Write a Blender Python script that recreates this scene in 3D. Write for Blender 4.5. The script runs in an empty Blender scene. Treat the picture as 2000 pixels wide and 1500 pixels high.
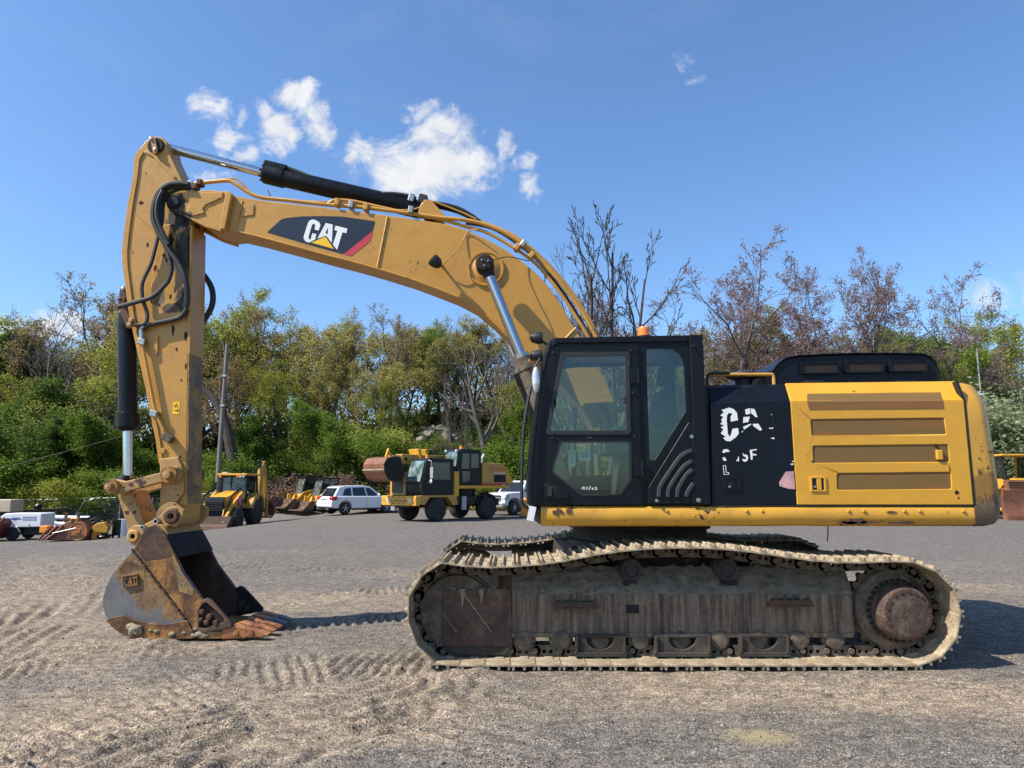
import bpy, bmesh, math, random
import numpy as np
from mathutils import Vector, Matrix, noise as mnoise
from mathutils.geometry import tessellate_polygon

# ------------------------------------------------------------------ camera, sky, sun, exposure
SC = bpy.context.scene
COL = SC.collection
FPX, PITCH, CAMH = 1387.0, math.radians(8.2), 1.634
cam_data = bpy.data.cameras.new("camera")
cam_data.sensor_width = 36.0
cam_data.lens = 36.0 * FPX / 2000.0
cam_data.clip_start = 0.05
cam_data.clip_end = 3000.0
cam = bpy.data.objects.new("camera", cam_data)
COL.objects.link(cam)
cam.location = (0, 0, CAMH)
cam.rotation_euler = (math.radians(90) + PITCH, 0, 0)
SC.camera = cam

TO_SUN = Vector((-1.0, -0.40, 1.15)).normalized()
SUN_EL = math.asin(TO_SUN.z)
SUN_ROT = math.atan2(TO_SUN.x, TO_SUN.y)
sun_data = bpy.data.lights.new("sun", 'SUN')
sun_data.energy = 5.0
sun_data.angle = math.radians(0.53)
sun_data.color = (1.0, 0.93, 0.82)
sun = bpy.data.objects.new("sun", sun_data)
COL.objects.link(sun)
sun.location = (-20, -8, 23)
sun.rotation_euler = (-TO_SUN).to_track_quat('-Z', 'Y').to_euler()

SKY_STRENGTH = 0.112
SC.view_settings.view_transform = 'Standard'
SC.view_settings.look = 'None'
SC.view_settings.exposure = 0.64
SC.view_settings.gamma = 1.0
SC.view_settings.use_curve_mapping = False
SC.cycles.max_bounces = 6
SC.cycles.diffuse_bounces = 3
SC.cycles.glossy_bounces = 3
SC.cycles.transmission_bounces = 4
SC.cycles.transparent_max_bounces = 12
SC.cycles.sample_clamp_indirect = 6.0
SC.cycles.use_adaptive_sampling = True
SC.cycles.use_denoising = True


def ray(px, py):
    """direction of a photo pixel (2000 x 1500) in world axes"""
    u, v = px - 1000.0, 750.0 - py
    c, s = math.cos(PITCH), math.sin(PITCH)
    return u, FPX * c - v * s, FPX * s + v * c


def P(px, py, Y):
    u, yc, zc = ray(px, py)
    t = Y / yc
    return Vector((u * t, Y, CAMH + zc * t))


def XZ(pts, Y):
    return [(lambda q: (q.x, q.z))(P(a, b, Y)) for a, b in pts]


def GP(px, py, z=0.0):
    u, yc, zc = ray(px, py)
    t = (z - CAMH) / zc
    return u * t, yc * t


# ------------------------------------------------------------------ node helper
class NT:
    def __init__(self, tree):
        self.t = tree

    def n(self, typ, ins=None, **attrs):
        nd = self.t.nodes.new(typ)
        for k, v in attrs.items():
            setattr(nd, k, v)
        for k, v in (ins or {}).items():
            s = nd.inputs[k]
            if hasattr(v, 'is_output'):
                self.t.links.new(v, s)
            else:
                if s.type == 'RGBA' and len(v) == 3:
                    v = (*v, 1.0)
                s.default_value = v
        return nd

    def math(self, op, a, b=0.0, c=None, clamp=False):
        i = {0: a, 1: b}
        if c is not None:
            i[2] = c
        return self.n('ShaderNodeMath', i, operation=op, use_clamp=clamp).outputs[0]

    def mix(self, f, a, b, blend='MIX'):
        return self.n('ShaderNodeMix', {0: f, 6: a, 7: b}, data_type='RGBA', blend_type=blend).outputs[2]

    def noise(self, vec, scale, detail=4.0, rough=0.55, dist=0.0):
        i = {'Scale': scale, 'Detail': detail, 'Roughness': rough, 'Distortion': dist}
        if vec is not None:
            i['Vector'] = vec
        return self.n('ShaderNodeTexNoise', i).outputs['Fac']

    def step(self, v, lo, hi):
        return self.n('ShaderNodeMapRange', {0: v, 1: lo, 2: hi, 3: 0.0, 4: 1.0}, interpolation_type='SMOOTHSTEP').outputs[0]

    def map(self, vec, loc=(0, 0, 0), rot=(0, 0, 0), scale=(1, 1, 1)):
        return self.n('ShaderNodeMapping', {'Vector': vec, 'Location': loc, 'Rotation': rot, 'Scale': scale}).outputs[0]

    def ramp(self, f, stops):
        nd = self.n('ShaderNodeValToRGB', {0: f})
        cr = nd.color_ramp
        while len(cr.elements) < len(stops):
            cr.elements.new(0.5)
        for e, (p, c) in zip(cr.elements, stops):
            e.position = p
            e.color = (*c, 1.0) if len(c) == 3 else c
        return nd.outputs[0]

    def bump(self, h, strength, dist=0.02, normal=None):
        i = {'Height': h, 'Strength': strength, 'Distance': dist}
        if normal is not None:
            i['Normal'] = normal
        return self.n('ShaderNodeBump', i).outputs[0]


MATS = {}


def new_mat(name):
    m = bpy.data.materials.new(name)
    m.use_nodes = True
    m.node_tree.nodes.clear()
    nt = NT(m.node_tree)
    out = nt.n('ShaderNodeOutputMaterial')
    b = nt.n('ShaderNodeBsdfPrincipled')
    nt.t.links.new(b.outputs[0], out.inputs[0])
    co = nt.n('ShaderNodeTexCoord').outputs['Object']
    MATS[name] = m
    return m, nt, b, out, co


def setp(nt, b, **kw):
    names = {'col': 'Base Color', 'rough': 'Roughness', 'metal': 'Metallic', 'normal': 'Normal', 'spec': 'Specular IOR Level',
             'coat': 'Coat Weight', 'coatr': 'Coat Roughness', 'alpha': 'Alpha', 'trans': 'Transmission Weight'}
    for k, v in kw.items():
        s = b.inputs[names[k]]
        if hasattr(v, 'is_output'):
            nt.t.links.new(v, s)
        else:
            if k == 'col' and len(v) == 3:
                v = (*v, 1.0)
            s.default_value = v


def paint(name, col, rough=0.42, var=0.14, dirt=0.25, dcol=(0.13, 0.095, 0.06), chip=0.0, ccol=(0.055, 0.022, 0.012),
          sc=1.0, metal=0.0, coat=0.0, bump=0.02, streak=0.0, stains=(), dent=0.0, spec=0.5):
    m, nt, b, out, co = new_mat(name)
    big = nt.noise(co, 1.3 * sc, 5, 0.6)
    fine = nt.noise(co, 14 * sc, 6, 0.65)
    v = nt.math('ADD', nt.math('MULTIPLY', big, 0.7), nt.math('MULTIPLY', fine, 0.3))
    lo = tuple(c * (1 - var) for c in col)
    hi = tuple(min(1, c * (1 + var)) for c in col)
    c = nt.mix(nt.step(v, 0.3, 0.7), lo, hi)
    if streak > 0:
        st = nt.noise(nt.map(co, scale=(16 * sc, 16 * sc, 1.2 * sc)), 1.0, 5, 0.7)
        c = nt.mix(nt.math('MULTIPLY', nt.step(st, 0.5, 0.78), streak), c, dcol)
    if dirt > 0:
        d = nt.noise(co, 3.2 * sc, 8, 0.68, 0.4)
        c = nt.mix(nt.math('MULTIPLY', nt.step(d, 0.48, 0.75), dirt), c, dcol)
    if chip > 0:
        k = nt.noise(co, 22 * sc, 5, 0.6, 0.3)
        k2 = nt.noise(co, 2.2 * sc, 3, 0.5)
        kk = nt.math('ADD', k, nt.math('MULTIPLY', nt.math('SUBTRACT', k2, 0.5), 0.9))
        c = nt.mix(nt.step(kk, 0.78 - chip * 0.3, 0.80 - chip * 0.3), c, ccol)
    r = nt.n('ShaderNodeMapRange', {0: fine, 1: 0.3, 2: 0.7, 3: max(0.03, rough - 0.09), 4: min(1, rough + 0.13)}).outputs[0]
    for (sx, sy, sz, ex, ey, ez, scol, amt) in stains:
        dv = nt.n('ShaderNodeVectorMath', {0: co, 1: (sx, sy, sz)}, operation='SUBTRACT').outputs[0]
        dv = nt.n('ShaderNodeVectorMath', {0: dv, 1: (1 / ex, 1 / ey, 1 / ez)}, operation='MULTIPLY').outputs[0]
        ln = nt.n('ShaderNodeVectorMath', {0: dv}, operation='LENGTH').outputs[1]
        nn = nt.noise(nt.map(co, scale=(1, 1, 0.5)), 9, 6, 0.7, 0.3)
        ln = nt.math('ADD', ln, nt.math('MULTIPLY', nt.math('SUBTRACT', nn, 0.5), 2.2))
        msk = nt.math('MULTIPLY', nt.math('SUBTRACT', 1.0, nt.step(ln, 0.75, 1.0)), amt)
        n2 = nt.noise(co, 30, 6, 0.75)
        sc2 = nt.mix(nt.step(nt.math('ADD', nt.math('MULTIPLY', nn, 0.5), nt.math('MULTIPLY', n2, 0.5)), 0.38, 0.62), tuple(q * 0.45 for q in scol), tuple(min(1, q * 1.45) for q in scol))
        c = nt.mix(msk, c, sc2)
        r = nt.math('ADD', r, nt.math('MULTIPLY', msk, 0.25))
    h = nt.math('ADD', nt.math('MULTIPLY', fine, 0.4), nt.math('MULTIPLY', big, 1.0))
    nrm = nt.bump(h, bump * 6, 0.02)
    if dent > 0:
        dn = nt.noise(co, 2.6, 2, 0.4)
        nrm = nt.bump(dn, dent, 0.06, nrm)
    setp(nt, b, col=c, rough=r, metal=metal, coat=coat, normal=nrm, spec=spec)
    return m


def rust(name, cols, rough=0.8, sc=1.0, bump=0.35, pos=(0.32, 0.47, 0.6, 0.72), metal=0.0, streak=False, dist=0.6, spec=0.35, fw=0.22):
    m, nt, b, out, co = new_mat(name)
    vec = nt.map(co, scale=(24, 24, 1.3)) if streak else co
    a = nt.noise(vec, (1.0 if streak else 3.0) * sc, 9, 0.66, dist)
    f = nt.noise(co, 26 * sc, 6, 0.7)
    v = nt.math('ADD', nt.math('MULTIPLY', a, 1 - fw), nt.math('MULTIPLY', f, fw))
    c = nt.ramp(v, list(zip(pos, cols)))
    rr = nt.n('ShaderNodeMapRange', {0: a, 1: 0.35, 2: 0.65, 3: max(0.1, rough - 0.25), 4: min(1.0, rough + 0.1)}).outputs[0]
    hh = nt.math('ADD', f, nt.math('MULTIPLY', a, 1.5))
    setp(nt, b, col=c, rough=rr, metal=metal, spec=spec, normal=nt.bump(hh, bump, 0.02))
    return m


def glass(name, tint=(0.62, 0.74, 0.70), refl=1.0, rough=0.01, haze=0.16):
    m, nt, b, out, co = new_mat(name)
    nt.t.nodes.remove(b)
    tr = nt.n('ShaderNodeBsdfTransparent', {0: tint})
    gl = nt.n('ShaderNodeBsdfGlossy', {'Color': (refl, refl, refl, 1), 'Roughness': rough})
    ge = nt.n('ShaderNodeNewGeometry')
    dt = nt.math('ABSOLUTE', nt.n('ShaderNodeVectorMath', {0: ge.outputs['Incoming'], 1: ge.outputs['Normal']}, operation='DOT_PRODUCT').outputs[1])
    fr = nt.math('ADD', 0.04, nt.math('MULTIPLY', nt.math('POWER', nt.math('SUBTRACT', 1.0, dt), 5.0), 0.9))
    du = nt.n('ShaderNodeBsdfDiffuse', {0: (0.30, 0.32, 0.28)})
    nz = nt.noise(co, 5, 7, 0.7)
    s0 = nt.n('ShaderNodeMixShader', {0: nt.math('MULTIPLY', nt.step(nz, 0.3, 0.8), haze), 1: tr.outputs[0], 2: du.outputs[0]})
    s1 = nt.n('ShaderNodeMixShader', {0: nt.math('MULTIPLY', fr, 1.3, clamp=True), 1: s0.outputs[0], 2: gl.outputs[0]})
    nt.t.links.new(s1.outputs[0], out.inputs[0])
    return m


def simple(name, col, rough=0.6, metal=0.0, var=0.15, sc=8.0, bump=0.05, coat=0.0):
    m, nt, b, out, co = new_mat(name)
    f = nt.noise(co, sc, 5, 0.6)
    c = nt.mix(nt.step(f, 0.3, 0.7), tuple(x * (1 - var) for x in col), tuple(min(1, x * (1 + var)) for x in col))
    setp(nt, b, col=c, rough=rough, metal=metal, coat=coat, normal=nt.bump(f, bump, 0.01))
    return m


def leafmat(name, cols, sc=1.2, trans=0.52):
    m, nt, b, out, co = new_mat(name)
    oi = nt.n('ShaderNodeObjectInfo').outputs['Random']
    geo = nt.n('ShaderNodeNewGeometry').outputs['Random Per Island']
    vn = nt.noise(co, sc, 3, 0.6)
    v = nt.math('ADD', nt.math('MULTIPLY', geo, 0.45), nt.math('ADD', nt.math('MULTIPLY', vn, 0.5), nt.math('MULTIPLY', oi, 0.15)))
    k = len(cols)
    c = nt.ramp(v, [(0.2 + 0.65 * i / (k - 1), cols[i]) for i in range(k)])
    nt.t.nodes.remove(b)
    d = nt.n('ShaderNodeBsdfDiffuse', {0: c})
    tl = nt.n('ShaderNodeBsdfTranslucent', {0: c})
    s = nt.n('ShaderNodeMixShader', {0: trans, 1: d.outputs[0], 2: tl.outputs[0]})
    nt.t.links.new(s.outputs[0], out.inputs[0])
    return m


# ------------------------------------------------------------------ mesh builder
class MB:
    def __init__(self):
        self.v, self.f = [], []

    def add(self, vs, fs):
        o = len(self.v)
        self.v.extend([tuple(p) for p in vs])
        self.f.extend([tuple(i + o for i in q) for q in fs])
        return self

    def box(self, x0, x1, y0, y1, z0, z1):
        x0, x1 = min(x0, x1), max(x0, x1)
        y0, y1 = min(y0, y1), max(y0, y1)
        z0, z1 = min(z0, z1), max(z0, z1)
        vs = [(x0, y0, z0), (x1, y0, z0), (x1, y1, z0), (x0, y1, z0), (x0, y0, z1), (x1, y0, z1), (x1, y1, z1), (x0, y1, z1)]
        return self.add(vs, [(0, 3, 2, 1), (4, 5, 6, 7), (0, 1, 5, 4), (1, 2, 6, 5), (2, 3, 7, 6), (3, 0, 4, 7)])

    def obox(self, c, sx, sy, sz, rot=None):
        """box of size sx,sy,sz centred at c, turned by a 3x3 matrix"""
        t = MB().box(-sx / 2, sx / 2, -sy / 2, sy / 2, -sz / 2, sz / 2)
        M = rot if rot is not None else Matrix.Identity(3)
        return self.add([Vector(c) + M @ Vector(p) for p in t.v], t.f)

    def prism(self, pts, a0, a1, axis='y', holes=(), taper=None):
        """polygon extruded along an axis: 'y' takes (x,z), 'x' takes (y,z), 'z' takes (x,y)"""
        def mk(p, a):
            if axis == 'y':
                return (p[0], a, p[1])
            if axis == 'x':
                return (a, p[0], p[1])
            return (p[0], p[1], a)
        loops = [list(pts)] + [list(h) for h in holes]
        flat = [p for l in loops for p in l]
        n = len(flat)
        far = flat
        if taper:
            cx = sum(p[0] for p in flat) / n
            cz = sum(p[1] for p in flat) / n
            far = [(cx + (p[0] - cx) * taper, cz + (p[1] - cz) * taper) for p in flat]
        vs = [mk(p, a0) for p in flat] + [mk(p, a1) for p in far]
        if holes:
            tris = tessellate_polygon([[Vector((p[0], p[1], 0)) for p in l] for l in loops])
            caps = [tuple(t) for t in tris]
        else:
            caps = [tuple(range(n))]
        fs = [c for c in caps] + [tuple(i + n for i in reversed(c)) for c in caps]
        s = 0
        for l in loops:
            m = len(l)
            for i in range(m):
                j = (i + 1) % m
                fs.append((s + i, s + j, s + j + n, s + i + n))
            s += m
        return self.add(vs, fs)

    def tube(self, pts, r, seg=8, caps=True, closed=False):
        pts = [Vector(p) for p in pts]
        n = len(pts)
        rs = r if isinstance(r, (list, tuple)) else [r] * n
        prev = None
        vs, fs = [], []
        for i, p in enumerate(pts):
            if closed:
                d = pts[(i + 1) % n] - pts[i - 1]
            else:
                d = pts[min(i + 1, n - 1)] - pts[max(i - 1, 0)]
            if d.length < 1e-9:
                d = Vector((0, 0, 1))
            d.normalize()
            if prev is None:
                a = Vector((0, 0, 1)) if abs(d.z) < 0.9 else Vector((1, 0, 0))
                u = d.cross(a).normalized()
            else:
                u = (prev - d * prev.dot(d))
                u = u.normalized() if u.length > 1e-6 else d.orthogonal().normalized()
            prev = u
            w = d.cross(u)
            for k in range(seg):
                t = 2 * math.pi * k / seg
                vs.append(p + (u * math.cos(t) + w * math.sin(t)) * rs[i])
        m = n if closed else n - 1
        for i in range(m):
            a, b2 = i * seg, ((i + 1) % n) * seg
            for k in range(seg):
                k2 = (k + 1) % seg
                fs.append((a + k, a + k2, b2 + k2, b2 + k))
        if caps and not closed:
            fs.append(tuple(reversed(range(seg))))
            fs.append(tuple((n - 1) * seg + k for k in range(seg)))
        return self.add(vs, fs)

    def cyl(self, p0, p1, r0, r1=None, seg=20):
        return self.tube([p0, p1], [r0, r0 if r1 is None else r1], seg)

    def lathe(self, prof, c, axis='y', seg=32):
        """prof: (radius, along-axis) pairs; revolved about an axis through c"""
        vs, fs = [], []
        n = len(prof)
        for k in range(seg):
            t = 2 * math.pi * k / seg
            for r, a in prof:
                if axis == 'y':
                    vs.append((c[0] + r * math.cos(t), c[1] + a, c[2] + r * math.sin(t)))
                elif axis == 'z':
                    vs.append((c[0] + r * math.cos(t), c[1] + r * math.sin(t), c[2] + a))
                else:
                    vs.append((c[0] + a, c[1] + r * math.cos(t), c[2] + r * math.sin(t)))
        for k in range(seg):
            k2 = (k + 1) % seg
            for i in range(n - 1):
                fs.append((k * n + i, k * n + i + 1, k2 * n + i + 1, k2 * n + i))
        if prof[0][0] > 1e-6:
            fs.append(tuple(k * n for k in range(seg)))
        if prof[-1][0] > 1e-6:
            fs.append(tuple(k * n + n - 1 for k in reversed(range(seg))))
        return self.add(vs, fs)

    def blob(self, c, r, sub=2, jit=0.25, sc=(1, 1, 1), seed=0):
        bm = bmesh.new()
        bmesh.ops.create_icosphere(bm, subdivisions=sub, radius=1.0)
        rnd = random.Random(seed)
        off = Vector((rnd.uniform(-50, 50), rnd.uniform(-50, 50), rnd.uniform(-50, 50)))
        vs = []
        for v in bm.verts:
            k = 1 + jit * 2 * mnoise.noise(v.co * 1.7 + off)
            vs.append((c[0] + v.co.x * r * sc[0] * k, c[1] + v.co.y * r * sc[1] * k, c[2] + v.co.z * r * sc[2] * k))
        fs = [tuple(v.index for v in f.verts) for f in bm.faces]
        bm.free()
        return self.add(vs, fs)


ROOTLOC = {}


def rootloc(o):
    while o is not None:
        if o.name in ROOTLOC:
            return ROOTLOC[o.name]
        o = o.parent
    return Vector((0, 0, 0))


def finish(o, parent=None, label=None, cat=None, group=None, kind=None):
    COL.objects.link(o)
    if parent is not None:
        o.parent = parent
    if label:
        o['label'] = label
    if cat:
        o['category'] = cat
    if group:
        o['group'] = group
    if kind:
        o['kind'] = kind
    return o


def mk(name, mb, mat, parent=None, smooth=True, bevel=0.0, seg=2, ang=32, world=True, **tags):
    me = bpy.data.meshes.new(name)
    vs = mb.v
    if parent is not None and world:
        L = rootloc(parent)
        if L.length > 0:
            vs = [(p[0] - L.x, p[1] - L.y, p[2] - L.z) for p in vs]
    me.from_pydata(vs, [], mb.f)
    if smooth:
        me.polygons.foreach_set('use_smooth', [True] * len(me.polygons))
        me.set_sharp_from_angle(angle=math.radians(ang))
    me.materials.append(mat)
    me.validate()
    # consistent outward normals
    bm = bmesh.new()
    bm.from_mesh(me)
    bmesh.ops.recalc_face_normals(bm, faces=bm.faces)
    bm.to_mesh(me)
    bm.free()
    o = bpy.data.objects.new(name, me)
    finish(o, parent, **tags)
    if bevel > 0:
        md = o.modifiers.new('bevel', 'BEVEL')
        md.width = bevel
        md.segments = seg
        md.limit_method = 'ANGLE'
        md.angle_limit = math.radians(30)
        md.harden_normals = True
    return o


def thing(name, loc, label, cat, group=None, rz=0.0):
    o = bpy.data.objects.new(name, None)
    o.empty_display_size = 0.3
    finish(o, None, label, cat, group)
    o.location = loc
    o.rotation_euler = (0, 0, rz)
    ROOTLOC[o.name] = Vector(loc) if rz == 0.0 else Vector((0, 0, 0))
    return o


def copy_tree(o, parent=None, **tags):
    c = o.copy()
    COL.objects.link(c)
    c.parent = parent
    for k, v in tags.items():
        c[k] = v
    for ch in list(o.children):
        copy_tree(ch, c)
    return c


def smooth_path(pts, n=8):
    """Catmull-Rom through points"""
    pts = [Vector(p) for p in pts]
    if len(pts) < 3:
        return pts
    out = []
    ext = [pts[0] * 2 - pts[1]] + pts + [pts[-1] * 2 - pts[-2]]
    for i in range(1, len(ext) - 2):
        p0, p1, p2, p3 = ext[i - 1], ext[i], ext[i + 1], ext[i + 2]
        for k in range(n):
            t = k / n
            out.append(0.5 * ((2 * p1) + (p2 - p0) * t + (2 * p0 - 5 * p1 + 4 * p2 - p3) * t * t + (3 * p1 - p0 - 3 * p2 + p3) * t ** 3))
    out.append(pts[-1])
    return out


def text_mesh(s, size):
    cu = bpy.data.curves.new('tmp_text', 'FONT')
    cu.body = s
    cu.size = size
    cu.resolution_u = 3
    ob = bpy.data.objects.new('tmp_text', cu)
    me = ob.to_mesh()
    vs = [tuple(v.co) for v in me.vertices]
    fs = [tuple(p.vertices) for p in me.polygons]
    ob.to_mesh_clear()
    bpy.data.objects.remove(ob)
    bpy.data.curves.remove(cu)
    return vs, fs


# ------------------------------------------------------------------ world: clear spring sky with a few fair-weather clouds
def build_world():
    w = bpy.data.worlds.new("World")
    SC.world = w
    w.use_nodes = True
    w.node_tree.nodes.clear()
    nt = NT(w.node_tree)
    out = nt.n('ShaderNodeOutputWorld')
    sky = nt.n('ShaderNodeTexSky', sky_type='NISHITA')
    sky.sun_disc = False
    sky.sun_elevation = SUN_EL
    sky.sun_rotation = SUN_ROT
    sky.altitude = 100.0
    sky.air_density = 1.0
    sky.dust_density = 0.9
    sky.ozone_density = 2.2
    gen = nt.n('ShaderNodeTexCoord').outputs['Generated']
    sp = nt.n('ShaderNodeSeparateXYZ', {0: gen})
    # gnomonic sky coordinates about the +Y heading
    y = nt.math('MAXIMUM', sp.outputs[1], 0.02)
    a = nt.math('DIVIDE', sp.outputs[0], y)
    b = nt.math('DIVIDE', sp.outputs[2], y)
    ab = nt.n('ShaderNodeCombineXYZ', {0: a, 1: b, 2: 0.0}).outputs[0]
    warp = nt.n('ShaderNodeTexNoise', {'Vector': ab, 'Scale': 11.0, 'Detail': 9.0, 'Roughness': 0.62}).outputs['Color']
    wv = nt.n('ShaderNodeVectorMath', {0: warp, 1: (0.5, 0.5, 0.5)}, operation='SUBTRACT').outputs[0]
    wv = nt.n('ShaderNodeVectorMath', {0: wv, 3: 0.11}, operation='SCALE').outputs[0]
    abw = nt.n('ShaderNodeVectorMath', {0: ab, 1: wv}, operation='ADD').outputs[0]
    blobs = [(830, 318, 150, 62, 1.0), (800, 340, 115, 50, 1.0), (905, 330, 70, 62, 1.0), (860, 262, 75, 48, .92), (818, 222, 45, 26, .8),
             (700, 305, 28, 62, .75), (972, 292, 24, 58, .72), (1040, 355, 20, 34, .66), (1022, 312, 20, 16, .55),
             (412, 215, 42, 34, .78), (445, 262, 34, 42, .78), (478, 300, 26, 28, .7), (470, 222, 18, 34, .68), (515, 222, 24, 40, .75),
             (540, 265, 40, 42, .88), (590, 198, 52, 42, .88), (622, 238, 32, 58, .82), (1342, 118, 14, 40, .36),
             (1360, 155, 28, 13, .38), (60, 640, 130, 34, .9), (410, 345, 60, 14, .55), (1960, 575, 130, 40, .42), (-260, 420, 220, 60, 1.0),
             (2500, 330, 200, 60, .9)]
    tot = None
    for (px, py, rx, ry, amt) in blobs:
        u, yc, zc = ray(px, py)
        k = 1.0 / (yc)
        d = nt.n('ShaderNodeVectorMath', {0: abw, 1: (u / yc, zc / yc, 0)}, operation='SUBTRACT').outputs[0]
        d = nt.n('ShaderNodeVectorMath', {0: d, 1: (1 / (rx * k), 1 / (ry * k), 0)}, operation='MULTIPLY').outputs[0]
        ln = nt.n('ShaderNodeVectorMath', {0: d}, operation='LENGTH').outputs[1]
        f = nt.math('MULTIPLY', nt.math('SUBTRACT', 1.35, ln, clamp=True), amt)
        tot = f if tot is None else nt.math('MAXIMUM', tot, f)
    fb = nt.noise(ab, 17.0, 11, 0.68, 0.9)
    dens = nt.math('ADD', tot, nt.math('MULTIPLY', nt.math('SUBTRACT', fb, 0.5), 1.9))
    mask = nt.math('MULTIPLY', nt.step(dens, 0.18, 1.05), nt.step(tot, 0.0, 0.25))
    # a faint veil of cirrus over the whole dome
    ci = nt.noise(nt.map(gen, rot=(0, 0, 0.5), scale=(1.2, 4.0, 5.0)), 1.6, 8, 0.62, 0.8)
    mask = nt.math('MAXIMUM', mask, nt.math('MULTIPLY', nt.step(ci, 0.52, 0.85), 0.10))
    shade = nt.noise(ab, 14.0, 5, 0.6)
    cc = nt.mix(shade, (4.0, 4.15, 4.5), (6.0, 6.0, 6.05))
    tinted = nt.mix(1.0, sky.outputs[0], (0.84, 1.06, 1.27), 'MULTIPLY')
    c = nt.mix(mask, tinted, cc)
    bg = nt.n('ShaderNodeBackground', {0: c, 1: SKY_STRENGTH})
    nt.t.links.new(bg.outputs[0], out.inputs[0])


build_world()

# ------------------------------------------------------------------ materials shared by several things
G = (0.02, 0.018, 0.016)
YEL = (0.50, 0.285, 0.045)
paint('yellow_body', (0.60, 0.30, 0.022), rough=0.38, var=0.07, dirt=0.16, dcol=(0.33, 0.19, 0.05), chip=0.02, coat=0.15, dent=0.12)
paint('yellow_boom', (0.47, 0.232, 0.032), rough=0.42, var=0.07, dirt=0.22, dcol=(0.30, 0.17, 0.05), chip=0.03, coat=0.1, dent=0.06)
paint('yellow_skirt', (0.56, 0.285, 0.028), rough=0.4, var=0.1, dirt=0.45, dcol=(0.30, 0.17, 0.05), chip=0.16, coat=0.1, dent=0.3)
paint('yellow_link', (0.40, 0.23, 0.075), rough=0.6, var=0.18, dirt=0.6, dcol=(0.15, 0.09, 0.05), chip=0.25)
paint('yellow_pipe', (0.50, 0.26, 0.045), rough=0.4, var=0.12, dirt=0.4, dcol=(0.22, 0.11, 0.04), chip=0.12, sc=2)
paint('black_cab', (0.0055, 0.0065, 0.009), rough=0.34, var=0.2, dirt=0.10, dcol=(0.03, 0.028, 0.026), coat=0.0, bump=0.006, spec=0.22)
paint('black_panel', (0.005, 0.007, 0.012), rough=0.34, var=0.2, dirt=0.15, dcol=(0.02, 0.02, 0.023), streak=0.2, coat=0.0, dent=0.08, spec=0.22)
paint('black_part', (0.014, 0.014, 0.015), rough=0.5, var=0.3, dirt=0.4, dcol=(0.07, 0.06, 0.05))
simple('black_rubber', (0.015, 0.015, 0.015), 0.55, var=0.3, sc=30)
paint('hose_dusty', (0.022, 0.021, 0.02), rough=0.6, dirt=0.6, dcol=(0.09, 0.075, 0.055), sc=4)
paint('grey_louvre', (0.034, 0.036, 0.040), rough=0.5, dirt=0.3, dcol=(0.09, 0.08, 0.07), sc=2)
paint('dark_recess', (0.006, 0.006, 0.007), rough=0.7, dirt=0.2, dcol=(0.02, 0.018, 0.015))
paint('undercarriage_dark', (0.035, 0.028, 0.022), rough=0.8, var=0.4, dirt=0.7, dcol=(0.12, 0.095, 0.065), sc=2, bump=0.1)
simple('chrome', (0.50, 0.51, 0.53), 0.13, metal=1.0, var=0.05, sc=20, bump=0.01)
simple('zinc', (0.50, 0.47, 0.42), 0.35, metal=1.0, var=0.25, sc=20)
simple('white_paint', (0.74, 0.74, 0.72), 0.5, var=0.05)
simple('red_paint', (0.50, 0.035, 0.05), 0.45, var=0.08)
simple('decal_navy', (0.012, 0.018, 0.032), 0.35, var=0.1)
simple('decal_yellow', (0.85, 0.50, 0.01), 0.4, var=0.03)
simple('decal_pink', (0.55, 0.30, 0.29), 0.5, var=0.25, sc=6)
simple('paper', (0.72, 0.72, 0.70), 0.7, var=0.05)
simple('seat_cloth', (0.045, 0.05, 0.055), 0.8, var=0.2, sc=20)
simple('interior_grey', (0.05, 0.052, 0.05), 0.7, var=0.2)
simple('amber', (0.85, 0.22, 0.01), 0.25, var=0.1, coat=0.5)
simple('lens', (0.55, 0.57, 0.58), 0.12, metal=0.4, var=0.1)
glass('cab_glass', (0.72, 0.84, 0.79), haze=0.015)
glass('vehicle_glass', (0.16, 0.20, 0.21))
rust('rust_orange', [(0.045, 0.024, 0.016), (0.13, 0.06, 0.025), (0.33, 0.155, 0.04), (0.40, 0.26, 0.12)], 0.75, pos=(0.36, 0.46, 0.55, 0.68))
rust('rust_dark', [(0.028, 0.018, 0.015), (0.065, 0.036, 0.026), (0.13, 0.062, 0.03), (0.24, 0.14, 0.07)], 0.7)
rust('steel_worn', [(0.05, 0.028, 0.018), (0.27, 0.13, 0.035), (0.15, 0.125, 0.095), (0.12, 0.13, 0.14)], 0.62, sc=0.75, bump=0.2, pos=(0.36, 0.43, 0.475, 0.53), metal=0.15)
rust('steel_dark', [(0.012, 0.012, 0.013), (0.022, 0.021, 0.022), (0.035, 0.026, 0.02), (0.10, 0.055, 0.025)], 0.8, bump=0.2, spec=0.15)
rust('tooth_rust', [(0.10, 0.045, 0.02), (0.26, 0.10, 0.035), (0.40, 0.17, 0.065), (0.5, 0.3, 0.14)], 0.6, sc=2)
rust('mud_dry', [(0.17, 0.135, 0.09), (0.26, 0.21, 0.145), (0.34, 0.285, 0.20), (0.42, 0.36, 0.27)], 0.95, sc=2.0, bump=0.6)
rust('mud_shoe', [(0.055, 0.036, 0.025), (0.19, 0.14, 0.09), (0.34, 0.27, 0.18), (0.50, 0.42, 0.29)], 0.9, sc=1.8, bump=0.5, pos=(0.30, 0.40, 0.50, 0.62), fw=0.4)
rust('mud_frame', [(0.052, 0.032, 0.023), (0.115, 0.08, 0.054), (0.20, 0.153, 0.105), (0.30, 0.24, 0.168)], 0.9, sc=1.0, bump=0.25, streak=True, pos=(0.34, 0.46, 0.56, 0.7), dist=0.2)
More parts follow.
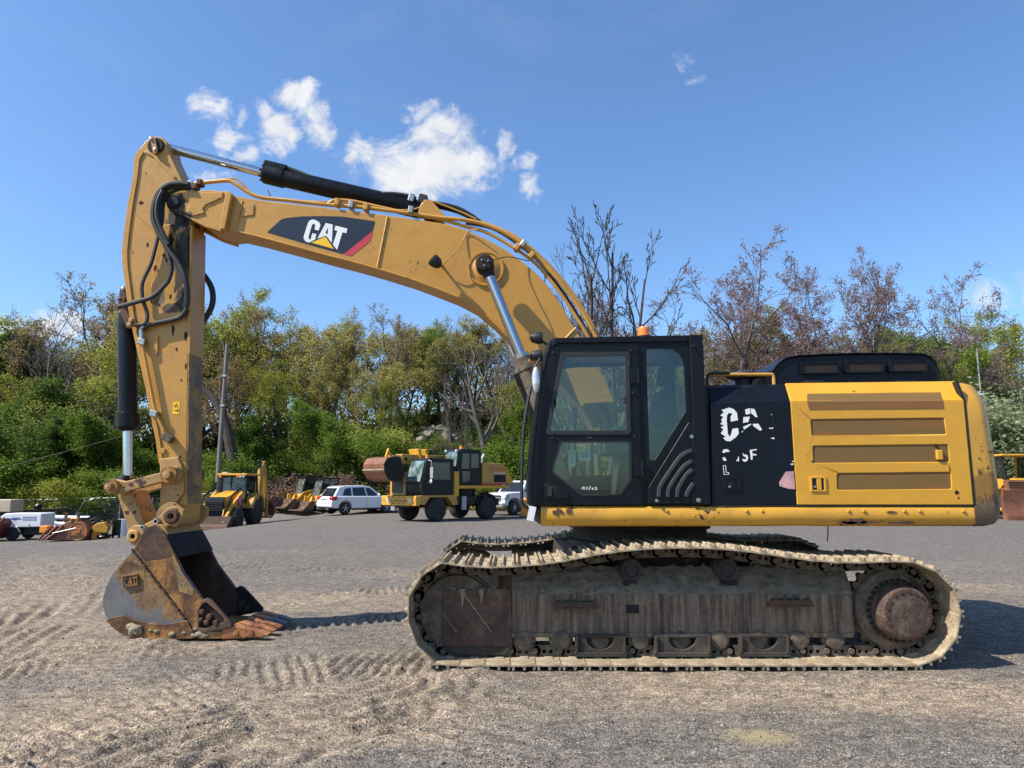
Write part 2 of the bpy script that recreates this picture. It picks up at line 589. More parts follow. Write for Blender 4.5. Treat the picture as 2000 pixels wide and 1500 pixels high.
rust('mud_link', [(0.045, 0.033, 0.025), (0.10, 0.077, 0.055), (0.18, 0.145, 0.10), (0.28, 0.23, 0.165)], 0.9, sc=2.5, bump=0.4)
rust('rust_plate', [(0.045, 0.024, 0.02), (0.085, 0.048, 0.036), (0.17, 0.10, 0.06), (0.25, 0.205, 0.145)], 0.85, sc=0.9, bump=0.25, pos=(0.36, 0.48, 0.6, 0.68))
rust('final_drive', [(0.035, 0.02, 0.017), (0.07, 0.042, 0.034), (0.15, 0.11, 0.075), (0.26, 0.20, 0.135)], 0.9, sc=1.8, fw=0.4, bump=0.35)
rust('brown_steel', [(0.10, 0.04, 0.022), (0.17, 0.068, 0.036), (0.22, 0.095, 0.05), (0.28, 0.14, 0.08)], 0.6, sc=0.6, bump=0.1)
rust('concrete', [(0.15, 0.13, 0.10), (0.24, 0.21, 0.17), (0.32, 0.285, 0.235), (0.42, 0.39, 0.33)], 0.9)


def grille_mat():
    m, nt, b, out, co = new_mat('perforated_grille')
    sp = nt.n('ShaderNodeSeparateXYZ', {0: co})
    k = 2 * math.pi / 0.017
    s1 = nt.math('SINE', nt.math('MULTIPLY', nt.math('ADD', sp.outputs[0], sp.outputs[2]), k))
    s2 = nt.math('SINE', nt.math('MULTIPLY', nt.math('SUBTRACT', sp.outputs[0], sp.outputs[2]), k))
    h = nt.step(nt.math('MULTIPLY', s1, s2), -0.55, -0.25)
    big = nt.noise(nt.map(co, scale=(0.7, 1, 9)), 1.0, 4, 0.6)
    beh = nt.mix(nt.step(big, 0.42, 0.58), (0.075, 0.05, 0.018), (0.14, 0.05, 0.018))
    c = nt.mix(h, (0.42, 0.22, 0.03), beh)
    setp(nt, b, col=c, rough=0.6, normal=nt.bump(h, 0.5, 0.004))
    return m


grille_mat()
rust('mud_ledge', [(0.10, 0.08, 0.056), (0.16, 0.13, 0.092), (0.21, 0.173, 0.126), (0.28, 0.235, 0.175)], 0.95, sc=2.0, bump=0.6)
rust('scuffed_plate', [(0.06, 0.042, 0.032), (0.16, 0.11, 0.065), (0.30, 0.19, 0.07), (0.42, 0.23, 0.05)], 0.7, sc=1.3, bump=0.25, pos=(0.34, 0.45, 0.53, 0.62), fw=0.35)
rust('vent_dark', [(0.012, 0.009, 0.008), (0.022, 0.015, 0.012), (0.035, 0.022, 0.016), (0.06, 0.035, 0.022)], 0.8)


# ------------------------------------------------------------------ ground: one sheet of compacted gravel
def sstep(x, a, b):
    t = np.clip((x - a) / (b - a), 0, 1)
    return t * t * (3 - 2 * t)


def vnoise(x, y, seed=0):
    """vectorised value noise"""
    xi, yi = np.floor(x).astype(np.int64), np.floor(y).astype(np.int64)
    xf, yf = x - xi, y - yi
    u, v = xf * xf * (3 - 2 * xf), yf * yf * (3 - 2 * yf)

    def h(a, b):
        n = (a * 374761393 + b * 668265263 + seed * 1442695041) & 0x7fffffff
        n = ((n ^ (n >> 13)) * 1274126177) & 0x7fffffff
        return ((n ^ (n >> 16)) & 0xffff) / 65535.0
    return (h(xi, yi) * (1 - u) + h(xi + 1, yi) * u) * (1 - v) + (h(xi, yi + 1) * (1 - u) + h(xi + 1, yi + 1) * u) * v


def fbm(x, y, octv=5, seed=0, gain=0.5):
    s, a, t = 0, 1.0, 0
    for o in range(octv):
        s = s + a * vnoise(x * 2 ** o, y * 2 ** o, seed + o)
        t += a
        a *= gain
    return s / t - 0.5


def terrain(x, y):
    """large shape of the yard: flat, dropping away towards the far left, with a wooded bank behind"""
    x, y = np.asarray(x, float), np.asarray(y, float)
    drop = -1.05 * sstep(-x, 8.0, 23.0) * sstep(y, 14.0, 32.0)
    edge = 51.0 + 2.0 * np.sin(x * 0.11) + 1.5 * np.sin(x * 0.05 + 1.0)
    bank = 1.6 * sstep(y, edge - 6, edge + 4) + 5.2 * sstep(y, edge + 1, edge + 14) + 10 * sstep(y, edge + 22, edge + 120)
    left = sstep(-x, 6.0, 24.0)
    bank = bank * (1 - 0.35 * left)
    return drop + bank


def path_dist(x, y, pts):
    pts = np.array(pts, float)
    best = np.full(x.shape, 1e9)
    bs = np.zeros(x.shape)
    bsgn = np.zeros(x.shape)
    acc = 0.0
    for i in range(len(pts) - 1):
        a, b = pts[i], pts[i + 1]
        d = b - a
        L = np.hypot(*d)
        t = np.clip(((x - a[0]) * d[0] + (y - a[1]) * d[1]) / (L * L), 0, 1)
        qx, qy = a[0] + d[0] * t, a[1] + d[1] * t
        dd = np.hypot(x - qx, y - qy)
        sg = np.sign((x - a[0]) * d[1] - (y - a[1]) * d[0]) * dd
        m = dd < best
        best = np.where(m, dd, best)
        bs = np.where(m, acc + t * L, bs)
        bsgn = np.where(m, sg, bsgn)
        acc += L
    return best, bs, bsgn


TRAILS = [  # (kind, photo pixels on the ground, width, amplitude)
    ('bars', [(830, 1292), (640, 1298), (430, 1328), (240, 1378), (60, 1446), (-120, 1530)], 1.0, 0.022),
    ('bars', [(810, 1150), (700, 1157), (560, 1180)], 0.7, 0.016),
    ('bars', [(540, 1226), (660, 1217), (800, 1206)], 0.55, 0.026),
    ('ruts', [(780, 1340), (520, 1395), (300, 1455), (60, 1550)], 1.3, 0.024),
    ('ruts', [(230, 1265), (90, 1275), (-120, 1282)], 0.8, 0.016),
    ('bars', [(340, 1275), (150, 1298), (-100, 1330)], 0.55, 0.02),
    ('ruts', [(100, 1090), (60, 1140), (-60, 1230)], 1.4, 0.02),
    ('ruts', [(190, 1130), (120, 1200), (-40, 1290)], 1.0, 0.015),
    ('bars', [(900, 1130), (600, 1112), (350, 1100)], 0.8, 0.018),
    ('ruts', [(2050, 1350), (1700, 1345), (1300, 1338)], 0.8, 0.010),
    ('ruts', [(2050, 1140), (1890, 1146), (1700, 1150)], 0.7, 0.012),
    ('ruts', [(1000, 1480), (820, 1430), (620, 1420)], 0.9, 0.010),
    ('ruts', [(700, 1075), (450, 1080), (100, 1100)], 0.8, 0.018),
    ('ruts', [(420, 1520), (560, 1440), (760, 1390)], 0.8, 0.02),
]
_tr = [(k, [GP(a, b) for a, b in pts], w, amp) for k, pts, w, amp in TRAILS]


def ground_detail(x, y):
    z = 0.05 * fbm(x * 0.5, y * 0.5, 4, 3) + 0.04 * fbm(x * 2.1, y * 2.1, 4, 11) + 0.024 * fbm(x * 8, y * 8, 3, 23)
    wob = fbm(x * 3, y * 3, 3, 41)
    for kind, pts, w, amp in _tr:
        d, s, sg = path_dist(x, y, pts)
        ww = w * (1 + 0.5 * wob)
        m = 1 - sstep(d, ww * 0.40, ww * 0.60)
        if kind == 'bars':
            r = np.sin((s + 0.25 * sg + 0.10 * wob) * 2 * np.pi / 0.125) + 1.2 * fbm(x * 14, y * 14, 2, 91)
            r = np.clip(r * 1.3, -1, 0.7)
        else:
            r = np.sin((sg + 0.12 * wob) * 2 * np.pi / 0.20)
        fade = sstep(fbm(x * 1.3, y * 1.3, 3, 77), -0.3, 0.05)
        z = z + m * fade * amp * (r - 0.3)
        z = z + amp * 0.7 * np.exp(-((d - ww * 0.62) / 0.06) ** 2) * fade
    # loose heap pushed up behind the bucket heel
    bx, by = GP(225, 1262)
    z = z + 0.06 * np.exp(-(((x - bx) / 0.5) ** 2 + ((y - by) / 0.25) ** 2)) * (1 + 2 * wob)
    near = 1 - sstep(np.abs(y - 8), 8, 30)
    return z * (0.25 + 0.75 * near)


def axis_grid(lo, hi, fine0, fine1, step, grow):
    a = list(np.arange(fine0, fine1, step))
    s, x = step, fine1
    while x < hi:
        a.append(x)
        s *= grow
        x += s
    a.append(hi)
    s, x = step, fine0
    b = []
    while x > lo:
        s *= grow
        x -= s
        b.append(max(x, lo))
    return np.array(sorted(set(b + a)))


gx = axis_grid(-900, 900, -6.2, 6.6, 0.024, 1.05)
gy = axis_grid(-300, 1600, 4.2, 10.6, 0.024, 1.03)
X, Y = np.meshgrid(gx, gy)
Z = terrain(X, Y) + ground_detail(X, Y)
nx, ny = len(gx), len(gy)
co = np.stack([X, Y, Z], -1).reshape(-1, 3)
idx = np.arange(nx * ny).reshape(ny, nx)
quads = np.stack([idx[:-1, :-1], idx[:-1, 1:], idx[1:, 1:], idx[1:, :-1]], -1).reshape(-1, 4)


def np_mesh(name, verts, faces):
    me = bpy.data.meshes.new(name)
    verts = np.asarray(verts, np.float32)
    faces = np.asarray(faces, np.int32)
    k = faces.shape[1]
    me.vertices.add(len(verts))
    me.vertices.foreach_set('co', verts.ravel())
    me.loops.add(faces.size)
    me.loops.foreach_set('vertex_index', faces.ravel())
    me.polygons.add(len(faces))
    me.polygons.foreach_set('loop_start', np.arange(0, faces.size, k, dtype=np.int32))
    me.update(calc_edges=True)
    return me


def ground_mat():
    m, nt, b, out, co = new_mat('gravel_ground')
    v1 = nt.n('ShaderNodeTexVoronoi', {'Vector': co, 'Scale': 120.0, 'Randomness': 1.0})
    v2 = nt.n('ShaderNodeTexVoronoi', {'Vector': co, 'Scale': 46.0, 'Randomness': 1.0})
    wear = nt.n('ShaderNodeAttribute', attribute_name='wear').outputs['Fac']
    big = nt.noise(co, 0.35, 6, 0.6, 0.6)
    mid = nt.noise(nt.map(co, scale=(0.55, 1.4, 1)), 1.7, 7, 0.66, 0.5)
    fine = nt.noise(co, 42, 6, 0.75)
    wn = nt.step(nt.math('ADD', wear, nt.math('MULTIPLY', nt.math('SUBTRACT', fine, 0.5), 1.1)), 0.0, 1.0)
    base = nt.mix(wn, (0.140, 0.121, 0.102), (0.212, 0.164, 0.116))
    base = nt.mix(nt.math('MULTIPLY', nt.step(mid, 0.5, 0.72), 0.5), base, (0.105, 0.088, 0.073))
    # farther back the yard is dressed with grey crushed stone
    sp = nt.n('ShaderNodeSeparateXYZ', {0: co})
    far = nt.step(nt.math('ADD', sp.outputs[1], nt.math('MULTIPLY', big, 7.0)), 13.0, 24.0)
    base = nt.mix(nt.math('MULTIPLY', far, 0.8), base, (0.120, 0.109, 0.098))
    # wooded bank: leaf litter
    bank = nt.step(sp.outputs[1], 49.0, 54.0)
    base = nt.mix(bank, base, nt.mix(mid, (0.05, 0.045, 0.02), (0.12, 0.095, 0.06)))
    hs = nt.n('ShaderNodeSeparateColor', {0: v1.outputs['Color']})
    val = nt.math('ADD', 0.42, nt.math('MULTIPLY', nt.math('POWER', hs.outputs[0], 1.8), 1.7))
    c = nt.mix(0.85, base, nt.n('ShaderNodeVectorMath', {0: base, 3: val}, operation='SCALE').outputs[0])
    cn = nt.noise(co, 13, 8, 0.8)
    cf = nt.noise(nt.map(co, scale=(1, 2.2, 1)), 4.0, 8, 0.75, 0.3)
    gm = nt.math('ADD', 0.25, nt.math('MULTIPLY', nt.math('ADD', cn, cf), 0.75))
    gm = nt.n('ShaderNodeMapRange', {0: nt.math('ADD', cn, cf), 1: 0.75, 2: 1.25, 3: 0.38, 4: 1.72}).outputs[0]
    c = nt.n('ShaderNodeVectorMath', {0: c, 3: gm}, operation='SCALE').outputs[0]
    pale = nt.step(hs.outputs[1], 0.955, 0.97)
    c = nt.mix(nt.math('MULTIPLY', pale, 0.75), c, (0.46, 0.44, 0.40))
    hs2 = nt.n('ShaderNodeSeparateColor', {0: v2.outputs['Color']})
    dk = nt.math('MULTIPLY', nt.step(hs2.outputs[0], 0.9, 0.93), 0.55)
    c = nt.mix(dk, c, (0.07, 0.066, 0.064))
    # straw-coloured spill in the foreground
    gxs, gys = GP(1485, 1438)
    dv = nt.n('ShaderNodeVectorMath', {0: co, 1: (gxs, gys, 0)}, operation='SUBTRACT').outputs[0]
    dv = nt.n('ShaderNodeVectorMath', {0: dv, 1: (1 / 0.24, 1 / 0.17, 0)}, operation='MULTIPLY').outputs[0]
    ln = nt.n('ShaderNodeVectorMath', {0: dv}, operation='LENGTH').outputs[1]
    ln = nt.math('ADD', ln, nt.math('MULTIPLY', nt.math('SUBTRACT', nt.noise(co, 16, 6, 0.8), 0.5), 3.0))
    c = nt.mix(nt.math('MULTIPLY', nt.math('SUBTRACT', 1.0, nt.step(ln, 0.2, 1.4)), 0.6), c, (0.40, 0.32, 0.16))
    rc = nt.noise(co, 2.3, 6, 0.7)
    c = nt.mix(nt.math('MULTIPLY', nt.step(rc, 0.68, 0.74), 0.5), c, (0.36, 0.20, 0.12))
    h = nt.math('ADD', nt.math('MULTIPLY', v1.outputs['Distance'], -0.6), nt.math('MULTIPLY', fine, 0.9))
    h = nt.math('ADD', h, nt.math('MULTIPLY', v2.outputs['Distance'], -0.5))
    setp(nt, b, col=c, rough=0.93, spec=0.25, normal=nt.bump(h, nt.math('SUBTRACT', 0.85, nt.math('MULTIPLY', wn, 0.35)), 0.013))
    return m


def wear_field(x, y):
    """1 where traffic has packed the stone into tan fines, 0 where loose grey gravel lies"""
    w = 0.32 + 0.9 * fbm(x * 0.55, y * 0.9, 5, 101) + 0.5 * fbm(x * 2.6, y * 3.4, 4, 131)
    for (px, py, rx, ry, a) in ((230, 1430, 1.5, 0.7, .75), (1650, 1368, 1.9, 0.33, .6), (620, 1180, 2.2, 0.8, .45), (80, 1230, 1.2, 0.9, .5), (560, 1340, 1.3, 0.35, .35), (1330, 1320, 1.6, 0.25, .35),
                               (1150, 1460, 1.0, 0.4, -.55), (760, 1480, 0.9, 0.3, -.3), (1900, 1460, 1.0, 0.4, -.3), (700, 1100, 2.5, 0.9, -.1), (420, 1262, 0.8, 0.25, .35)):
        cx_, cy_ = GP(px, py)
        w = w + a * np.exp(-((x - cx_) / rx) ** 2 - ((y - cy_) / ry) ** 2)
    for kind, pts, wd, amp in _tr:
        d, s_, sg = path_dist(x, y, pts)
        w = w + (0.45 if kind == 'ruts' else 0.2) * np.exp(-(d / (0.5 * wd)) ** 2)
        if kind == 'ruts':
            w = w + 0.28 * np.exp(-(d / (0.55 * wd)) ** 2) * np.sin(sg * 2 * np.pi / 0.085 + 3 * fbm(x * 1.2, y * 1.2, 2, 55))
    return np.clip(w, 0, 1)


me = np_mesh('ground', co, quads)
wa = me.attributes.new('wear', 'FLOAT', 'POINT')
wa.data.foreach_set('value', wear_field(co[:, 0], co[:, 1]).astype(np.float32))
me.polygons.foreach_set('use_smooth', np.ones(len(quads), bool))
me.materials.append(ground_mat())
ground = finish(bpy.data.objects.new('ground', me), kind='structure')


def gz(x, y):
    return float(terrain(np.array([x]), np.array([y]))[0] + ground_detail(np.array([x]), np.array([y]))[0])


def tz(x, y):
    return float(terrain(np.array([x]), np.array([y]))[0])


# loose stones on the yard: uncountable, one object
def build_stones():
    rng = np.random.default_rng(5)
    N = 30000
    y = 4.2 + (rng.random(N) ** 1.7) * 11.0
    x = (rng.random(N) * 2 - 1) * (0.80 * y + 0.6)
    clump = fbm(x * 0.9, y * 0.9, 3, 9)
    keep = (clump + rng.random(N) * 0.5 - 0.5 * wear_field(x, y)) > -0.05
    x, y = x[keep], y[keep]
    n = len(x)
    r = 0.0035 + 0.0085 * rng.random(n) ** 3.0
    big = rng.random(n) < 0.010
    r[big] *= 2.0
    z = terrain(x, y) + ground_detail(x, y)
    base = np.array([[1, 0, 0], [0, 1, 0], [-1, 0, 0], [0, -1, 0], [0, 0, 0.75], [0, 0, -0.6]], float)
    fc = np.array([[0, 1, 4], [1, 2, 4], [2, 3, 4], [3, 0, 4], [1, 0, 5], [2, 1, 5], [3, 2, 5], [0, 3, 5]])
    v = base[None] * (1 + 0.5 * (rng.random((n, 6, 3)) - 0.5))
    v[:, :, :2] += 0.35 * (rng.random((n, 6, 2)) - 0.5)
    a = rng.random(n) * 6.28
    c, s = np.cos(a), np.sin(a)
    vx = v[:, :, 0] * c[:, None] - v[:, :, 1] * s[:, None]
    vy = v[:, :, 0] * s[:, None] + v[:, :, 1] * c[:, None]
    v = np.stack([vx, vy, v[:, :, 2]], -1) * r[:, None, None]
    v += np.stack([x, y, z + r * 0.25], -1)[:, None, :]
    f = (fc[None] + (np.arange(n) * 6)[:, None, None]).reshape(-1, 3)
    me = np_mesh('gravel_stones', v.reshape(-1, 3), f)
    m, nt, b, out, co = new_mat('stone')
    rnd = nt.n('ShaderNodeNewGeometry').outputs['Random Per Island']
    c = nt.ramp(rnd, [(0.0, (0.06, 0.055, 0.05)), (0.45, (0.14, 0.124, 0.105)), (0.85, (0.22, 0.187, 0.15)), (1.0, (0.40, 0.37, 0.32))])
    setp(nt, b, col=c, rough=0.9)
    me.materials.append(m)
    finish(bpy.data.objects.new('gravel_stones', me), label='loose grey and tan gravel stones strewn over the yard', cat='gravel', kind='stuff')


build_stones()


# ------------------------------------------------------------------ the excavator
YC = 8.35                      # centre plane of the machine
EX = thing('excavator', (1.5, YC, 0.0), 'large yellow and black tracked excavator with raised boom and bucket on the gravel', 'excavator')
EL = Vector((1.5, YC, 0.0))
M = MATS


def plate(px, Yp, y0, y1, **k):
    """polygon traced at depth Yp, extruded between depths y0 and y1"""
    return MB().prism(XZ(px, Yp), y0, y1, **k)


def circ(cx, cz, r, n=28, a0=0.0, a1=2 * math.pi):
    return [(cx + r * math.cos(a0 + (a1 - a0) * i / n), cz + r * math.sin(a0 + (a1 - a0) * i / n)) for i in range(n)]


def pin(name, px, py, y0, y1, r, mat, parent, rin=0.0):
    c = P(px, py, y0)
    prof = [(r * 0.9, 0.0), (r, 0.012), (r, y1 - y0)]
    if rin:
        prof = [(0.0, 0.02), (rin, 0.02), (rin, 0.0)] + prof
    mb = MB().lathe(prof, (c.x, y0, c.z), 'y', 26)
    return mk(name, mb, mat, parent)


# ---- crawler tracks
SHOE_W = 0.80
LOOP_PX = [(861, 1098), (905, 1104), (959, 1107), (1001, 1105), (1046, 1102), (1088, 1097), (1130, 1089), (1166, 1081), (1217, 1074), (1284, 1069),
           (1340, 1068), (1407, 1070), (1450, 1074), (1494, 1080), (1561, 1090), (1610, 1096), (1668, 1098), (1740, 1095), (1785, 1096), (1812, 1103),
           (1844, 1124), (1866, 1150), (1877, 1180), (1879, 1215), (1870, 1247), (1850, 1277), (1825, 1294), (1798, 1302), (1740, 1302), (1600, 1302),
           (1400, 1302), (1200, 1302), (1000, 1302), (860, 1302), (840, 1295), (820, 1274), (805, 1250), (796, 1220), (791, 1190), (796, 1163), (808, 1140), (827, 1116), (843, 1104)]
YT = YC - 1.295
Y_EDGE = YT - SHOE_W / 2
loop = [Vector((a, 0, b)) for a, b in XZ(LOOP_PX, Y_EDGE)]
NSHOE = 49


def resample(loop, n):
    pts = loop + [loop[0]]
    L = [0.0]
    for i in range(len(pts) - 1):
        L.append(L[-1] + (pts[i + 1] - pts[i]).length)
    tot, out, j = L[-1], [], 0
    for k in range(n):
        s = tot * k / n
        while L[j + 1] < s:
            j += 1
        t = (s - L[j]) / (L[j + 1] - L[j])
        out.append(pts[j].lerp(pts[j + 1], t))
    return out, tot


nodes, perim = resample(loop, NSHOE)
PITCH_S = perim / NSHOE


def shoe_mesh():
    h, w, t = PITCH_S * 0.5, SHOE_W / 2, 0.014
    mb = MB()
    # plate with two mud-relief slots, upturned leading edge
    ys = [-w, -0.17, -0.09, 0.09, 0.17, w]
    for i in range(5):
        if i in (1, 3):
            mb.box(-h, -0.045, ys[i], ys[i + 1], -t, 0)
            mb.box(0.03, h, ys[i], ys[i + 1], -t, 0)
            mb.box(-0.045, 0.03, ys[i], ys[i + 1], -t - 0.008, -t + 0.001)
        else:
            mb.box(-h, h, ys[i], ys[i + 1], -t, 0)
    prof = lambda x, hh: [(x - 0.017, -0.002), (x + 0.017, -0.002), (x + 0.007, hh), (x - 0.007, hh)]
    for x in (-h + 0.02, -0.005, h - 0.02):
        mb.prism(prof(x, 0.034), -w + 0.004, w - 0.004)
    mb.prism([(h - 0.002, -0.012), (h + 0.016, -0.026), (h + 0.016, -0.014), (h - 0.002, 0.0)], -w + 0.01, w - 0.01)
    return mb


def link_mesh():
    h = PITCH_S * 0.5
    mb = MB()
    for s in (-1, 1):
        y0, y1 = s * 0.05, s * 0.095
        pts = circ(-h * 0.98, -0.068, 0.052, 8, math.pi / 2, 1.5 * math.pi) + [(h * 0.2, -0.12)] + circ(h * 0.86, -0.072, 0.046, 8, -math.pi / 2, math.pi / 2) + [(-h * 0.3, -0.018)]
        holes = [circ(-h * 0.28, -0.062, 0.020, 8), circ(h * 0.27, -0.062, 0.020, 8)]
        mb.prism(pts, y0, y1, holes=holes)
    mb.lathe([(0.028, -0.115), (0.028, 0.115)], (-h * 0.98, 0, -0.068), 'y', 12)
    return mb


def build_track(yt, label):
    tr = bpy.data.objects.new('crawler_track', None)
    finish(tr, EX)
    tr['label'] = label
    first = None
    rnd = random.Random(3)
    for i in range(NSHOE):
        a, b = nodes[i], nodes[(i + 1) % NSHOE]
        c = (a + b) / 2
        ang = math.atan2(b.z - a.z, b.x - a.x) + rnd.uniform(-0.012, 0.012)
        if first is None:
            if 'track_shoe' in SHARE:
                s = bpy.data.objects.new('track_shoe', SHARE['track_shoe'])
                l = bpy.data.objects.new('track_link', SHARE['track_link'])
                finish(s, tr)
                finish(l, tr)
            else:
                s = mk('track_shoe', shoe_mesh(), M['mud_shoe'], tr, smooth=False, world=False)
                l = mk('track_link', link_mesh(), M['mud_link'], tr, world=False)
                SHARE['track_shoe'], SHARE['track_link'] = s.data, l.data
            first = (s, l)
        else:
            s, l = first[0].copy(), first[1].copy()
            COL.objects.link(s)
            COL.objects.link(l)
        for o in (s, l):
            o.location = Vector((c.x, yt, c.z)) - EL
            o.rotation_euler = (0, -ang, 0)
    return tr


SHARE = {}


def build_undercarriage(side):
    """side -1: near track, +1: far track"""
    yt = YC + side * 1.295
    near = side < 0
    tr = build_track(yt, 'near track caked in dry mud' if near else 'far track in the shade of the body')
    f = lambda d: yt + side * d          # d>0 towards the outside
    yo = 0.10                            # outer face of the frame measured from the track centre
    yv = Y_EDGE + 0.30                   # tracing depth of the frame's outer face
    X = lambda px, py, Y=yv: P(px, py, Y)
    # box frame with a sloping, mud-covered top
    sec = [(f(yo), X(0, 1238).z), (f(yo), X(0, 1154).z), (f(-0.05), 0.865), (f(-0.30), 0.80), (f(-0.30), X(0, 1238).z)]
    x0, x1 = X(999, 1200).x, X(1668, 1200).x
    fr = MB().prism(sec, x0, x1, axis='x')
    mk('track_frame', fr, M['mud_frame'], EX, bevel=0.012)
    # lower flange
    mk('frame_flange', MB().box(x0, x1 - 0.02, f(yo + 0.012), f(-0.1), X(0, 1242).z - 0.012, X(0, 1236).z), M['mud_frame'], EX, bevel=0.004)
    # rusty idler cover in front
    cv = MB().prism(XZ([(865, 1152), (962, 1150), (998, 1150), (1001, 1268), (985, 1276), (895, 1276), (865, 1258)], yv), f(yo + 0.02), f(0.02))
    mk('idler_cover', cv, M['rust_plate'], EX, bevel=0.008)
    gp = MB().prism(XZ([(862, 1262), (1000, 1262), (985, 1278), (890, 1278)], yv), f(yo + 0.035), f(yo - 0.1))
    mk('idler_guard', gp, M['undercarriage_dark'], EX, bevel=0.006)
    ic = P(893, 1197, Y_EDGE + 0.3)
    mb = MB().lathe([(0.05, 0.10), (0.10, 0.10), (0.12, 0.07), (0.26, 0.05), (0.30, 0.085), (0.345, 0.085), (0.35, 0.05), (0.375, 0.045), (0.375, -0.045), (0.35, -0.05), (0.345, -0.1), (0.05, -0.1)],
                    (ic.x, yt, ic.z), 'y', 40)
    mk('idler_wheel', mb, M['mud_link'], EX)
    # sprocket and final drive
    sc = P(1753, 1192, Y_EDGE + 0.25)
    teeth = []
    nt_ = 23
    for i in range(nt_ * 4):
        a = 2 * math.pi * i / (nt_ * 4)
        r = 0.425 if i % 4 in (1, 2) else 0.385
        teeth.append((sc.x + r * math.cos(a), sc.z + r * math.sin(a)))
    sp = mk('sprocket', MB().prism(teeth, f(0.04), f(-0.04)), M['mud_link'], EX, bevel=0.006)
    mb = MB().lathe([(0.0, 0.0), (0.30, 0.0), (0.375, 0.02), (0.36, 0.07), (0.335, 0.075), (0.30, 0.11), (0.24, 0.115)] if not near else
                    [(0.0, 0.0), (0.30, 0.0), (0.375, -0.02), (0.36, -0.07), (0.335, -0.075), (0.30, -0.11), (0.24, -0.115)], (sc.x, f(0.03), sc.z), 'y', 44)
    mk('sprocket_hub', mb, M['mud_link'], sp)
    sg = -1 if near else 1
    mb = MB().lathe([(0.26, 0.0), (0.245, sg * 0.14), (0.234, sg * 0.185), (0.216, sg * 0.205), (0.0, sg * 0.208)], (sc.x, f(0.13), sc.z), 'y', 44)
    fd = mk('final_drive', mb, M['final_drive'], EX)
    for i in range(30):
        a = 2 * math.pi * i / 30
        q = (sc.x + 0.278 * math.cos(a), f(0.145), sc.z + 0.278 * math.sin(a))
        if near:
            b_ = MB().cyl(q, (q[0], f(0.172), q[2]), 0.016, seg=6)
            mk('bolt', b_, M['dark_recess'], fd)
    if near:
        for i in range(18):
            a = 2 * math.pi * i / 18 + 0.1
            q = (sc.x + 0.196 * math.cos(a), f(0.334), sc.z + 0.196 * math.sin(a))
            mk('cap_bolt', MB().cyl(q, (q[0], f(0.346), q[2]), 0.0115, seg=6), M['rust_dark'], fd)
    # bottom rollers
    for px in (1023, 1096, 1172, 1250, 1329, 1404, 1480, 1560, 1630):
        c = P(px, 1247, yv)
        mb = MB().lathe([(0.0, 0.125), (0.075, 0.12), (0.085, 0.105), (0.085, 0.09), (0.105, 0.085), (0.115, 0.07), (0.115, 0.04), (0.095, 0.03), (0.095, -0.03), (0.115, -0.04), (0.1, -0.10), (0.035, -0.11)],
                        (c.x, yt, c.z - 0.015), 'y', 24)
        if near:
            mb.v = [(v[0], 2 * yt - v[1], v[2]) for v in mb.v]
        mk('track_roller', mb, M['mud_link'], EX)
    # guiding guards between the rollers
    if near:
        for (a, b_) in ((1122, 1220), (1276, 1384), (1440, 1536)):
            pts = [(a, 1238), (b_, 1238), (b_ - 1, 1272), (b_ - 14, 1278), (a + 14, 1278), (a + 1, 1272)]
            m_ = (a + b_) / 2
            hole = [(m_ + 27 * math.cos(t) * 1.0, 1243 + 24 * math.sin(t)) for t in [math.pi * i / 12 for i in range(13)]]
            hole = XZ(hole, yv)
            gd = mk('roller_guard', MB().prism(XZ(pts, yv), f(yo + 0.06), f(yo + 0.015), holes=[hole]), M['undercarriage_dark'], EX, bevel=0.005)
            mk('guard_lip', MB().prism(XZ([(a - 2, 1271), (b_ + 2, 1271), (b_, 1279), (a, 1279)], yv), f(yo + 0.085), f(yo + 0.0)), M['undercarriage_dark'], gd, bevel=0.004)
            for xx in (a + 2, b_ - 4):
                mk('guard_rib', MB().prism(XZ([(xx, 1240), (xx + 3, 1240), (xx + 3, 1274), (xx, 1274)], yv), f(yo + 0.085), f(yo - 0.02)), M['undercarriage_dark'], gd)
        # steps welded to the frame
        for (a, b_, y_) in ((1080, 1166, 1180), (1498, 1584, 1176)):
            m_ = P((a + b_) / 2, y_, yv)
            w_ = (P(b_, y_, yv).x - P(a, y_, yv).x) / 2
            mb = MB()
            mb.prism([(m_.x - w_, m_.z - 0.02), (m_.x - w_ + 0.02, m_.z + 0.03), (m_.x + w_ - 0.02, m_.z + 0.03), (m_.x + w_, m_.z - 0.02)], f(yo + 0.07), f(yo + 0.05))
            mb.box(m_.x - w_, m_.x + w_, f(yo + 0.07), f(yo - 0.01), m_.z - 0.035, m_.z - 0.02)
            for i in range(5):
                xx = m_.x - w_ + 0.05 + i * (2 * w_ - 0.1) / 4
                mb.box(xx - 0.012, xx + 0.012, f(yo + 0.078), f(yo), m_.z + 0.012, m_.z + 0.036)
            mk('frame_step', mb, M['rust_dark'], EX, bevel=0.003)
        q0, q1 = P(1222, 1181, yv), P(1248, 1198, yv)
        mk('frame_opening', MB().box(q0.x, q1.x, f(yo + 0.004), f(yo - 0.1), q1.z, q0.z), M['dark_recess'], EX)
        for (a, b_) in ((1214, 1240), (1402, 1436)):
            q0, q1 = P(a, 1133, yv + 0.12), P(b_, 1152, yv + 0.10)
            mk('frame_opening', MB().box(q0.x, q1.x, f(0.07), f(-0.1), q1.z, q0.z + 0.012), M['dark_recess'], EX)
        # crust of dried mud on the ledge, one mass
        rng = random.Random(8)
        mb = MB()
        nxm, nym = 150, 14
        zl = X(0, 1154).z
        vs_ = []
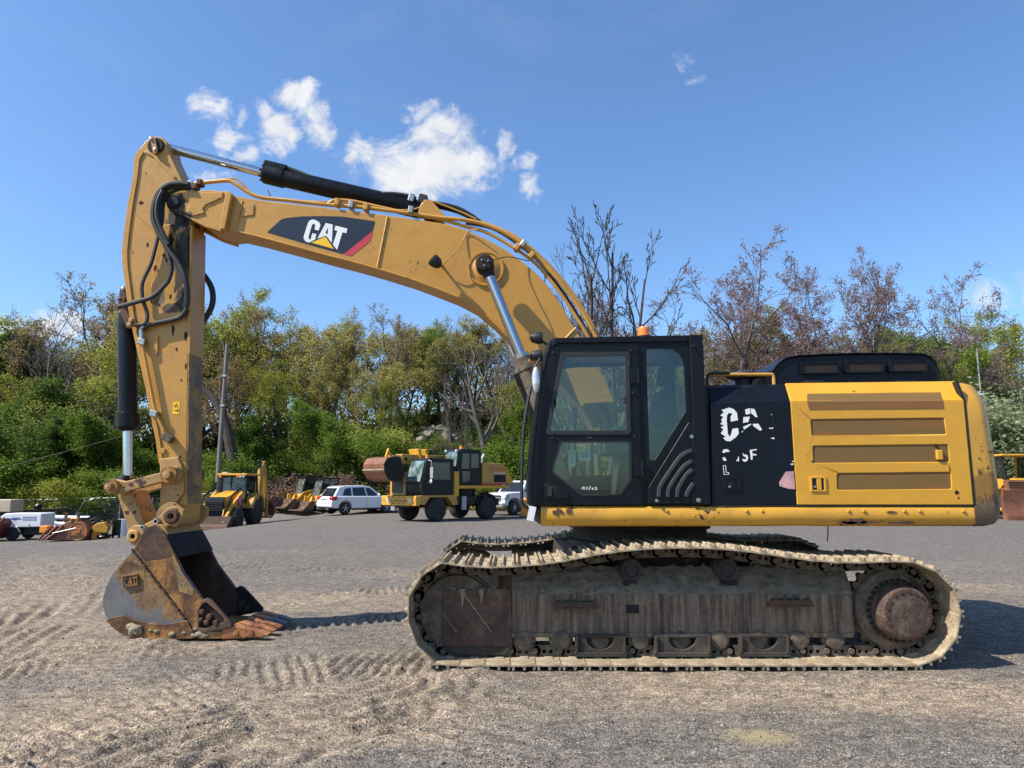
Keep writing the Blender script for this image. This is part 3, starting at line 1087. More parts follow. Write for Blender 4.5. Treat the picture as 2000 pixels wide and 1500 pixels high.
        for i in range(nxm):
            for j in range(nym):
                t = j / (nym - 1)
                xx = x0 + 0.004 + (x1 - x0 - 0.008) * i / (nxm - 1)
                nn = mnoise.fractal(Vector((xx * 9, t * 5, 1.0)), 1.0, 2.0, 5)
                edge = 0.0 if 0 < j < nym - 1 else -0.03
                vs_.append((xx, f(yo + 0.006 - t * (yo + 0.06)), zl - 0.01 + t * (0.875 - zl) + 0.028 * nn + 0.012 + edge))
        fs_ = [(i * nym + j, (i + 1) * nym + j, (i + 1) * nym + j + 1, i * nym + j + 1) for i in range(nxm - 1) for j in range(nym - 1)]
        mk('mud_layer', MB().add(vs_, fs_), M['mud_ledge'], EX, ang=80)
        for i in range(150):
            t = rng.random()
            xx = x0 + 0.03 + (x1 - x0 - 0.06) * rng.random()
            mb.blob((xx, f(yo - 0.005 - t * (yo + 0.05)), zl + t * (0.875 - zl) + 0.012), rng.uniform(0.006, 0.02), 1, 0.3, (1.3, 1, 0.7), i)
        for i in range(60):
            px = rng.uniform(868, 998)
            q = P(px, rng.uniform(1147, 1156), yv)
            mb.blob((q.x, f(yo - 0.02 * rng.random() + 0.01), q.z), rng.uniform(0.008, 0.022), 1, 0.3, (1, 1, 1.2), 900 + i)
        mk('dried_mud', mb, M['mud_ledge'], EX, ang=80, kind='stuff')
        for i, px in enumerate((903, 940)):
            q = P(px, 1156, yv)
            mk('mud_drip', MB().tube([(q.x, f(yo + 0.022), q.z + 0.03), (q.x + 0.006, f(yo + 0.026), q.z - 0.04), (q.x, f(yo + 0.02), q.z - (0.13 if i == 0 else 0.11))], [0.03, 0.02, 0.004], 6), M['mud_dry'], EX)
        a_, b_ = P(900, 1150, yv), P(960, 1233, yv)
        mk('straw', MB().tube([(a_.x, f(yo + 0.03), a_.z), (b_.x, f(yo + 0.03), b_.z)], [0.007, 0.003], 5), M['mud_shoe'], EX)
        a_, b_ = P(866, 1198, yv), P(893, 1234, yv)
        mk('straw', MB().tube([(a_.x, f(yo + 0.028), a_.z), (b_.x, f(yo + 0.028), b_.z)], [0.004, 0.003], 5), M['mud_shoe'], EX)
    # carrier rollers
    for px in (1231, 1417):
        c = P(px, 1111, yv)
        o_ = MB().lathe([(0.0, 0.16), (0.07, 0.16), (0.075, 0.18), (0.095, 0.18), (0.10, 0.16), (0.10, -0.16), (0.0, -0.16)], (c.x, yt, c.z), 'y', 26)
        if near:
            o_.v = [(v[0], 2 * yt - v[1], v[2]) for v in o_.v]
        mk('carrier_roller', o_, M['undercarriage_dark'], EX)


build_undercarriage(-1)
build_undercarriage(1)

# ---- carbody, swing ring
cx = P(1272, 1040, YC - 0.75).x
mb = MB()
mb.prism([(cx - 0.95, YC - 1.0), (cx + 0.95, YC - 1.0), (cx + 0.75, YC), (cx + 0.95, YC + 1.0), (cx - 0.95, YC + 1.0), (cx - 0.75, YC)], 0.52, 0.98, axis='z')
mk('carbody', mb, M['undercarriage_dark'], EX, bevel=0.03)
mk('swing_ring', MB().lathe([(0.0, 0.94), (0.82, 0.94), (0.82, 1.04), (0.76, 1.05), (0.76, 1.16), (0.80, 1.17), (0.80, 1.30), (0.0, 1.30)], (cx, YC, 0), 'z', 48), M['undercarriage_dark'], EX)

# ---- upper frame
YS = 6.85                     # outer face of cab, panels and skirt
xf, xr = P(1048, 1000, YS).x, P(1905, 1000, YS).x
zb, zt = P(0, 1029, YS).z, P(0, 989, YS).z
mb = MB()
mb.box(xf + 0.02, xr + 0.1, YS + 0.12, YC + 1.45, zb + 0.03, zt + 0.05)
mk('swing_frame', mb, M['black_part'], EX, bevel=0.02)
# rounded skirt along the side
sk = []
for a, b_ in ((YS + 0.16, zb), (YS + 0.05, zb + 0.004), (YS + 0.012, zb + 0.035), (YS - 0.006, zb + 0.09), (YS, zt - 0.02), (YS + 0.02, zt), (YS + 0.16, zt + 0.004)):
    sk.append((a, b_))
mb = MB()
xa, xb = P(1057, 1008, YS).x, P(1904, 1008, YS).x
nseg = 60
rows = []
for i in range(nseg + 1):
    t = i / nseg
    x = xa + (xb - xa) * t
    row = []
    for k, (a, b_) in enumerate(sk):
        dn = 0.012 * mnoise.noise(Vector((x * 2.2, 0, 5))) * (1 if 1 < k < 5 else 0)
        low = 0.02 * max(0, mnoise.noise(Vector((x * 1.7 + 9, 3, 0)))) if k < 3 and t > 0.5 else 0
        row.append((x, a + dn, b_ + low))
    rows.append(row)
vs = [p for r in rows for p in r]
kk = len(sk)
fs = [(i * kk + j, (i + 1) * kk + j, (i + 1) * kk + j + 1, i * kk + j + 1) for i in range(nseg) for j in range(kk - 1)]
fs += [tuple(range(kk)), tuple(nseg * kk + j for j in reversed(range(kk)))]
mb.add(vs, fs)
skirt = mk('side_skirt', mb, M['yellow_skirt'], EX, ang=50)
for px in (1302, 1458, 1488, 1657, 1687, 1766, 1796, 1881):
    c = P(px, 998, YS)
    mk('bolt', MB().lathe([(0.0, -0.014), (0.012, -0.012), (0.018, 0.0), (0.018, 0.02)], (c.x, YS - 0.004, c.z), 'y', 10), M['yellow_skirt'], skirt)
rs = random.Random(4)
for (px, py, r) in ((1082, 1000, 0.020), (1091, 997, 0.026), (1088, 1005, 0.018), (1111, 999, 0.030), (1098, 1001, 0.016)):
    c = P(px, py, YS)
    pts = [(c.x + r * rs.uniform(0.6, 1.2) * math.cos(t), c.z + r * rs.uniform(0.6, 1.2) * math.sin(t)) for t in [i * 0.52 for i in range(12)]]
    mk('rust_spot', MB().prism(pts, YS - 0.013, YS + 0.02), M['rust_dark'], skirt, smooth=False)
for (px, py, w, h) in ((1672, 1018, 0.14, 0.035), (1655, 1022, 0.10, 0.022), (1760, 1021, 0.13, 0.018), (1700, 1020, 0.16, 0.014), (1740, 1000, 0.05, 0.008)):
    c = P(px, py, YS)
    pts = [(c.x + w * rs.uniform(0.5, 1.1) * math.cos(t), c.z + h * rs.uniform(0.5, 1.2) * math.sin(t)) for t in [i * 0.3925 for i in range(16)]]
    mk('rust_spot', MB().prism(pts, YS - 0.012, YS + 0.03), M['rust_dark'], skirt, smooth=False)

# ---- counterweight: lofted, rounded in plan
def build_counterweight():
    prof = [(1029, 1870, 1942, 0.10), (1024, 1890, 1951, 0.03), (1012, 1905, 1956, 0.0), (985, 1904, 1958, 0.0), (930, 1897, 1951, 0.0), (880, 1891, 1944, 0.0), (830, 1887, 1936, 0.0),
            (790, 1884, 1928, 0.0), (775, 1879, 1925, 0.03), (758, 1874, 1920, 0.075), (748, 1870, 1914, 0.10), (744.5, 1869, 1906, 0.125), (743, 1868, 1895, 0.18)]
    rings = []
    N = 16
    for py, pl, pr, ins in prof:
        a = P(pl, py, YS)
        b_ = P(pr, py, YS + 0.18)
        x0, x1 = a.x, b_.x
        y0, y1 = YS + ins, 2 * YC - YS - ins
        r = 0.40
        pts = [(x0, y0)]
        n = N
        xe = x1 + 0.13
        for i in range(n + 1):
            t = -math.pi / 2 + (math.pi / 2) * i / n
            pts.append((x1 - r * 0.55 + 0.55 * r * math.cos(t), y0 + r + r * math.sin(t)))
        for i in range(1, 8):
            yy = y0 + r + (y1 - y0 - 2 * r) * i / 8
            pts.append((x1 + (xe - x1) * math.sin(math.pi * i / 8), yy))
        for i in range(n + 1):
            t = (math.pi / 2) * i / n
            pts.append((x1 - r * 0.55 + 0.55 * r * math.cos(t), y1 - r + r * math.sin(t)))
        pts.append((x0, y1))
        rings.append([(p[0], p[1], a.z) for p in pts])
    k = len(rings[0])
    vs = [p for r in rings for p in r]
    fs = [(i * k + j, i * k + (j + 1) % k, (i + 1) * k + (j + 1) % k, (i + 1) * k + j) for i in range(len(rings) - 1) for j in range(k)]
    fs += [tuple(reversed(range(k))), tuple((len(rings) - 1) * k + j for j in range(k))]
    lx, ly, lz = EL
    q = P(1940, 1010, YS)
    st = [(q.x - lx, q.y - ly + 0.15, q.z - lz, 0.30, 0.6, 0.22, (0.07, 0.062, 0.058), 0.85),
          (q.x - 0.1 - lx, q.y - ly, q.z + 0.28 - lz, 0.26, 0.5, 0.16, (0.10, 0.045, 0.02), 0.6)]
    paint('yellow_weight', (0.53, 0.272, 0.035), rough=0.42, var=0.08, dirt=0.25, dcol=(0.28, 0.16, 0.05), chip=0.03, stains=st, coat=0.1, dent=0.1)
    cw = mk('counterweight', MB().add(vs, fs), M['yellow_weight'], EX, ang=40)
    # scrape marks
    for pts, w in ([[(1901, 885), (1912, 888), (1925, 886)], 0.006], [[(1926, 883), (1938, 880), (1949, 886)], 0.012], [[(1907, 912), (1906, 925)], 0.004], [[(1918, 910), (1925, 916)], 0.004],
                   [[(1915, 950), (1922, 944), (1932, 948)], 0.006], [[(1935, 960), (1944, 955)], 0.007], [[(1908, 958), (1920, 957)], 0.006], [[(1930, 968), (1938, 980)], 0.004]):
        q = [P(a, b_, YS + 0.012) for a, b_ in pts]
        mk('scrape', MB().tube([(v.x, YS + 0.012, v.z) for v in q], w, 5), M['rust_dark'], cw)


build_counterweight()

# ---- engine side panels (fold line near the top, upper strip leans inwards)
def fold_panel(name, left, right, mat, holes=(), th=0.03, lean=0.16, y=YS):
    """left/right: pixel edges as (top, fold, bottom) points"""
    mb = MB()
    (a0, a1, a2), (b0, b1, b2) = left, right
    low = XZ([a1, b1, b2, a2], y)
    mb.prism(low, y, y + th, holes=[XZ(h, y) for h in holes])
    q = [P(*a1, y), P(*b1, y), P(*b0, y + lean), P(*a0, y + lean)]
    back = [v + Vector((0, th, -0.012)) for v in q]
    mb.add(q + back, [(0, 1, 2, 3), (7, 6, 5, 4), (0, 4, 5, 1), (1, 5, 6, 2), (2, 6, 7, 3), (3, 7, 4, 0)])
    return mk(name, mb, mat, EX, bevel=0.008, ang=25)


GR = [[(1577.6, 769), (1838, 766), (1842.6, 798), (1581, 800)], [(1583, 819), (1844, 816), (1849, 848), (1586, 851)],
      [(1587, 871), (1852, 868), (1855, 902), (1589, 904)], [(1635, 924), (1857, 922), (1859, 955), (1636, 957)]]


def shrink(poly, d):
    c = (sum(p[0] for p in poly) / len(poly), sum(p[1] for p in poly) / len(poly))
    return [(p[0] + d * (1 if c[0] > p[0] else -1), p[1] + d * (1 if c[1] > p[1] else -1)) for p in poly]


def rounded(poly, r, n=4):
    out = []
    k = len(poly)
    for i in range(k):
        p0, p1, p2 = Vector(poly[i - 1]), Vector(poly[i]), Vector(poly[(i + 1) % k])
        a = p1 + (p0 - p1).normalized() * r
        b_ = p1 + (p2 - p1).normalized() * r
        for j in range(n + 1):
            t = j / n
            out.append(tuple((1 - t) ** 2 * a + 2 * t * (1 - t) * p1 + t * t * b_))
    return out


hood_door = fold_panel('engine_panel', ((1534, 748), (1544, 784), (1557, 986)), ((1866, 744), (1883, 782), (1902, 986)), M['yellow_body'], holes=[rounded(g, 4) for g in GR[1:]])
for i, g in enumerate(GR):
    gl = XZ(shrink(g, -2), YS)
    if i == 0:
        # the top grille sits across the fold: upper part leans with the panel
        u = [P(1576, 785, YS - 0.004), P(1842, 783, YS - 0.004), P(1837, 766, YS + 0.064), P(1577, 769, YS + 0.058)]
        lo_ = [P(1577, 785, YS - 0.004), P(1842, 783, YS - 0.004), P(1843.5, 798, YS - 0.004), P(1580.6, 800, YS - 0.004)]
        mb = MB().add(u, [(0, 1, 2, 3)])
        mb.add(lo_, [(3, 2, 1, 0)])
        mk('vent_grille', mb, M['perforated_grille'], hood_door, smooth=False)
    else:
        mk('vent_grille', MB().prism(gl, YS + 0.009, YS + 0.017), M['perforated_grille'], hood_door, smooth=False)


def latch(px0, py0, px1, py1, mat, parent):
    a, b_ = P(px0, py0, YS), P(px1, py1, YS)
    o = MB().prism([(a.x, b_.z), (b_.x, b_.z), (b_.x, a.z), (a.x, a.z)], YS - 0.012, YS + 0.004,
                   holes=[[(a.x + 0.02, b_.z + 0.015), (b_.x - 0.02, b_.z + 0.015), (b_.x - 0.02, a.z - 0.015), (a.x + 0.02, a.z - 0.015)]])
    l = mk('panel_latch', o, mat, parent, bevel=0.003)
    w = b_.x - a.x
    mk('latch_pocket', MB().box(a.x + 0.015, b_.x - 0.015, YS - 0.003, YS + 0.002, b_.z + 0.012, a.z - 0.012), M['dark_recess'], l)
    mk('latch_paddle', MB().box(a.x + w * 0.42, a.x + w * 0.7, YS - 0.012, YS, b_.z + 0.018, a.z - 0.018), mat, l, bevel=0.003)
    mk('latch_lock', MB().lathe([(0.0, -0.01), (0.012, -0.008), (0.014, 0.004)], (a.x + w * 0.28, YS - 0.003, b_.z + 0.045), 'y', 10), M['zinc'], l)


latch(1581, 931, 1614, 960, M['yellow_body'], hood_door)
# torn holes and a bent tab in the sheet metal
for k, (px, py, r, sx, sz) in enumerate(((1868, 962, 0.020, 1, 1.0), (1829, 871, 0.016, 1, 0.9), (1872, 972, 0.008, 0.8, 1.6))):
    c = P(px, py, YS)
    rr = random.Random(20 + k)
    pts = [(c.x + r * sx * rr.uniform(0.6, 1.3) * math.cos(t), c.z + r * sz * rr.uniform(0.6, 1.3) * math.sin(t)) for t in [i * 0.57 for i in range(11)]]
    mk('torn_hole', MB().prism(pts, YS - 0.003, YS + 0.01), M['dark_recess'], hood_door, smooth=False)
c = P(1834, 886, YS)
mk('bent_tab', MB().box(c.x - 0.03, c.x + 0.03, YS - 0.02, YS + 0.016, c.z - 0.06, c.z + 0.035), M['yellow_body'], hood_door, bevel=0.01)

# black access panel with the torn lettering
acc = fold_panel('access_panel', ((1381, 752), (1388, 792), (1391, 986)), ((1532, 750), (1543, 784), (1555, 986)), M['black_panel'], lean=0.16)


def D4(pts):
    return [(1380 + a / 6.52, 770 + b_ / 6.52) for a, b_ in pts]


def decal(name, pts, mat, parent, y=YS, d=0.003, holes=()):
    return mk(name, MB().prism(XZ(pts, y), y - d, y + 0.001, holes=[XZ(h, y) for h in holes]), mat, parent, smooth=False)


decal('letter_c', D4([(290, 170), (345, 190), (385, 235), (400, 330), (310, 350), (305, 290), (330, 245), (280, 240), (260, 270), (255, 330), (270, 500), (290, 540), (310, 520),
                      (330, 440), (400, 430), (410, 500), (370, 550), (300, 600), (250, 595), (210, 560), (240, 540), (180, 500), (215, 450), (180, 420), (225, 400), (175, 380),
                      (200, 350), (185, 330), (215, 290), (175, 270), (220, 230), (190, 200)]), M['white_paint'], acc)
for pts in ([(490, 195), (540, 180), (555, 185), (555, 250), (500, 260)], [(565, 180), (610, 190), (650, 295), (620, 290), (590, 262), (566, 240)], [(470, 290), (550, 285), (530, 355), (465, 365)],
            [(465, 415), (560, 375), (570, 385), (480, 450)], [(585, 378), (660, 375), (705, 450), (680, 465), (600, 410)], [(440, 480), (470, 462), (455, 485)]):
    decal('letter_a', D4(pts), M['white_paint'], acc)
for pts in ([(790, 430), (850, 425), (845, 440), (800, 440)], [(815, 560), (865, 545), (860, 575)], [(818, 254), (834, 254), (834, 268), (818, 268)]):
    decal('letter_t', D4(pts), M['white_paint'], acc)
for pts in ([(750, 262), (840, 258), (842, 266), (756, 270)], [(750, 262), (757, 270), (772, 550), (762, 552)], [(762, 548), (815, 580), (860, 590), (862, 583), (820, 570), (772, 542)], [(842, 258), (850, 266), (866, 560), (858, 560)]):
    decal('letter_ghost', D4(pts), M['dark_recess'], acc)
for pts in ([(200, 740), (215, 705), (260, 697), (290, 720), (285, 735), (240, 735), (225, 750)], [(205, 810), (230, 800), (255, 840), (235, 850), (212, 840)], [(405, 790), (415, 815), (410, 855), (375, 850), (395, 830)],
            [(455, 740), (470, 765), (520, 775), (530, 810), (515, 850), (480, 862), (455, 840), (460, 825), (500, 830), (505, 800), (470, 790)],
            [(550, 710), (640, 697), (637, 712), (580, 720), (580, 755), (637, 765), (632, 780), (585, 778), (585, 830), (565, 835), (560, 780)]):
    decal('model_digit', D4(pts), M['white_paint'], acc)
decal('letter_l', D4([(210, 905), (246, 905), (252, 992), (287, 995), (282, 1024), (218, 1024)]), M['white_paint'], acc, holes=[D4([(217, 911), (240, 911), (246, 998), (279, 1001), (276, 1018), (224, 1018)])])
decal('pink_patch', D4([(1010, 985), (1110, 980), (1128, 1210), (1050, 1205), (960, 1180), (920, 1130)]), M['decal_pink'], acc)
for pts in ([(1085, 850), (1105, 845), (1105, 870)], [(1070, 885), (1105, 880), (1105, 900), (1075, 900)], [(930, 1150), (965, 1155), (960, 1178), (935, 1170)]):
    decal('decal_scrap', D4(pts), M['white_paint'], acc)
latch(1415, 933, 1447, 960, M['black_cab'], acc)
q0, q1 = P(1389, 752, YS), P(1391, 986, YS)
mk('panel_gap', MB().prism(XZ([(1373, 752), (1384, 752), (1393, 986), (1386, 986)], YS), YS + 0.03, YS + 0.2), M['dark_recess'], EX)
# deck behind the panels
zdeck = P(0, 752, YS + 0.16).z
mb = MB().box(P(1384, 900, YS).x, P(1880, 900, YS).x, YS + 0.14, YC + 1.4, zt, zdeck - 0.006)
mk('engine_bay', mb, M['black_part'], EX, bevel=0.02)

# ---- black engine hood
YH = 7.22
hp = [(1512, 752), (1510, 722), (1522, 708), (1536, 698), (1560, 693.5), (1620, 690.5), (1680, 688.6), (1750, 688.8), (1806, 690), (1820, 696), (1829, 706), (1836, 724), (1841, 750)]
hx = XZ(hp, YH)
mb = MB()
rings = []
cxh = sum(p[0] for p in hx) / len(hx)
for (yy, sc, dz) in ((YH + 0.03, 0.985, -0.05), (YH + 0.0, 1.0, 0.0), (YH + 0.03, 1.0, 0.018), (YH + 0.12, 1.0, 0.028), (YC + 0.2, 1.0, 0.03), (YC + 0.9, 1.0, 0.02), (YC + 0.98, 0.98, -0.02)):
    rings.append([(cxh + (p[0] - cxh) * sc, yy, zdeck - 0.02 + (p[1] - (zdeck - 0.02)) * (1 + dz)) for p in hx])
k = len(hx)
vs = [p for r in rings for p in r]
fs = [(i * k + j, (i + 1) * k + j, (i + 1) * k + (j + 1) % k, i * k + (j + 1) % k) for i in range(len(rings) - 1) for j in range(k)]
fs += [tuple(range(k)), tuple((len(rings) - 1) * k + j for j in reversed(range(k)))]
mb.add(vs, fs)
hood = mk('engine_hood', mb, M['black_panel'], EX, bevel=0.01, ang=45)
for (a, b_, c_, d_) in ((1564, 707, 1638, 731), (1651, 705, 1726, 729), (1737, 704, 1811, 727)):
    ol = rounded([(a, b_), (c_, b_ - 1), (c_, d_ - 1), (a, d_)], 3)
    il = rounded(shrink([(a, b_), (c_, b_ - 1), (c_, d_ - 1), (a, d_)], 3), 2)
    vf = mk('hood_vent', MB().prism(XZ(ol, YH), YH - 0.012, YH + 0.02, holes=[XZ(il, YH)]), M['black_panel'], hood, bevel=0.003)
    mk('vent_screen', MB().prism(XZ(il, YH), YH - 0.002, YH + 0.01), M['vent_dark'], vf, smooth=False)
for px in (1590, 1772):
    c = P(px, 745, YH - 0.15)
    mk('hood_hinge', MB().box(c.x - 0.09, c.x + 0.09, YH - 0.16, YH + 0.02, c.z - 0.014, c.z + 0.008), M['black_part'], hood, bevel=0.004)
# front shoulder of the hood and silencer box behind
q = P(1500, 740, YC - 0.2)
mk('hood_shoulder', MB().blob((P(1530, 735, YC).x, YC - 0.1, P(0, 745, YC).z), 0.28, 2, 0.05, (0.9, 2.2, 0.85), 4), M['black_panel'], hood)

# deck furniture: intake cap and hand rail
c = P(1452, 736, 7.55)
ic_ = mk('air_intake', MB().lathe([(0.09, -0.12), (0.09, -0.04), (0.17, -0.01), (0.20, 0.015), (0.19, 0.03), (0.12, 0.05), (0.0, 0.058)], (c.x, c.y, c.z), 'z', 30), M['black_part'], EX)
rail = [P(1382, 752, 7.08), P(1383, 737, 7.08), P(1388, 733, 7.08), P(1425, 732, 7.08), P(1500, 731.5, 7.08), P(1509, 733, 7.08), P(1511, 740, 7.08), P(1512, 752, 7.08)]
mk('deck_handrail', MB().tube(smooth_path(rail, 5), 0.018, 8), M['yellow_pipe'], EX)
rail2 = [P(1381, 752, 7.0), P(1382, 735, 7.0), P(1390, 729, 7.0), P(1425, 728.5, 7.0)]
mk('deck_handrail', MB().tube(smooth_path(rail2, 5), 0.016, 8), M['black_part'], EX)
mk('dangling_strap', MB().tube([P(1617, 1026, YS + 0.1), P(1617, 1040, YS + 0.1), P(1616, 1057, YS + 0.1)], 0.006, 5), M['black_rubber'], EX)

# dark shut line between panel and counterweight
mk('panel_gap', MB().prism(XZ([(1866.5, 745), (1871.5, 745), (1885.5, 783), (1905.5, 986), (1901, 986), (1882, 783)], YS), YS - 0.0045, YS + 0.06), M['dark_recess'], EX, smooth=False)
mk('panel_gap', MB().prism(XZ([(1390, 985), (1904, 985), (1904, 989), (1390, 989)], YS), YS + 0.004, YS + 0.1), M['dark_recess'], EX, smooth=False)


# ------------------------------------------------------------------ excavator cab
YK = YS + 0.012               # outer face of the cab shell
YKF = 7.95                    # far side of the cab
front = [(1033, 988), (1032, 940), (1035, 890), (1040, 840), (1046, 790), (1054, 738), (1062, 698), (1070, 674), (1080, 663)]
shell = front + [(1100, 661), (1200, 658), (1343, 655), (1372, 655.5), (1388, 986)]
DOOR = [(1084, 678), (1245, 675), (1254, 986), (1046, 986), (1047, 900), (1053, 830), (1063, 770), (1076, 700)]
WUP = rounded([(1100, 696), (1222.5, 694), (1225, 843), (1072, 844)], 6)
WLO = rounded([(1097, 865), (1226, 864), (1229, 871), (1229, 936), (1209, 964), (1138, 965), (1082, 923), (1083, 911)], 3)
QW = [(1262, 682), (1300, 680.5), (1313, 682), (1326, 690), (1333, 702), (1337, 716), (1340.5, 800), (1279, 899), (1269, 899)]

mb = MB()
mb.prism(XZ(shell, YK), YK, YK + 0.06, holes=[XZ(WUP, YK), XZ(WLO, YK), XZ(QW, YK)])
cab = mk('cab_shell', mb, M['black_cab'], EX, bevel=0.01, ang=30)
# far side with one large opening, floor, roof, back and front pillars
farh = [(1078, 690), (1150, 682), (1350, 680), (1358, 900), (1240, 925), (1052, 925), (1058, 820)]
sh2 = XZ(shell, YK)
mk('cab_far_side', MB().prism(sh2, YKF - 0.05, YKF, holes=[XZ(farh, YK)]), M['black_cab'], cab)
xs0, xs1 = P(1034, 980, YK).x, P(1388, 980, YK).x
mk('cab_floor', MB().box(xs0 + 0.01, xs1 - 0.01, YK + 0.055, YKF - 0.045, P(0, 985, YK).z, P(0, 970, YK).z), M['interior_grey'], cab)
rt = P(0, 656, YK).z
rx0, rx1 = P(1078, 664, YK).x, P(1372, 656, YK).x
roof = MB()
nx_ = 12
prof = []
for i in range(9):
    t = i / 8
    yy = YK + 0.0 + (YKF - YK) * t
    prof.append((yy, rt - 0.04 + 0.05 * math.sin(math.pi * min(1, max(0, t))) ** 0.4))
poly = prof + [(YKF - 0.02, rt - 0.10), (YK + 0.02, rt - 0.10)]
roof.prism(poly, rx0 + 0.03, rx1 - 0.004, axis='x')
mk('cab_roof', roof, M['black_cab'], cab, bevel=0.015)
# rear wall with window opening
ry = [(YK + 0.055, P(0, 985, YK).z), (YKF - 0.045, P(0, 985, YK).z), (YKF - 0.045, rt - 0.08), (YK + 0.055, rt - 0.08)]
rh = [(YK + 0.16, P(0, 840, YK).z), (YKF - 0.15, P(0, 840, YK).z), (YKF - 0.15, rt - 0.18), (YK + 0.16, rt - 0.18)]
xw = P(1366, 800, YK).x
mk('cab_rear_wall', MB().prism(ry, xw - 0.05, xw, axis='x', holes=[rh]), M['black_cab'], cab)
mk('rear_window', MB().box(xw - 0.03, xw - 0.022, YK + 0.15, YKF - 0.14, P(0, 842, YK).z, rt - 0.17), M['cab_glass'], cab, smooth=False)
# front: windscreen frame following the curved nose
fp = [P(a, b_, YK) for a, b_ in front]
for y_ in (YK + 0.055, YKF - 0.05):
    pass
mbw = MB()
vsw = []
for q in fp[1:]:
    vsw += [(q.x + 0.03, YK + 0.05, q.z), (q.x + 0.03, YKF - 0.045, q.z)]
mbw.add(vsw, [(2 * i, 2 * i + 1, 2 * i + 3, 2 * i + 2) for i in range(len(fp) - 2)])
mk('windscreen', mbw, M['cab_glass'], cab)
mk('nose_panel', MB().prism([(fp[0].x, fp[0].z), (fp[0].x + 0.05, fp[0].z), (fp[2].x + 0.05, fp[2].z - 0.1), (fp[1].x, fp[1].z + 0.1)], YK + 0.05, YKF - 0.045), M['black_cab'], cab)
# rounded corner post along the front edge
mk('corner_post', MB().tube([Vector((q.x + 0.025, YK + 0.03, q.z)) for q in fp], 0.036, 10), M['black_cab'], cab)
# rear pillar, proud of the shell
rp = mk('rear_pillar', MB().prism(XZ([(1344, 654.5), (1371, 655), (1387.5, 986), (1352, 986), (1351, 806)], YK), YK - 0.035, YK - 0.002), M['black_cab'], cab, bevel=0.012)
mk('roof_trim', MB().prism(XZ([(1083, 660.5), (1343, 655), (1343, 668), (1090, 671), (1076, 680)], YK), YK - 0.02, YK - 0.002), M['black_cab'], cab, bevel=0.008)
mk('pillar_stud', MB().lathe([(0.0, -0.045), (0.012, -0.044), (0.012, 0.0)], (P(1351, 678, YK).x, YK - 0.035, P(1351, 678, YK).z), 'y', 10), M['black_part'], rp)
# roof beacon
c = P(1258, 657, YK + 0.25)
bc = mk('beacon', MB().lathe([(0.068, 0.0), (0.068, 0.02), (0.062, 0.022), (0.064, 0.05), (0.060, 0.052), (0.062, 0.075), (0.055, 0.092), (0.0, 0.096)], (c.x, c.y, c.z), 'z', 24), M['amber'], EX)
mk('beacon_base', MB().lathe([(0.075, -0.05), (0.075, 0.002), (0.0, 0.002)], (c.x, c.y, c.z), 'z', 24), M['black_part'], bc)

# ---- door with two panes
yd = YK - 0.022
door = mk('cab_door', MB().prism(XZ(DOOR, yd), yd, YK - 0.002, holes=[XZ(WUP, yd), XZ(WLO, yd)]), M['black_cab'], EX, bevel=0.006)


def ringp(name, inner, grow, y0, y1, mat, parent):
    cxx = sum(p[0] for p in inner) / len(inner)
    cyy = sum(p[1] for p in inner) / len(inner)
    outer = [(p[0] + grow * (p[0] - cxx) / math.hypot(p[0] - cxx, p[1] - cyy), p[1] + grow * (p[1] - cyy) / math.hypot(p[0] - cxx, p[1] - cyy)) for p in inner]
    return mk(name, MB().prism(XZ(outer, YK), y0, y1, holes=[XZ(inner, YK)]), mat, parent, bevel=0.003)


ringp('window_gasket', rounded([(1102, 698), (1221, 696), (1223, 841), (1074, 842)], 6), 11, yd - 0.012, yd - 0.001, M['black_rubber'], door)
ringp('window_gasket', rounded(WLO[::1], 0.5, 1), 4, yd - 0.004, yd - 0.001, M['black_rubber'], door)
mk('door_window', MB().prism(XZ(WUP, yd), yd - 0.004, yd + 0.002), M['cab_glass'], door, smooth=False)
mk('door_window', MB().prism(XZ(WLO, yd), yd + 0.002, yd + 0.008), M['cab_glass'], door, smooth=False)
mk('side_window', MB().prism(XZ(QW, YK), YK + 0.006, YK + 0.012), M['cab_glass'], cab, smooth=False)
for (a, b_) in (((1231, 720), (1248, 750)), ((1238, 899), (1256, 930))):
    p0, p1 = P(*a, yd), P(*b_, yd)
    h_ = mk('door_hinge', MB().box(p0.x, p1.x - 0.015, yd - 0.028, yd - 0.0005, p1.z, p0.z), M['black_cab'], door, bevel=0.004)
    mk('hinge_pin', MB().cyl((p1.x - 0.012, yd - 0.014, p1.z), (p1.x - 0.012, yd - 0.014, p0.z), 0.013, seg=10), M['black_part'], h_)
hx0, hx1 = P(1064, 943, yd), P(1110, 976, yd)
hd = mk('door_handle', MB().prism(rounded(XZ([(1063, 943), (1092, 942), (1111, 964), (1109, 971), (1090, 975), (1063, 974)], yd), 0.012, 3), yd - 0.016, yd - 0.0005), M['black_cab'], door, bevel=0.004)
mk('handle_recess', MB().prism(XZ([(1068, 948), (1086, 948), (1086, 970), (1068, 970)], yd), yd - 0.018, yd - 0.017), M['dark_recess'], hd, smooth=False)
mk('handle_lever', MB().prism(XZ([(1070, 951), (1078, 951), (1078, 969), (1070, 969)], yd), yd - 0.03, yd - 0.016), M['black_part'], hd, bevel=0.003)
mk('handle_bar', MB().prism(XZ([(1088, 967), (1110, 968), (1109, 973), (1088, 974)], yd), yd - 0.026, yd - 0.014), M['black_cab'], hd, bevel=0.003)
for (px, py) in ((1080, 689), (1232, 685), (1067, 771), (1236, 768), (1239, 853), (1079, 855), (1066, 948)):
    q = P(px, py, yd)
    mk('door_stud', MB().lathe([(0.0, -0.02), (0.010, -0.018), (0.012, 0.0)], (q.x, yd, q.z), 'y', 10), M['black_part'], door)
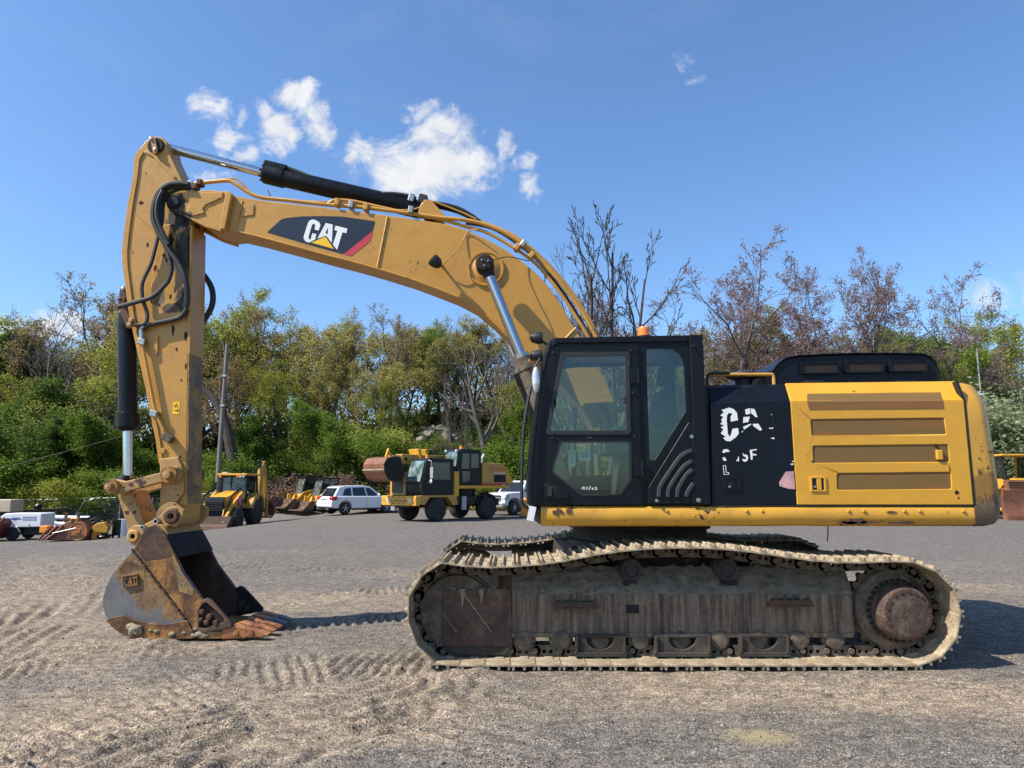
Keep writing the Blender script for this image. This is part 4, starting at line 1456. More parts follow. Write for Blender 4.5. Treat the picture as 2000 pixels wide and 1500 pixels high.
for (px, py, h_) in ((1084, 787, 0.075), (1220, 782, 0.07)):
    q = P(px, py, yd)
    mk('window_catch', MB().box(q.x - 0.012, q.x + 0.012, yd - 0.012, yd - 0.003, q.z - h_ / 2, q.z + h_ / 2), M['black_part'], door, bevel=0.003)
q = P(1152, 855, yd)
mk('door_badge', MB().box(q.x - 0.025, q.x + 0.025, yd - 0.004, yd - 0.0005, q.z - 0.006, q.z + 0.006), M['grey_louvre'], door, bevel=0.002)


def D1(pts):
    return [(1040 + a / 4.413, 660 + b_ / 4.413) for a, b_ in pts]


strokes = [[(428, 1290), (436, 1285), (424, 1303)], [(440, 1287), (452, 1284)], [(440, 1287), (441, 1296), (450, 1296), (448, 1304), (438, 1304)],
           [(474, 1290), (464, 1288), (461, 1296), (470, 1298), (475, 1289), (470, 1310)], [(482, 1284), (503, 1281), (488, 1310)],
           [(514, 1297), (522, 1293), (528, 1299), (521, 1306), (513, 1302), (514, 1297)], [(538, 1290), (552, 1287), (545, 1296), (557, 1298), (552, 1307), (538, 1308)]]
for s_ in strokes:
    q = [P(a, b_, yd + 0.001) for a, b_ in D1(s_)]
    mk('chalk_digit', MB().tube(q, 0.0024, 5), M['white_paint'], door)
# papers taped inside the lower pane
for (a, b_, c_, d_) in ((1110, 880, 1124, 911), (1131, 879, 1153, 899)):
    p0, p1 = P(a, b_, YK + 0.09), P(c_, d_, YK + 0.09)
    pp = mk('paper_notice', MB().box(p0.x, p1.x, YK + 0.085, YK + 0.088, p1.z, p0.z), M['paper'], cab, smooth=False)
    for i in range(6):
        zz = p0.z - 0.018 - i * (p0.z - p1.z - 0.03) / 6
        mk('print_line', MB().box(p0.x + 0.01, p1.x - 0.012, YK + 0.0835, YK + 0.0845, zz - 0.003, zz + 0.003), M['grey_louvre'], pp, smooth=False)

# louvred corner panel behind the door
lv = mk('corner_panel', MB().prism(XZ(rounded([(1265, 952), (1344, 824), (1356, 825), (1364.5, 983), (1265, 985)], 3), YK), YK - 0.03, YK - 0.001), M['black_cab'], EX, bevel=0.01)


def D2(pts):
    return [(1230 + a / 4.165, 640 + b_ / 4.167) for a, b_ in pts]


for path in ([(228, 1378), (230, 1325), (248, 1275), (330, 1150), (395, 1060), (440, 1022), (496, 1000)], [(302, 1378), (306, 1325), (325, 1280), (390, 1180), (440, 1120), (496, 1085)],
             [(376, 1378), (380, 1325), (400, 1280), (445, 1205), (498, 1155)], [(452, 1378), (460, 1340), (508, 1265)]):
    pts = smooth_path([Vector((a, b_, 0)) for a, b_ in path], 4)
    up, dn = [], []
    for i, p in enumerate(pts):
        d = (pts[min(i + 1, len(pts) - 1)] - pts[max(i - 1, 0)]).normalized()
        n_ = Vector((-d.y, d.x, 0)) * 15
        up.append((p.x + n_.x, p.y + n_.y))
        dn.append((p.x - n_.x, p.y - n_.y))
    poly = XZ(D2(up + dn[::-1]), YK)
    mk('louvre', MB().prism(poly, YK - 0.05, YK - 0.028), M['grey_louvre'], lv, bevel=0.005)
    sh = [(a - 26, b_ + 12) for a, b_ in up]
    poly = XZ(D2([(a + 38, b_ + 18) for a, b_ in up] + [(a + 20, b_ + 10) for a, b_ in up][::-1]), YK)
q = P(1281, 978, YK)
for px, py, r in ((1281, 978, 0.016), (1362, 977, 0.022)):
    q = P(px, py, YK)
    mk('panel_bolt', MB().lathe([(0.0, -0.055), (r, -0.05), (r, -0.03)], (q.x, YK, q.z), 'y', 12), M['zinc'], lv)
q = P(1349, 853, YK)
mk('lock_plate', MB().prism(circ(q.x, q.z, 0.018, 12), YK - 0.036, YK - 0.029), M['zinc'], lv)

# ---- inside the cab
seat = mk('operator_seat', MB(), M['seat_cloth'], EX) if False else None
sx_ = P(1262, 900, 7.4).x
z0 = P(0, 970, YK).z
mb = MB().box(sx_ - 0.42, sx_ + 0.10, 7.15, 7.65, z0 + 0.42, z0 + 0.56)
st_ = mk('operator_seat', mb, M['seat_cloth'], EX, bevel=0.05, seg=3)
mb = MB().prism([(sx_ + 0.0, z0 + 0.5), (sx_ + 0.13, z0 + 0.48), (sx_ + 0.26, z0 + 1.06), (sx_ + 0.20, z0 + 1.12), (sx_ + 0.12, z0 + 1.06)], 7.16, 7.64)
mk('seat_back', mb, M['seat_cloth'], st_, bevel=0.04, seg=3)
mb = MB().prism([(sx_ + 0.14, z0 + 1.16), (sx_ + 0.25, z0 + 1.14), (sx_ + 0.30, z0 + 1.36), (sx_ + 0.24, z0 + 1.40), (sx_ + 0.17, z0 + 1.34)], 7.27, 7.53)
mk('head_rest', mb, M['seat_cloth'], st_, bevel=0.03, seg=3)
mk('seat_base', MB().prism([(sx_ - 0.35, z0), (sx_ + 0.1, z0), (sx_ + 0.02, z0 + 0.42), (sx_ - 0.3, z0 + 0.42)], 7.2, 7.6), M['interior_grey'], st_, bevel=0.02)
for y_ in (7.02, 7.68):
    cn = mk('control_console', MB().prism([(sx_ - 0.45, z0 + 0.42), (sx_ + 0.1, z0 + 0.42), (sx_ + 0.12, z0 + 0.66), (sx_ - 0.35, z0 + 0.70), (sx_ - 0.47, z0 + 0.62)], y_, y_ + 0.13), M['interior_grey'], st_, bevel=0.02)
    mk('joystick', MB().tube([(sx_ - 0.40, y_ + 0.065, z0 + 0.66), (sx_ - 0.42, y_ + 0.065, z0 + 0.76), (sx_ - 0.46, y_ + 0.065, z0 + 0.86), (sx_ - 0.5, y_ + 0.065, z0 + 0.9)], [0.022, 0.018, 0.03, 0.022], 8), M['black_rubber'], st_)
q = P(1120, 810, 7.75)
mon = mk('monitor', MB().box(q.x - 0.02, q.x + 0.03, 7.62, 7.86, z0 + 0.75, z0 + 0.95), M['black_part'], EX, bevel=0.01)
mk('monitor_post', MB().cyl((q.x, 7.76, z0), (q.x, 7.76, z0 + 0.76), 0.03, seg=8), M['interior_grey'], mon)
mk('front_console', MB().prism([(fp[0].x + 0.06, z0), (fp[0].x + 0.45, z0), (fp[0].x + 0.40, z0 + 0.25), (fp[0].x + 0.22, z0 + 0.62), (fp[0].x + 0.1, z0 + 0.55)], YK + 0.2, YKF - 0.2), M['interior_grey'], EX, bevel=0.02)
for dx in (0.3, 0.42):
    for y_ in (7.28, 7.48):
        mk('pedal_lever', MB().tube([(fp[0].x + dx, y_, z0), (fp[0].x + dx - 0.03, y_, z0 + 0.35), (fp[0].x + dx + 0.02, y_, z0 + 0.62)], 0.014, 6), M['black_part'], EX)
q = [P(1205, 806, 7.3), P(1204, 806, 7.2)]
a = P(1203, 840, 7.12)
b_ = P(1203, 810, 7.12)
mk('grab_rail', MB().tube(smooth_path([a, b_, P(1207, 803, 7.12), P(1226, 800, 7.12)], 5), 0.013, 8), M['black_part'], cab)
mk('rear_trim', MB().blob((xw - 0.2, 7.4, z0 + 0.5), 0.2, 2, 0.1, (0.9, 2.0, 1.9), 2), M['interior_grey'], cab)

# ---- mirror, lamps and grab bar at the nose
q = P(1047, 742, 6.74)
mi = mk('mirror', MB().blob((q.x, 6.74, q.z), 0.115, 3, 0.0, (0.33, 0.30, 1.12), 1), M['lens'], EX)
mk('mirror_arm', MB().tube([P(1040, 742, 6.76), P(1043, 720, 6.8), P(1055, 700, YK + 0.02)], 0.012, 6), M['black_part'], mi)
bar = [P(1044, 730, 6.80), P(1033, 775, 6.78), P(1024, 830, 6.77), P(1020, 900, 6.77), P(1019, 975, 6.77), P(1021, 985, 6.78), P(1030, 992, 6.85), P(1040, 994, YK + 0.05)]
mk('grab_bar', MB().tube(smooth_path(bar, 5), 0.016, 8), M['black_part'], EX)
for (px, py, r) in ((1050, 660, 0.062), (1050, 694, 0.055)):
    q = P(px, py, YK + 0.12)
    mb = MB().lathe([(0.0, -0.075), (r * 0.7, -0.065), (r, -0.01), (r, 0.03), (r * 0.9, 0.05)], (q.x, q.y, q.z), 'x', 18)
    wl = mk('work_lamp', mb, M['black_part'], EX)
    mk('lamp_lens', MB().lathe([(0.0, -0.008), (r * 0.9, 0.0)], (q.x - 0.078, q.y, q.z), 'x', 18), M['black_part'], wl)
    mk('lamp_bracket', MB().tube([(q.x + 0.03, q.y, q.z - 0.02), (q.x + 0.08, q.y, q.z - 0.06), (q.x + 0.14, q.y + 0.02, q.z - 0.09)], 0.014, 6), M['black_part'], wl)
q = P(1040, 684, YK + 0.2)
mk('bracket', MB().obox(P(1046, 706, YK + 0.2), 0.13, 0.12, 0.09, Matrix.Rotation(0.5, 3, 'Y')), M['yellow_link'], EX, bevel=0.01)
q = P(1038, 1003, 6.78)
mk('paper_tag', MB().obox(q, 0.065, 0.004, 0.135, Matrix.Rotation(0.22, 3, 'Y')), M['paper'], EX, smooth=False)
mk('tag_string', MB().tube([P(1034, 991, 6.78), P(1030, 984, 6.78)], 0.003, 4), M['paper'], EX)
mk('frame_nose', MB().prism(XZ([(1038, 990), (1060, 990), (1060, 1028), (1046, 1018), (1039, 1005)], YS + 0.1), YS + 0.1, YC), M['black_part'], EX, bevel=0.02)


# ------------------------------------------------------------------ boom
YB0, YB1 = 8.12, 8.58
TOP = [(395, 376), (444, 376), (452, 381), (510, 391), (580, 399), (640, 406), (700, 413), (761, 421), (820, 429), (875, 438), (910, 449), (950, 467), (991, 490),
       (1020, 511), (1045, 531), (1067, 555), (1085, 579), (1102, 605), (1115, 628), (1134, 659), (1158, 700), (1182, 738), (1197, 775), (1204, 830)]
BOT = [(1200, 862), (1186, 872), (1170, 866), (1160, 838), (1140, 803), (1110, 768), (1080, 735), (1040, 698), (996, 661), (964, 629), (929, 599), (891, 579), (845, 561),
       (802, 545), (737, 525), (680, 509), (640, 499), (560, 477), (500, 461), (457, 451), (433, 453), (401, 443)]
lx, ly, lz = EL
q = P(345, 395, YB0)
boom = mk('boom', MB().prism(XZ(TOP + BOT, YB0), YB0, YB1), M['yellow_boom'], EX, bevel=0.012)
# nose fork plates, raised and partly black with grease
bn = P(340, 398, YB0 - 0.03)
bn2 = P(350, 418, YB0 - 0.03)
paint('yellow_nose', (0.47, 0.232, 0.032), rough=0.42, var=0.07, dirt=0.22, dcol=(0.30, 0.17, 0.05), chip=0.03, coat=0.1,
      stains=[(bn.x - lx, bn.y - ly, bn.z - lz, 0.20, 0.6, 0.15, (0.012, 0.011, 0.011), 1.0), (bn2.x - lx, bn2.y - ly, bn2.z - lz - 0.02, 0.20, 0.6, 0.07, (0.015, 0.013, 0.012), 0.9)])
NOSE = [(327, 404), (325, 394), (328, 385), (336, 379), (351, 377), (409, 372), (444, 375.5), (441, 400), (436, 430), (433, 454), (401, 444), (374, 430), (345, 417), (332, 412)]
for y0, y1 in ((YB0 - 0.05, YB0 + 0.05), (YB1 - 0.05, YB1 + 0.05)):
    mk('nose_fork', MB().prism(XZ(NOSE, YB0 - 0.03), y0, y1), M['yellow_nose'], boom, bevel=0.01)
pin('nose_pin', 337, 393, YB0 - 0.085, YB0 - 0.02, 0.075, M['steel_dark'], boom)
# raised gusset arms on the nose casting and the vertical rib
mk('nose_gusset', MB().prism(XZ([(372, 379), (438, 377), (436, 388), (404, 402), (398, 410), (402, 418), (380, 424), (362, 418), (372, 405)], YB0 - 0.03), YB0 - 0.066, YB0 - 0.045), M['yellow_nose'], boom, bevel=0.008)
mk('boom_rib', MB().prism(XZ([(446, 376), (458, 382), (444, 451), (433, 453)], YB0), YB0 - 0.075, YB0 + 0.01), M['yellow_boom'], boom, bevel=0.012)
for a, b_ in (((474, 393), (459, 451)), ((757, 424), (737, 524))):
    mk('weld_seam', MB().tube([P(*a, YB0 - 0.002), P(*b_, YB0 - 0.002)], 0.014, 8), M['yellow_boom'], boom)
mk('weld_seam', MB().tube(smooth_path([P(a, b_, YB0 - 0.004) for a, b_ in [(457, 451), (500, 461), (560, 477), (640, 499), (680, 509), (737, 525), (802, 545), (845, 561), (891, 579), (929, 599), (964, 629), (996, 661), (1040, 698)]], 4), 0.013, 8), M['yellow_boom'], boom)
mk('weld_seam', MB().tube([P(1090, 676, YB0 - 0.004), P(1125, 640, YB0 - 0.004)], 0.012, 6), M['yellow_boom'], boom)
mk('boom_bracket', MB().prism(XZ([(476, 398), (497, 400), (495, 420), (470, 424)], YB0), YB0 - 0.012, YB0), M['yellow_boom'], boom, bevel=0.004)
# cylinder boss
bc_ = P(949, 525, YB0)
mk('boom_boss', MB().lathe([(0.0, -0.055), (0.10, -0.05), (0.155, -0.02), (0.185, -0.014), (0.192, -0.026), (0.21, -0.026), (0.216, 0.0)], (bc_.x, YB0, bc_.z), 'y', 44), M['yellow_boom'], boom)

# decal with letters
def D3(pts):
    return [(500 + a / 7.692, 400 + b_ / 7.692) for a, b_ in pts]


dc = decal('boom_decal', rounded(D3([(165, 415), (375, 222), (460, 198), (700, 175), (1000, 170), (1300, 178), (1790, 248), (1752, 392), (1312, 742), (800, 600)]), 3, 3), M['decal_navy'], boom, YB0, 0.003)
decal('decal_stripe', rounded(D3([(1752, 397), (1715, 545), (1430, 768), (1318, 745)]), 2, 2), M['red_paint'], dc, YB0, 0.0035)
LC = [(850, 222), (900, 232), (955, 268), (970, 310), (942, 390), (882, 374), (893, 310), (878, 288), (850, 296), (838, 320), (790, 490), (800, 520), (822, 524), (848, 430), (908, 440), (893, 520), (800, 570), (750, 555), (717, 510), (722, 465), (785, 268), (812, 236)]
decal('letter_c', D3(LC), M['white_paint'], dc, YB0, 0.006)
decal('letter_a', D3([(1050, 275), (1155, 300), (1140, 575), (1055, 465), (925, 510)]), M['white_paint'], dc, YB0, 0.006, holes=[D3([(1088, 340), (1078, 445), (1040, 425)])])
decal('letter_t', D3([(1195, 315), (1375, 360), (1360, 430), (1300, 415), (1220, 680), (1155, 600), (1225, 395), (1178, 380)]), M['white_paint'], dc, YB0, 0.006)
decal('logo_triangle', D3([(1045, 480), (1170, 665), (830, 570)]), M['decal_yellow'], dc, YB0, 0.006)

# work lamp on the boom side with its cable
q = P(851, 512, YB0 - 0.19)
lampm = MB()
ax = Vector((-0.75, -0.1, 0.62)).normalized()
lampm.tube([q - ax * 0.075, q - ax * 0.03, q + ax * 0.03, q + ax * 0.055], [0.03, 0.066, 0.075, 0.07], 16)
bl = mk('boom_lamp', lampm, M['black_part'], boom)
mk('lamp_arm', MB().tube([q - ax * 0.07, P(862, 520, YB0 - 0.1), P(864, 520, YB0)], 0.016, 6), M['yellow_link'], bl)
cab_px = [(863, 520), (873, 508), (888, 494), (894, 487), (905, 470), (912, 455), (922, 449), (934, 448)]
mk('lamp_cable', MB().tube(smooth_path([P(a, b_, YB0 - 0.06 - 0.05 * math.sin(i)) for i, (a, b_) in enumerate(cab_px)], 5), 0.007, 6), M['yellow_link'], bl)
mk('lubrication_line', MB().tube(smooth_path([P(958, 511, YB0 - 0.30), P(970, 506, YB0 - 0.25), P(995, 502, YB0 - 0.1), P(1034, 510, YB0)], 5), 0.006, 5), M['black_rubber'], boom)

# boom cylinders, one each side
for s in (-1, 1):
    yb = YC + s * 0.50
    near = s < 0
    top, head, base = P(947, 517, 7.85), P(1021, 703, 7.85), P(1094, 890, 7.85)
    top.y = head.y = base.y = yb
    d = (base - top).normalized()
    cy = mk('boom_cylinder', MB().tube([head - d * 0.02, head + d * 0.12, head + d * 0.13, base], [0.098, 0.105, 0.095, 0.095], 22), M['undercarriage_dark'] if not near else M['mud_link'], EX)
    mk('cylinder_collar', MB().tube([head - d * 0.07, head + d * 0.02], [0.088, 0.088], 22), M['zinc'], cy)
    mk('cylinder_rod', MB().tube([top + d * 0.10, head], 0.060, 24), M['chrome'], cy)
    eye = MB().lathe([(0.0, -0.10), (0.085, -0.095), (0.105, -0.07), (0.105, 0.10), (0.0, 0.10)], (top.x, yb, top.z), 'y', 24)
    eye.tube([top, top + d * 0.16], [0.08, 0.066], 14)
    e_ = mk('rod_eye', eye, M['steel_dark'], cy)
    if near:
        for k in range(3):
            a = k * 2.1 + 0.4
            p_ = (top.x + 0.04 * math.cos(a), yb - 0.108, top.z + 0.04 * math.sin(a))
            mk('eye_bolt', MB().cyl(p_, (p_[0], yb - 0.09, p_[2]), 0.011, seg=8), M['zinc'], e_)

# stick cylinder on top of the boom
t0, t1, t2 = P(303, 283, YC), P(519, 339, YC), P(838, 414, YC)
d = (t2 - t0).normalized()
scy = mk('stick_cylinder', MB().tube([t1 - d * 0.02, t1 + d * 0.0, t1 + d * 0.24, t1 + d * 0.25, t2 - d * 0.12, t2 - d * 0.05], [0.105, 0.125, 0.125, 0.11, 0.112, 0.09], 26), M['black_cab'], EX)
mk('cylinder_rod', MB().tube([t0 + d * 0.1, t1], 0.056, 24), M['chrome'], scy)
hd_ = t1 + d * 0.14 + Vector((0, -0.02, 0.115))
mk('head_block', MB().obox(hd_, 0.30, 0.14, 0.07, Matrix.Rotation(0.25, 3, 'Y')), M['black_cab'], scy, bevel=0.02)
for k in range(8):
    a = k * math.pi / 4
    up = Vector((0, 1, 0))
    w = d.cross(up)
    p_ = t1 - d * 0.025 + (up * math.cos(a) + w * math.sin(a)) * 0.095
    mk('gland_bolt', MB().cyl(p_ - d * 0.02, p_, 0.016, seg=6), M['black_part'], scy)
mk('foot_eye', MB().lathe([(0.0, -0.17), (0.055, -0.17), (0.06, -0.15), (0.085, -0.15), (0.085, 0.15), (0.0, 0.15)], (t2.x, YC, t2.z), 'y', 24), M['steel_dark'], scy)
mk('cylinder_hose', MB().tube(smooth_path([t1 + d * 0.25 + Vector((0, -0.05, 0.13)), P(640, 358, YC - .05), P(700, 375, YC - .05), P(725, 380, YC - .06), P(760, 378, YC - .06), P(795, 382, YC - .06), P(812, 388, YC - .06)], 5), 0.026, 8), M['black_rubber'], scy)
mk('hose_clamp', MB().obox(P(804, 388, YC - .08), 0.07, 0.10, 0.10, Matrix.Rotation(0.25, 3, 'Y')), M['zinc'], scy, bevel=0.01)
mk('valve_block', MB().obox(P(826, 391, YC - .08), 0.10, 0.14, 0.11, Matrix.Rotation(0.25, 3, 'Y')), M['black_part'], scy, bevel=0.01)
for k, off in enumerate((-0.07, 0.03, 0.13)):
    mk('cylinder_hose', MB().tube(smooth_path([P(838, 395 + k * 3, YC + off), P(868, 399 + k * 4, YC + off), P(896, 407 + k * 4, YC + off), P(920, 420 + k * 3, YC + off), P(937, 433 + k * 2, YC + off)], 5), 0.024, 8), M['black_rubber'], scy)
for y0, y1 in ((YC - 0.2, YC - 0.155), (YC + 0.155, YC + 0.2)):
    mk('foot_bracket', MB().prism(XZ([(818, 436), (826, 410), (834, 402), (846, 403), (854, 412), (880, 442)], YC), y0, y1), M['yellow_boom'], boom, bevel=0.008)

# steel pipes along the top of the boom
def pipe(name, pts, r, mat, parent, Yp, n=5):
    return mk(name, MB().tube(smooth_path([P(a, b_, Yp) if len(t) == 0 else P(a, b_, t[0]) for a, b_, *t in pts], n), r, 9), mat, parent)


p1_ = [(372, 360), (395, 357), (444, 353), (458, 358), (500, 383), (560, 391), (640, 400), (700, 404), (780, 414), (850, 424), (931, 434), (999, 462), (1050, 503), (1099, 557), (1139, 613), (1163, 656), (1185, 700)]
pipe('boom_pipe', p1_, 0.024, M['yellow_pipe'], boom, YB0 + 0.03)
p2_ = [(390, 356), (452, 348.5), (470, 356), (492, 378), (520, 386), (600, 393), (660, 395), (720, 401), (775, 410), (812, 408), (842, 394), (858, 398), (900, 414), (930, 428)]
pipe('boom_pipe', p2_, 0.011, M['yellow_pipe'], boom, YB0 + 0.12)
p3_ = [(640, 398), (655, 391), (690, 393), (740, 404), (800, 417), (870, 431), (910, 443), (950, 454), (999, 481), (1045, 514), (1085, 560), (1115, 603), (1147, 655), (1170, 700)]
pipe('boom_pipe', p3_, 0.020, M['yellow_pipe'], boom, YB0 + 0.06)
p4_ = [(910, 436), (960, 446), (1005, 472), (1048, 507), (1092, 560), (1128, 615), (1152, 656), (1176, 700)]
pipe('boom_pipe', p4_, 0.018, M['rust_dark'], boom, YB0 + 0.22)
pipe('boom_pipe', [(931, 430), (999, 458), (1053, 499), (1103, 553), (1143, 610), (1168, 656), (1190, 700)], 0.022, M['yellow_pipe'], boom, YB1 - 0.05)
for (px, py, rot) in ((660, 397, 0.14), (687, 402, 0.14), (716, 406, 0.14), (803, 412, 0.16), (1010, 484, 0.65), (1022, 478, 0.65), (1038, 500, 0.75)):
    q = P(px, py, YB0 + 0.03)
    mk('pipe_clamp', MB().obox(q, 0.055, 0.13, 0.085, Matrix.Rotation(rot, 3, 'Y')), M['zinc'] if px in (687, 803, 1022) else M['yellow_pipe'], boom, bevel=0.008)
for (px, py) in ((374, 362), (383, 367), (392, 358)):
    mk('pipe_fitting', MB().obox(P(px, py, YB0 + 0.03), 0.06, 0.12, 0.075, Matrix.Rotation(0.1, 3, 'Y')), M['zinc'] if px == 374 else M['rust_dark'], boom, bevel=0.012)
mk('whip_wire', MB().tube([P(528, 384, YB0 + .2), P(526, 378, YB0 + .2), P(523, 371, YB0 + .2)], 0.006, 5), M['black_rubber'], boom)

# ------------------------------------------------------------------ stick
YT0, YT1 = 8.17, 8.53
ST_R = [(326, 277), (328, 292), (340, 318), (356, 352), (366, 376), (376, 405), (374, 440), (371, 533), (368, 607), (366.7, 767), (364.5, 927), (367, 985), (362, 1010), (350, 1024), (336, 1028), (322, 1020), (314, 1005)]
ST_L = [(312, 980), (313, 921), (305, 860), (284, 753), (263, 660), (252, 607), (240, 520), (238.7, 493), (242.7, 453), (250, 400), (260, 347), (263, 307), (272, 291), (285, 274), (302, 266), (316, 267)]
def _loc(px, py, Yp=YT0):
    v = P(px, py, Yp)
    return v.x - lx, v.y - ly, v.z - lz


gl1, gl2, gl3, gl4, gl5 = _loc(352, 420), _loc(358, 505), _loc(360, 585), _loc(312, 585), _loc(340, 602)
BLK = (0.014, 0.012, 0.011)
paint('yellow_stick', (0.46, 0.228, 0.034), rough=0.42, var=0.08, dirt=0.25, dcol=(0.28, 0.155, 0.05), chip=0.07, ccol=(0.03, 0.022, 0.018), coat=0.1,
      stains=[(*gl1, 0.17, 0.5, 0.24, BLK, 0.97), (*gl2, 0.13, 0.4, 0.50, BLK, 0.95), (*gl3, 0.10, 0.4, 0.24, BLK, 0.92), (*gl4, 0.075, 0.3, 0.12, (0.09, 0.085, 0.085), 0.8), (*gl5, 0.15, 0.3, 0.07, (0.03, 0.022, 0.016), 0.9)])
stick = mk('stick', MB().prism(XZ(ST_R + ST_L, YT0), YT0, YT1), M['yellow_stick'], EX, bevel=0.014)
# raised border along the back edge and top web
brd = [(272, 291), (263, 307), (260, 347), (250, 400), (242.7, 453), (238.7, 493), (240, 520), (252, 607), (263, 660), (284, 753), (305, 860), (311, 905)]
inn = [(320, 905), (314, 860), (293, 753), (272, 660), (262, 607), (251, 520), (250, 493), (254, 453), (261, 400), (270, 347), (274, 312), (282, 298)]
mk('stick_flange', MB().prism(XZ(brd + inn, YT0), YT0 - 0.016, YT0 - 0.001), M['yellow_boom'], stick, bevel=0.006)
mk('stick_flange', MB().prism(XZ([(282, 298), (290, 294), (300, 298), (345, 347), (340, 349), (298, 306)], YT0), YT0 - 0.014, YT0 - 0.001), M['yellow_boom'], stick, bevel=0.004)
mk('weld_seam', MB().tube([P(262, 416, YT0), P(304, 456, YT0)], 0.006, 6), M['yellow_boom'], stick)
# bulged guard plate round the boom joint
mk('stick_plate', MB().prism(XZ(rounded([(320, 440), (368, 436), (368, 606), (352, 622), (318, 630), (300, 625), (296, 560), (306, 500)], 6, 3), YT0), YT0 - 0.02, YT0 - 0.001), M['yellow_stick'], stick, bevel=0.008)
mk('stick_plate', MB().prism(XZ([(314, 896), (350, 893), (358, 910), (363, 960), (345, 985), (318, 985)], YT0), YT0 - 0.035, YT0 - 0.001), M['yellow_link'], stick, bevel=0.012)
mk('stick_plate', MB().prism(XZ([(303, 656), (310, 656), (309, 694), (303, 694)], YT0), YT0 - 0.02, YT0 - 0.001), M['yellow_boom'], stick, bevel=0.003)
mk('stick_plate', MB().prism(XZ([(316, 875), (324, 876), (322, 886), (314, 884)], YT0), YT0 - 0.02, YT0 - 0.001), M['yellow_boom'], stick, bevel=0.003)
# wear plate on the front edge
wx0, wx1 = P(366.5, 800, YT0).x, P(366, 960, YT0).x
mk('wear_plate', MB().prism([(P(365, 985, YT0).x, P(0, 985, YT0).z), (P(365, 985, YT0).x + 0.012, P(0, 985, YT0).z), (P(367, 690, YT0).x + 0.02, P(0, 690, YT0).z), (P(367, 690, YT0).x, P(0, 690, YT0).z)], YT0 - 0.004, YT1 + 0.004), M['scuffed_plate'], stick, bevel=0.01)
mk('front_plate', MB().prism(XZ([(371, 440), (377, 440), (372, 692), (366, 692)], YT0), YT0 - 0.008, YT1 + 0.008), M['yellow_boom'], stick, bevel=0.008)
# top pin with keeper plate
pin('stick_pin', 303, 283, YT0 - 0.03, YT0 + 0.02, 0.10, M['steel_dark'], stick)
kp = mk('pin_keeper', MB().prism(XZ(rounded([(296, 268), (306, 270), (312, 300), (303, 305)], 4), YT0), YT0 - 0.05, YT0 - 0.03), M['yellow_link'], stick, bevel=0.004)
for (px, py) in ((299, 275), (307, 296)):
    q = P(px, py, YT0)
    mk('keeper_bolt', MB().lathe([(0.0, -0.07), (0.018, -0.066), (0.022, -0.05)], (q.x, YT0, q.z), 'y', 10), M['zinc'], kp)
pin('stick_tip_pin', 336, 1008, YC - 0.36, YC - 0.2, 0.055, M['rust_dark'], stick, rin=0.02)
mk('stick_tip', MB().lathe([(0.06, -0.26), (0.14, -0.26), (0.15, -0.2), (0.15, 0.2), (0.14, 0.26), (0.06, 0.26)], (P(336, 1006, YT0).x, YC, P(336, 1006, YT0).z), 'y', 28), M['yellow_link'], stick)
# warning sticker
a, b_ = P(338.5, 785, YT0), P(350, 809, YT0)
sk_ = mk('warning_sticker', MB().box(a.x, b_.x, YT0 - 0.003, YT0 + 0.001, b_.z, a.z), M['decal_yellow'], stick, smooth=False)
mk('sticker_symbol', MB().prism([(a.x + 0.015, a.z - 0.06), (b_.x - 0.015, a.z - 0.06), ((a.x + b_.x) / 2, a.z - 0.015)], YT0 - 0.005, YT0 - 0.001, holes=[[(a.x + 0.024, a.z - 0.055), (b_.x - 0.024, a.z - 0.055), ((a.x + b_.x) / 2, a.z - 0.026)]]), M['dark_recess'], sk_, smooth=False)
mk('sticker_symbol', MB().box(a.x + 0.015, b_.x - 0.025, YT0 - 0.005, YT0 - 0.001, b_.z + 0.04, b_.z + 0.046), M['dark_recess'], sk_, smooth=False)
mk('sticker_symbol', MB().box(b_.x - 0.025, b_.x - 0.012, YT0 - 0.005, YT0 - 0.001, b_.z + 0.025, b_.z + 0.06), M['dark_recess'], sk_, smooth=False)
# chips of bare metal
rr = random.Random(12)
for (px, py, w, h) in ((276, 396, 6, 4), (288, 477, 3, 6), (305, 524, 3, 7), (285, 338, 2, 2), (334, 580, 3, 5), (313, 597, 2, 3), (338, 645, 3, 12), (363, 655, 3, 12), (297, 590, 2, 4), (259, 493, 1, 4), (345, 682, 2, 5), (363, 715, 2, 8),
                       (354, 743, 2, 3), (244, 470, 2, 6), (310, 530, 1, 5), (352, 893, 3, 3), (330, 505, 5, 9), (336, 470, 6, 16), (322, 500, 3, 6)):
    pts = [(px + w * rr.uniform(0.4, 1.2) * math.cos(t), py + h * rr.uniform(0.4, 1.2) * math.sin(t)) for t in [i * 0.63 for i in range(10)]]
    mk('paint_chip', MB().prism(XZ(pts, YT0), YT0 - 0.0225 if 296 < px < 368 and 436 < py < 626 else YT0 - 0.0025, YT0), M['steel_dark'], stick, smooth=False)

# hoses and pipes of the stick
def hose(name, px, r, mat, Yp, parent=stick):
    return mk(name, MB().tube(smooth_path([P(a, b_, Yp + (t[0] if t else 0)) for a, b_, *t in px], 6), r, 9), mat, parent)


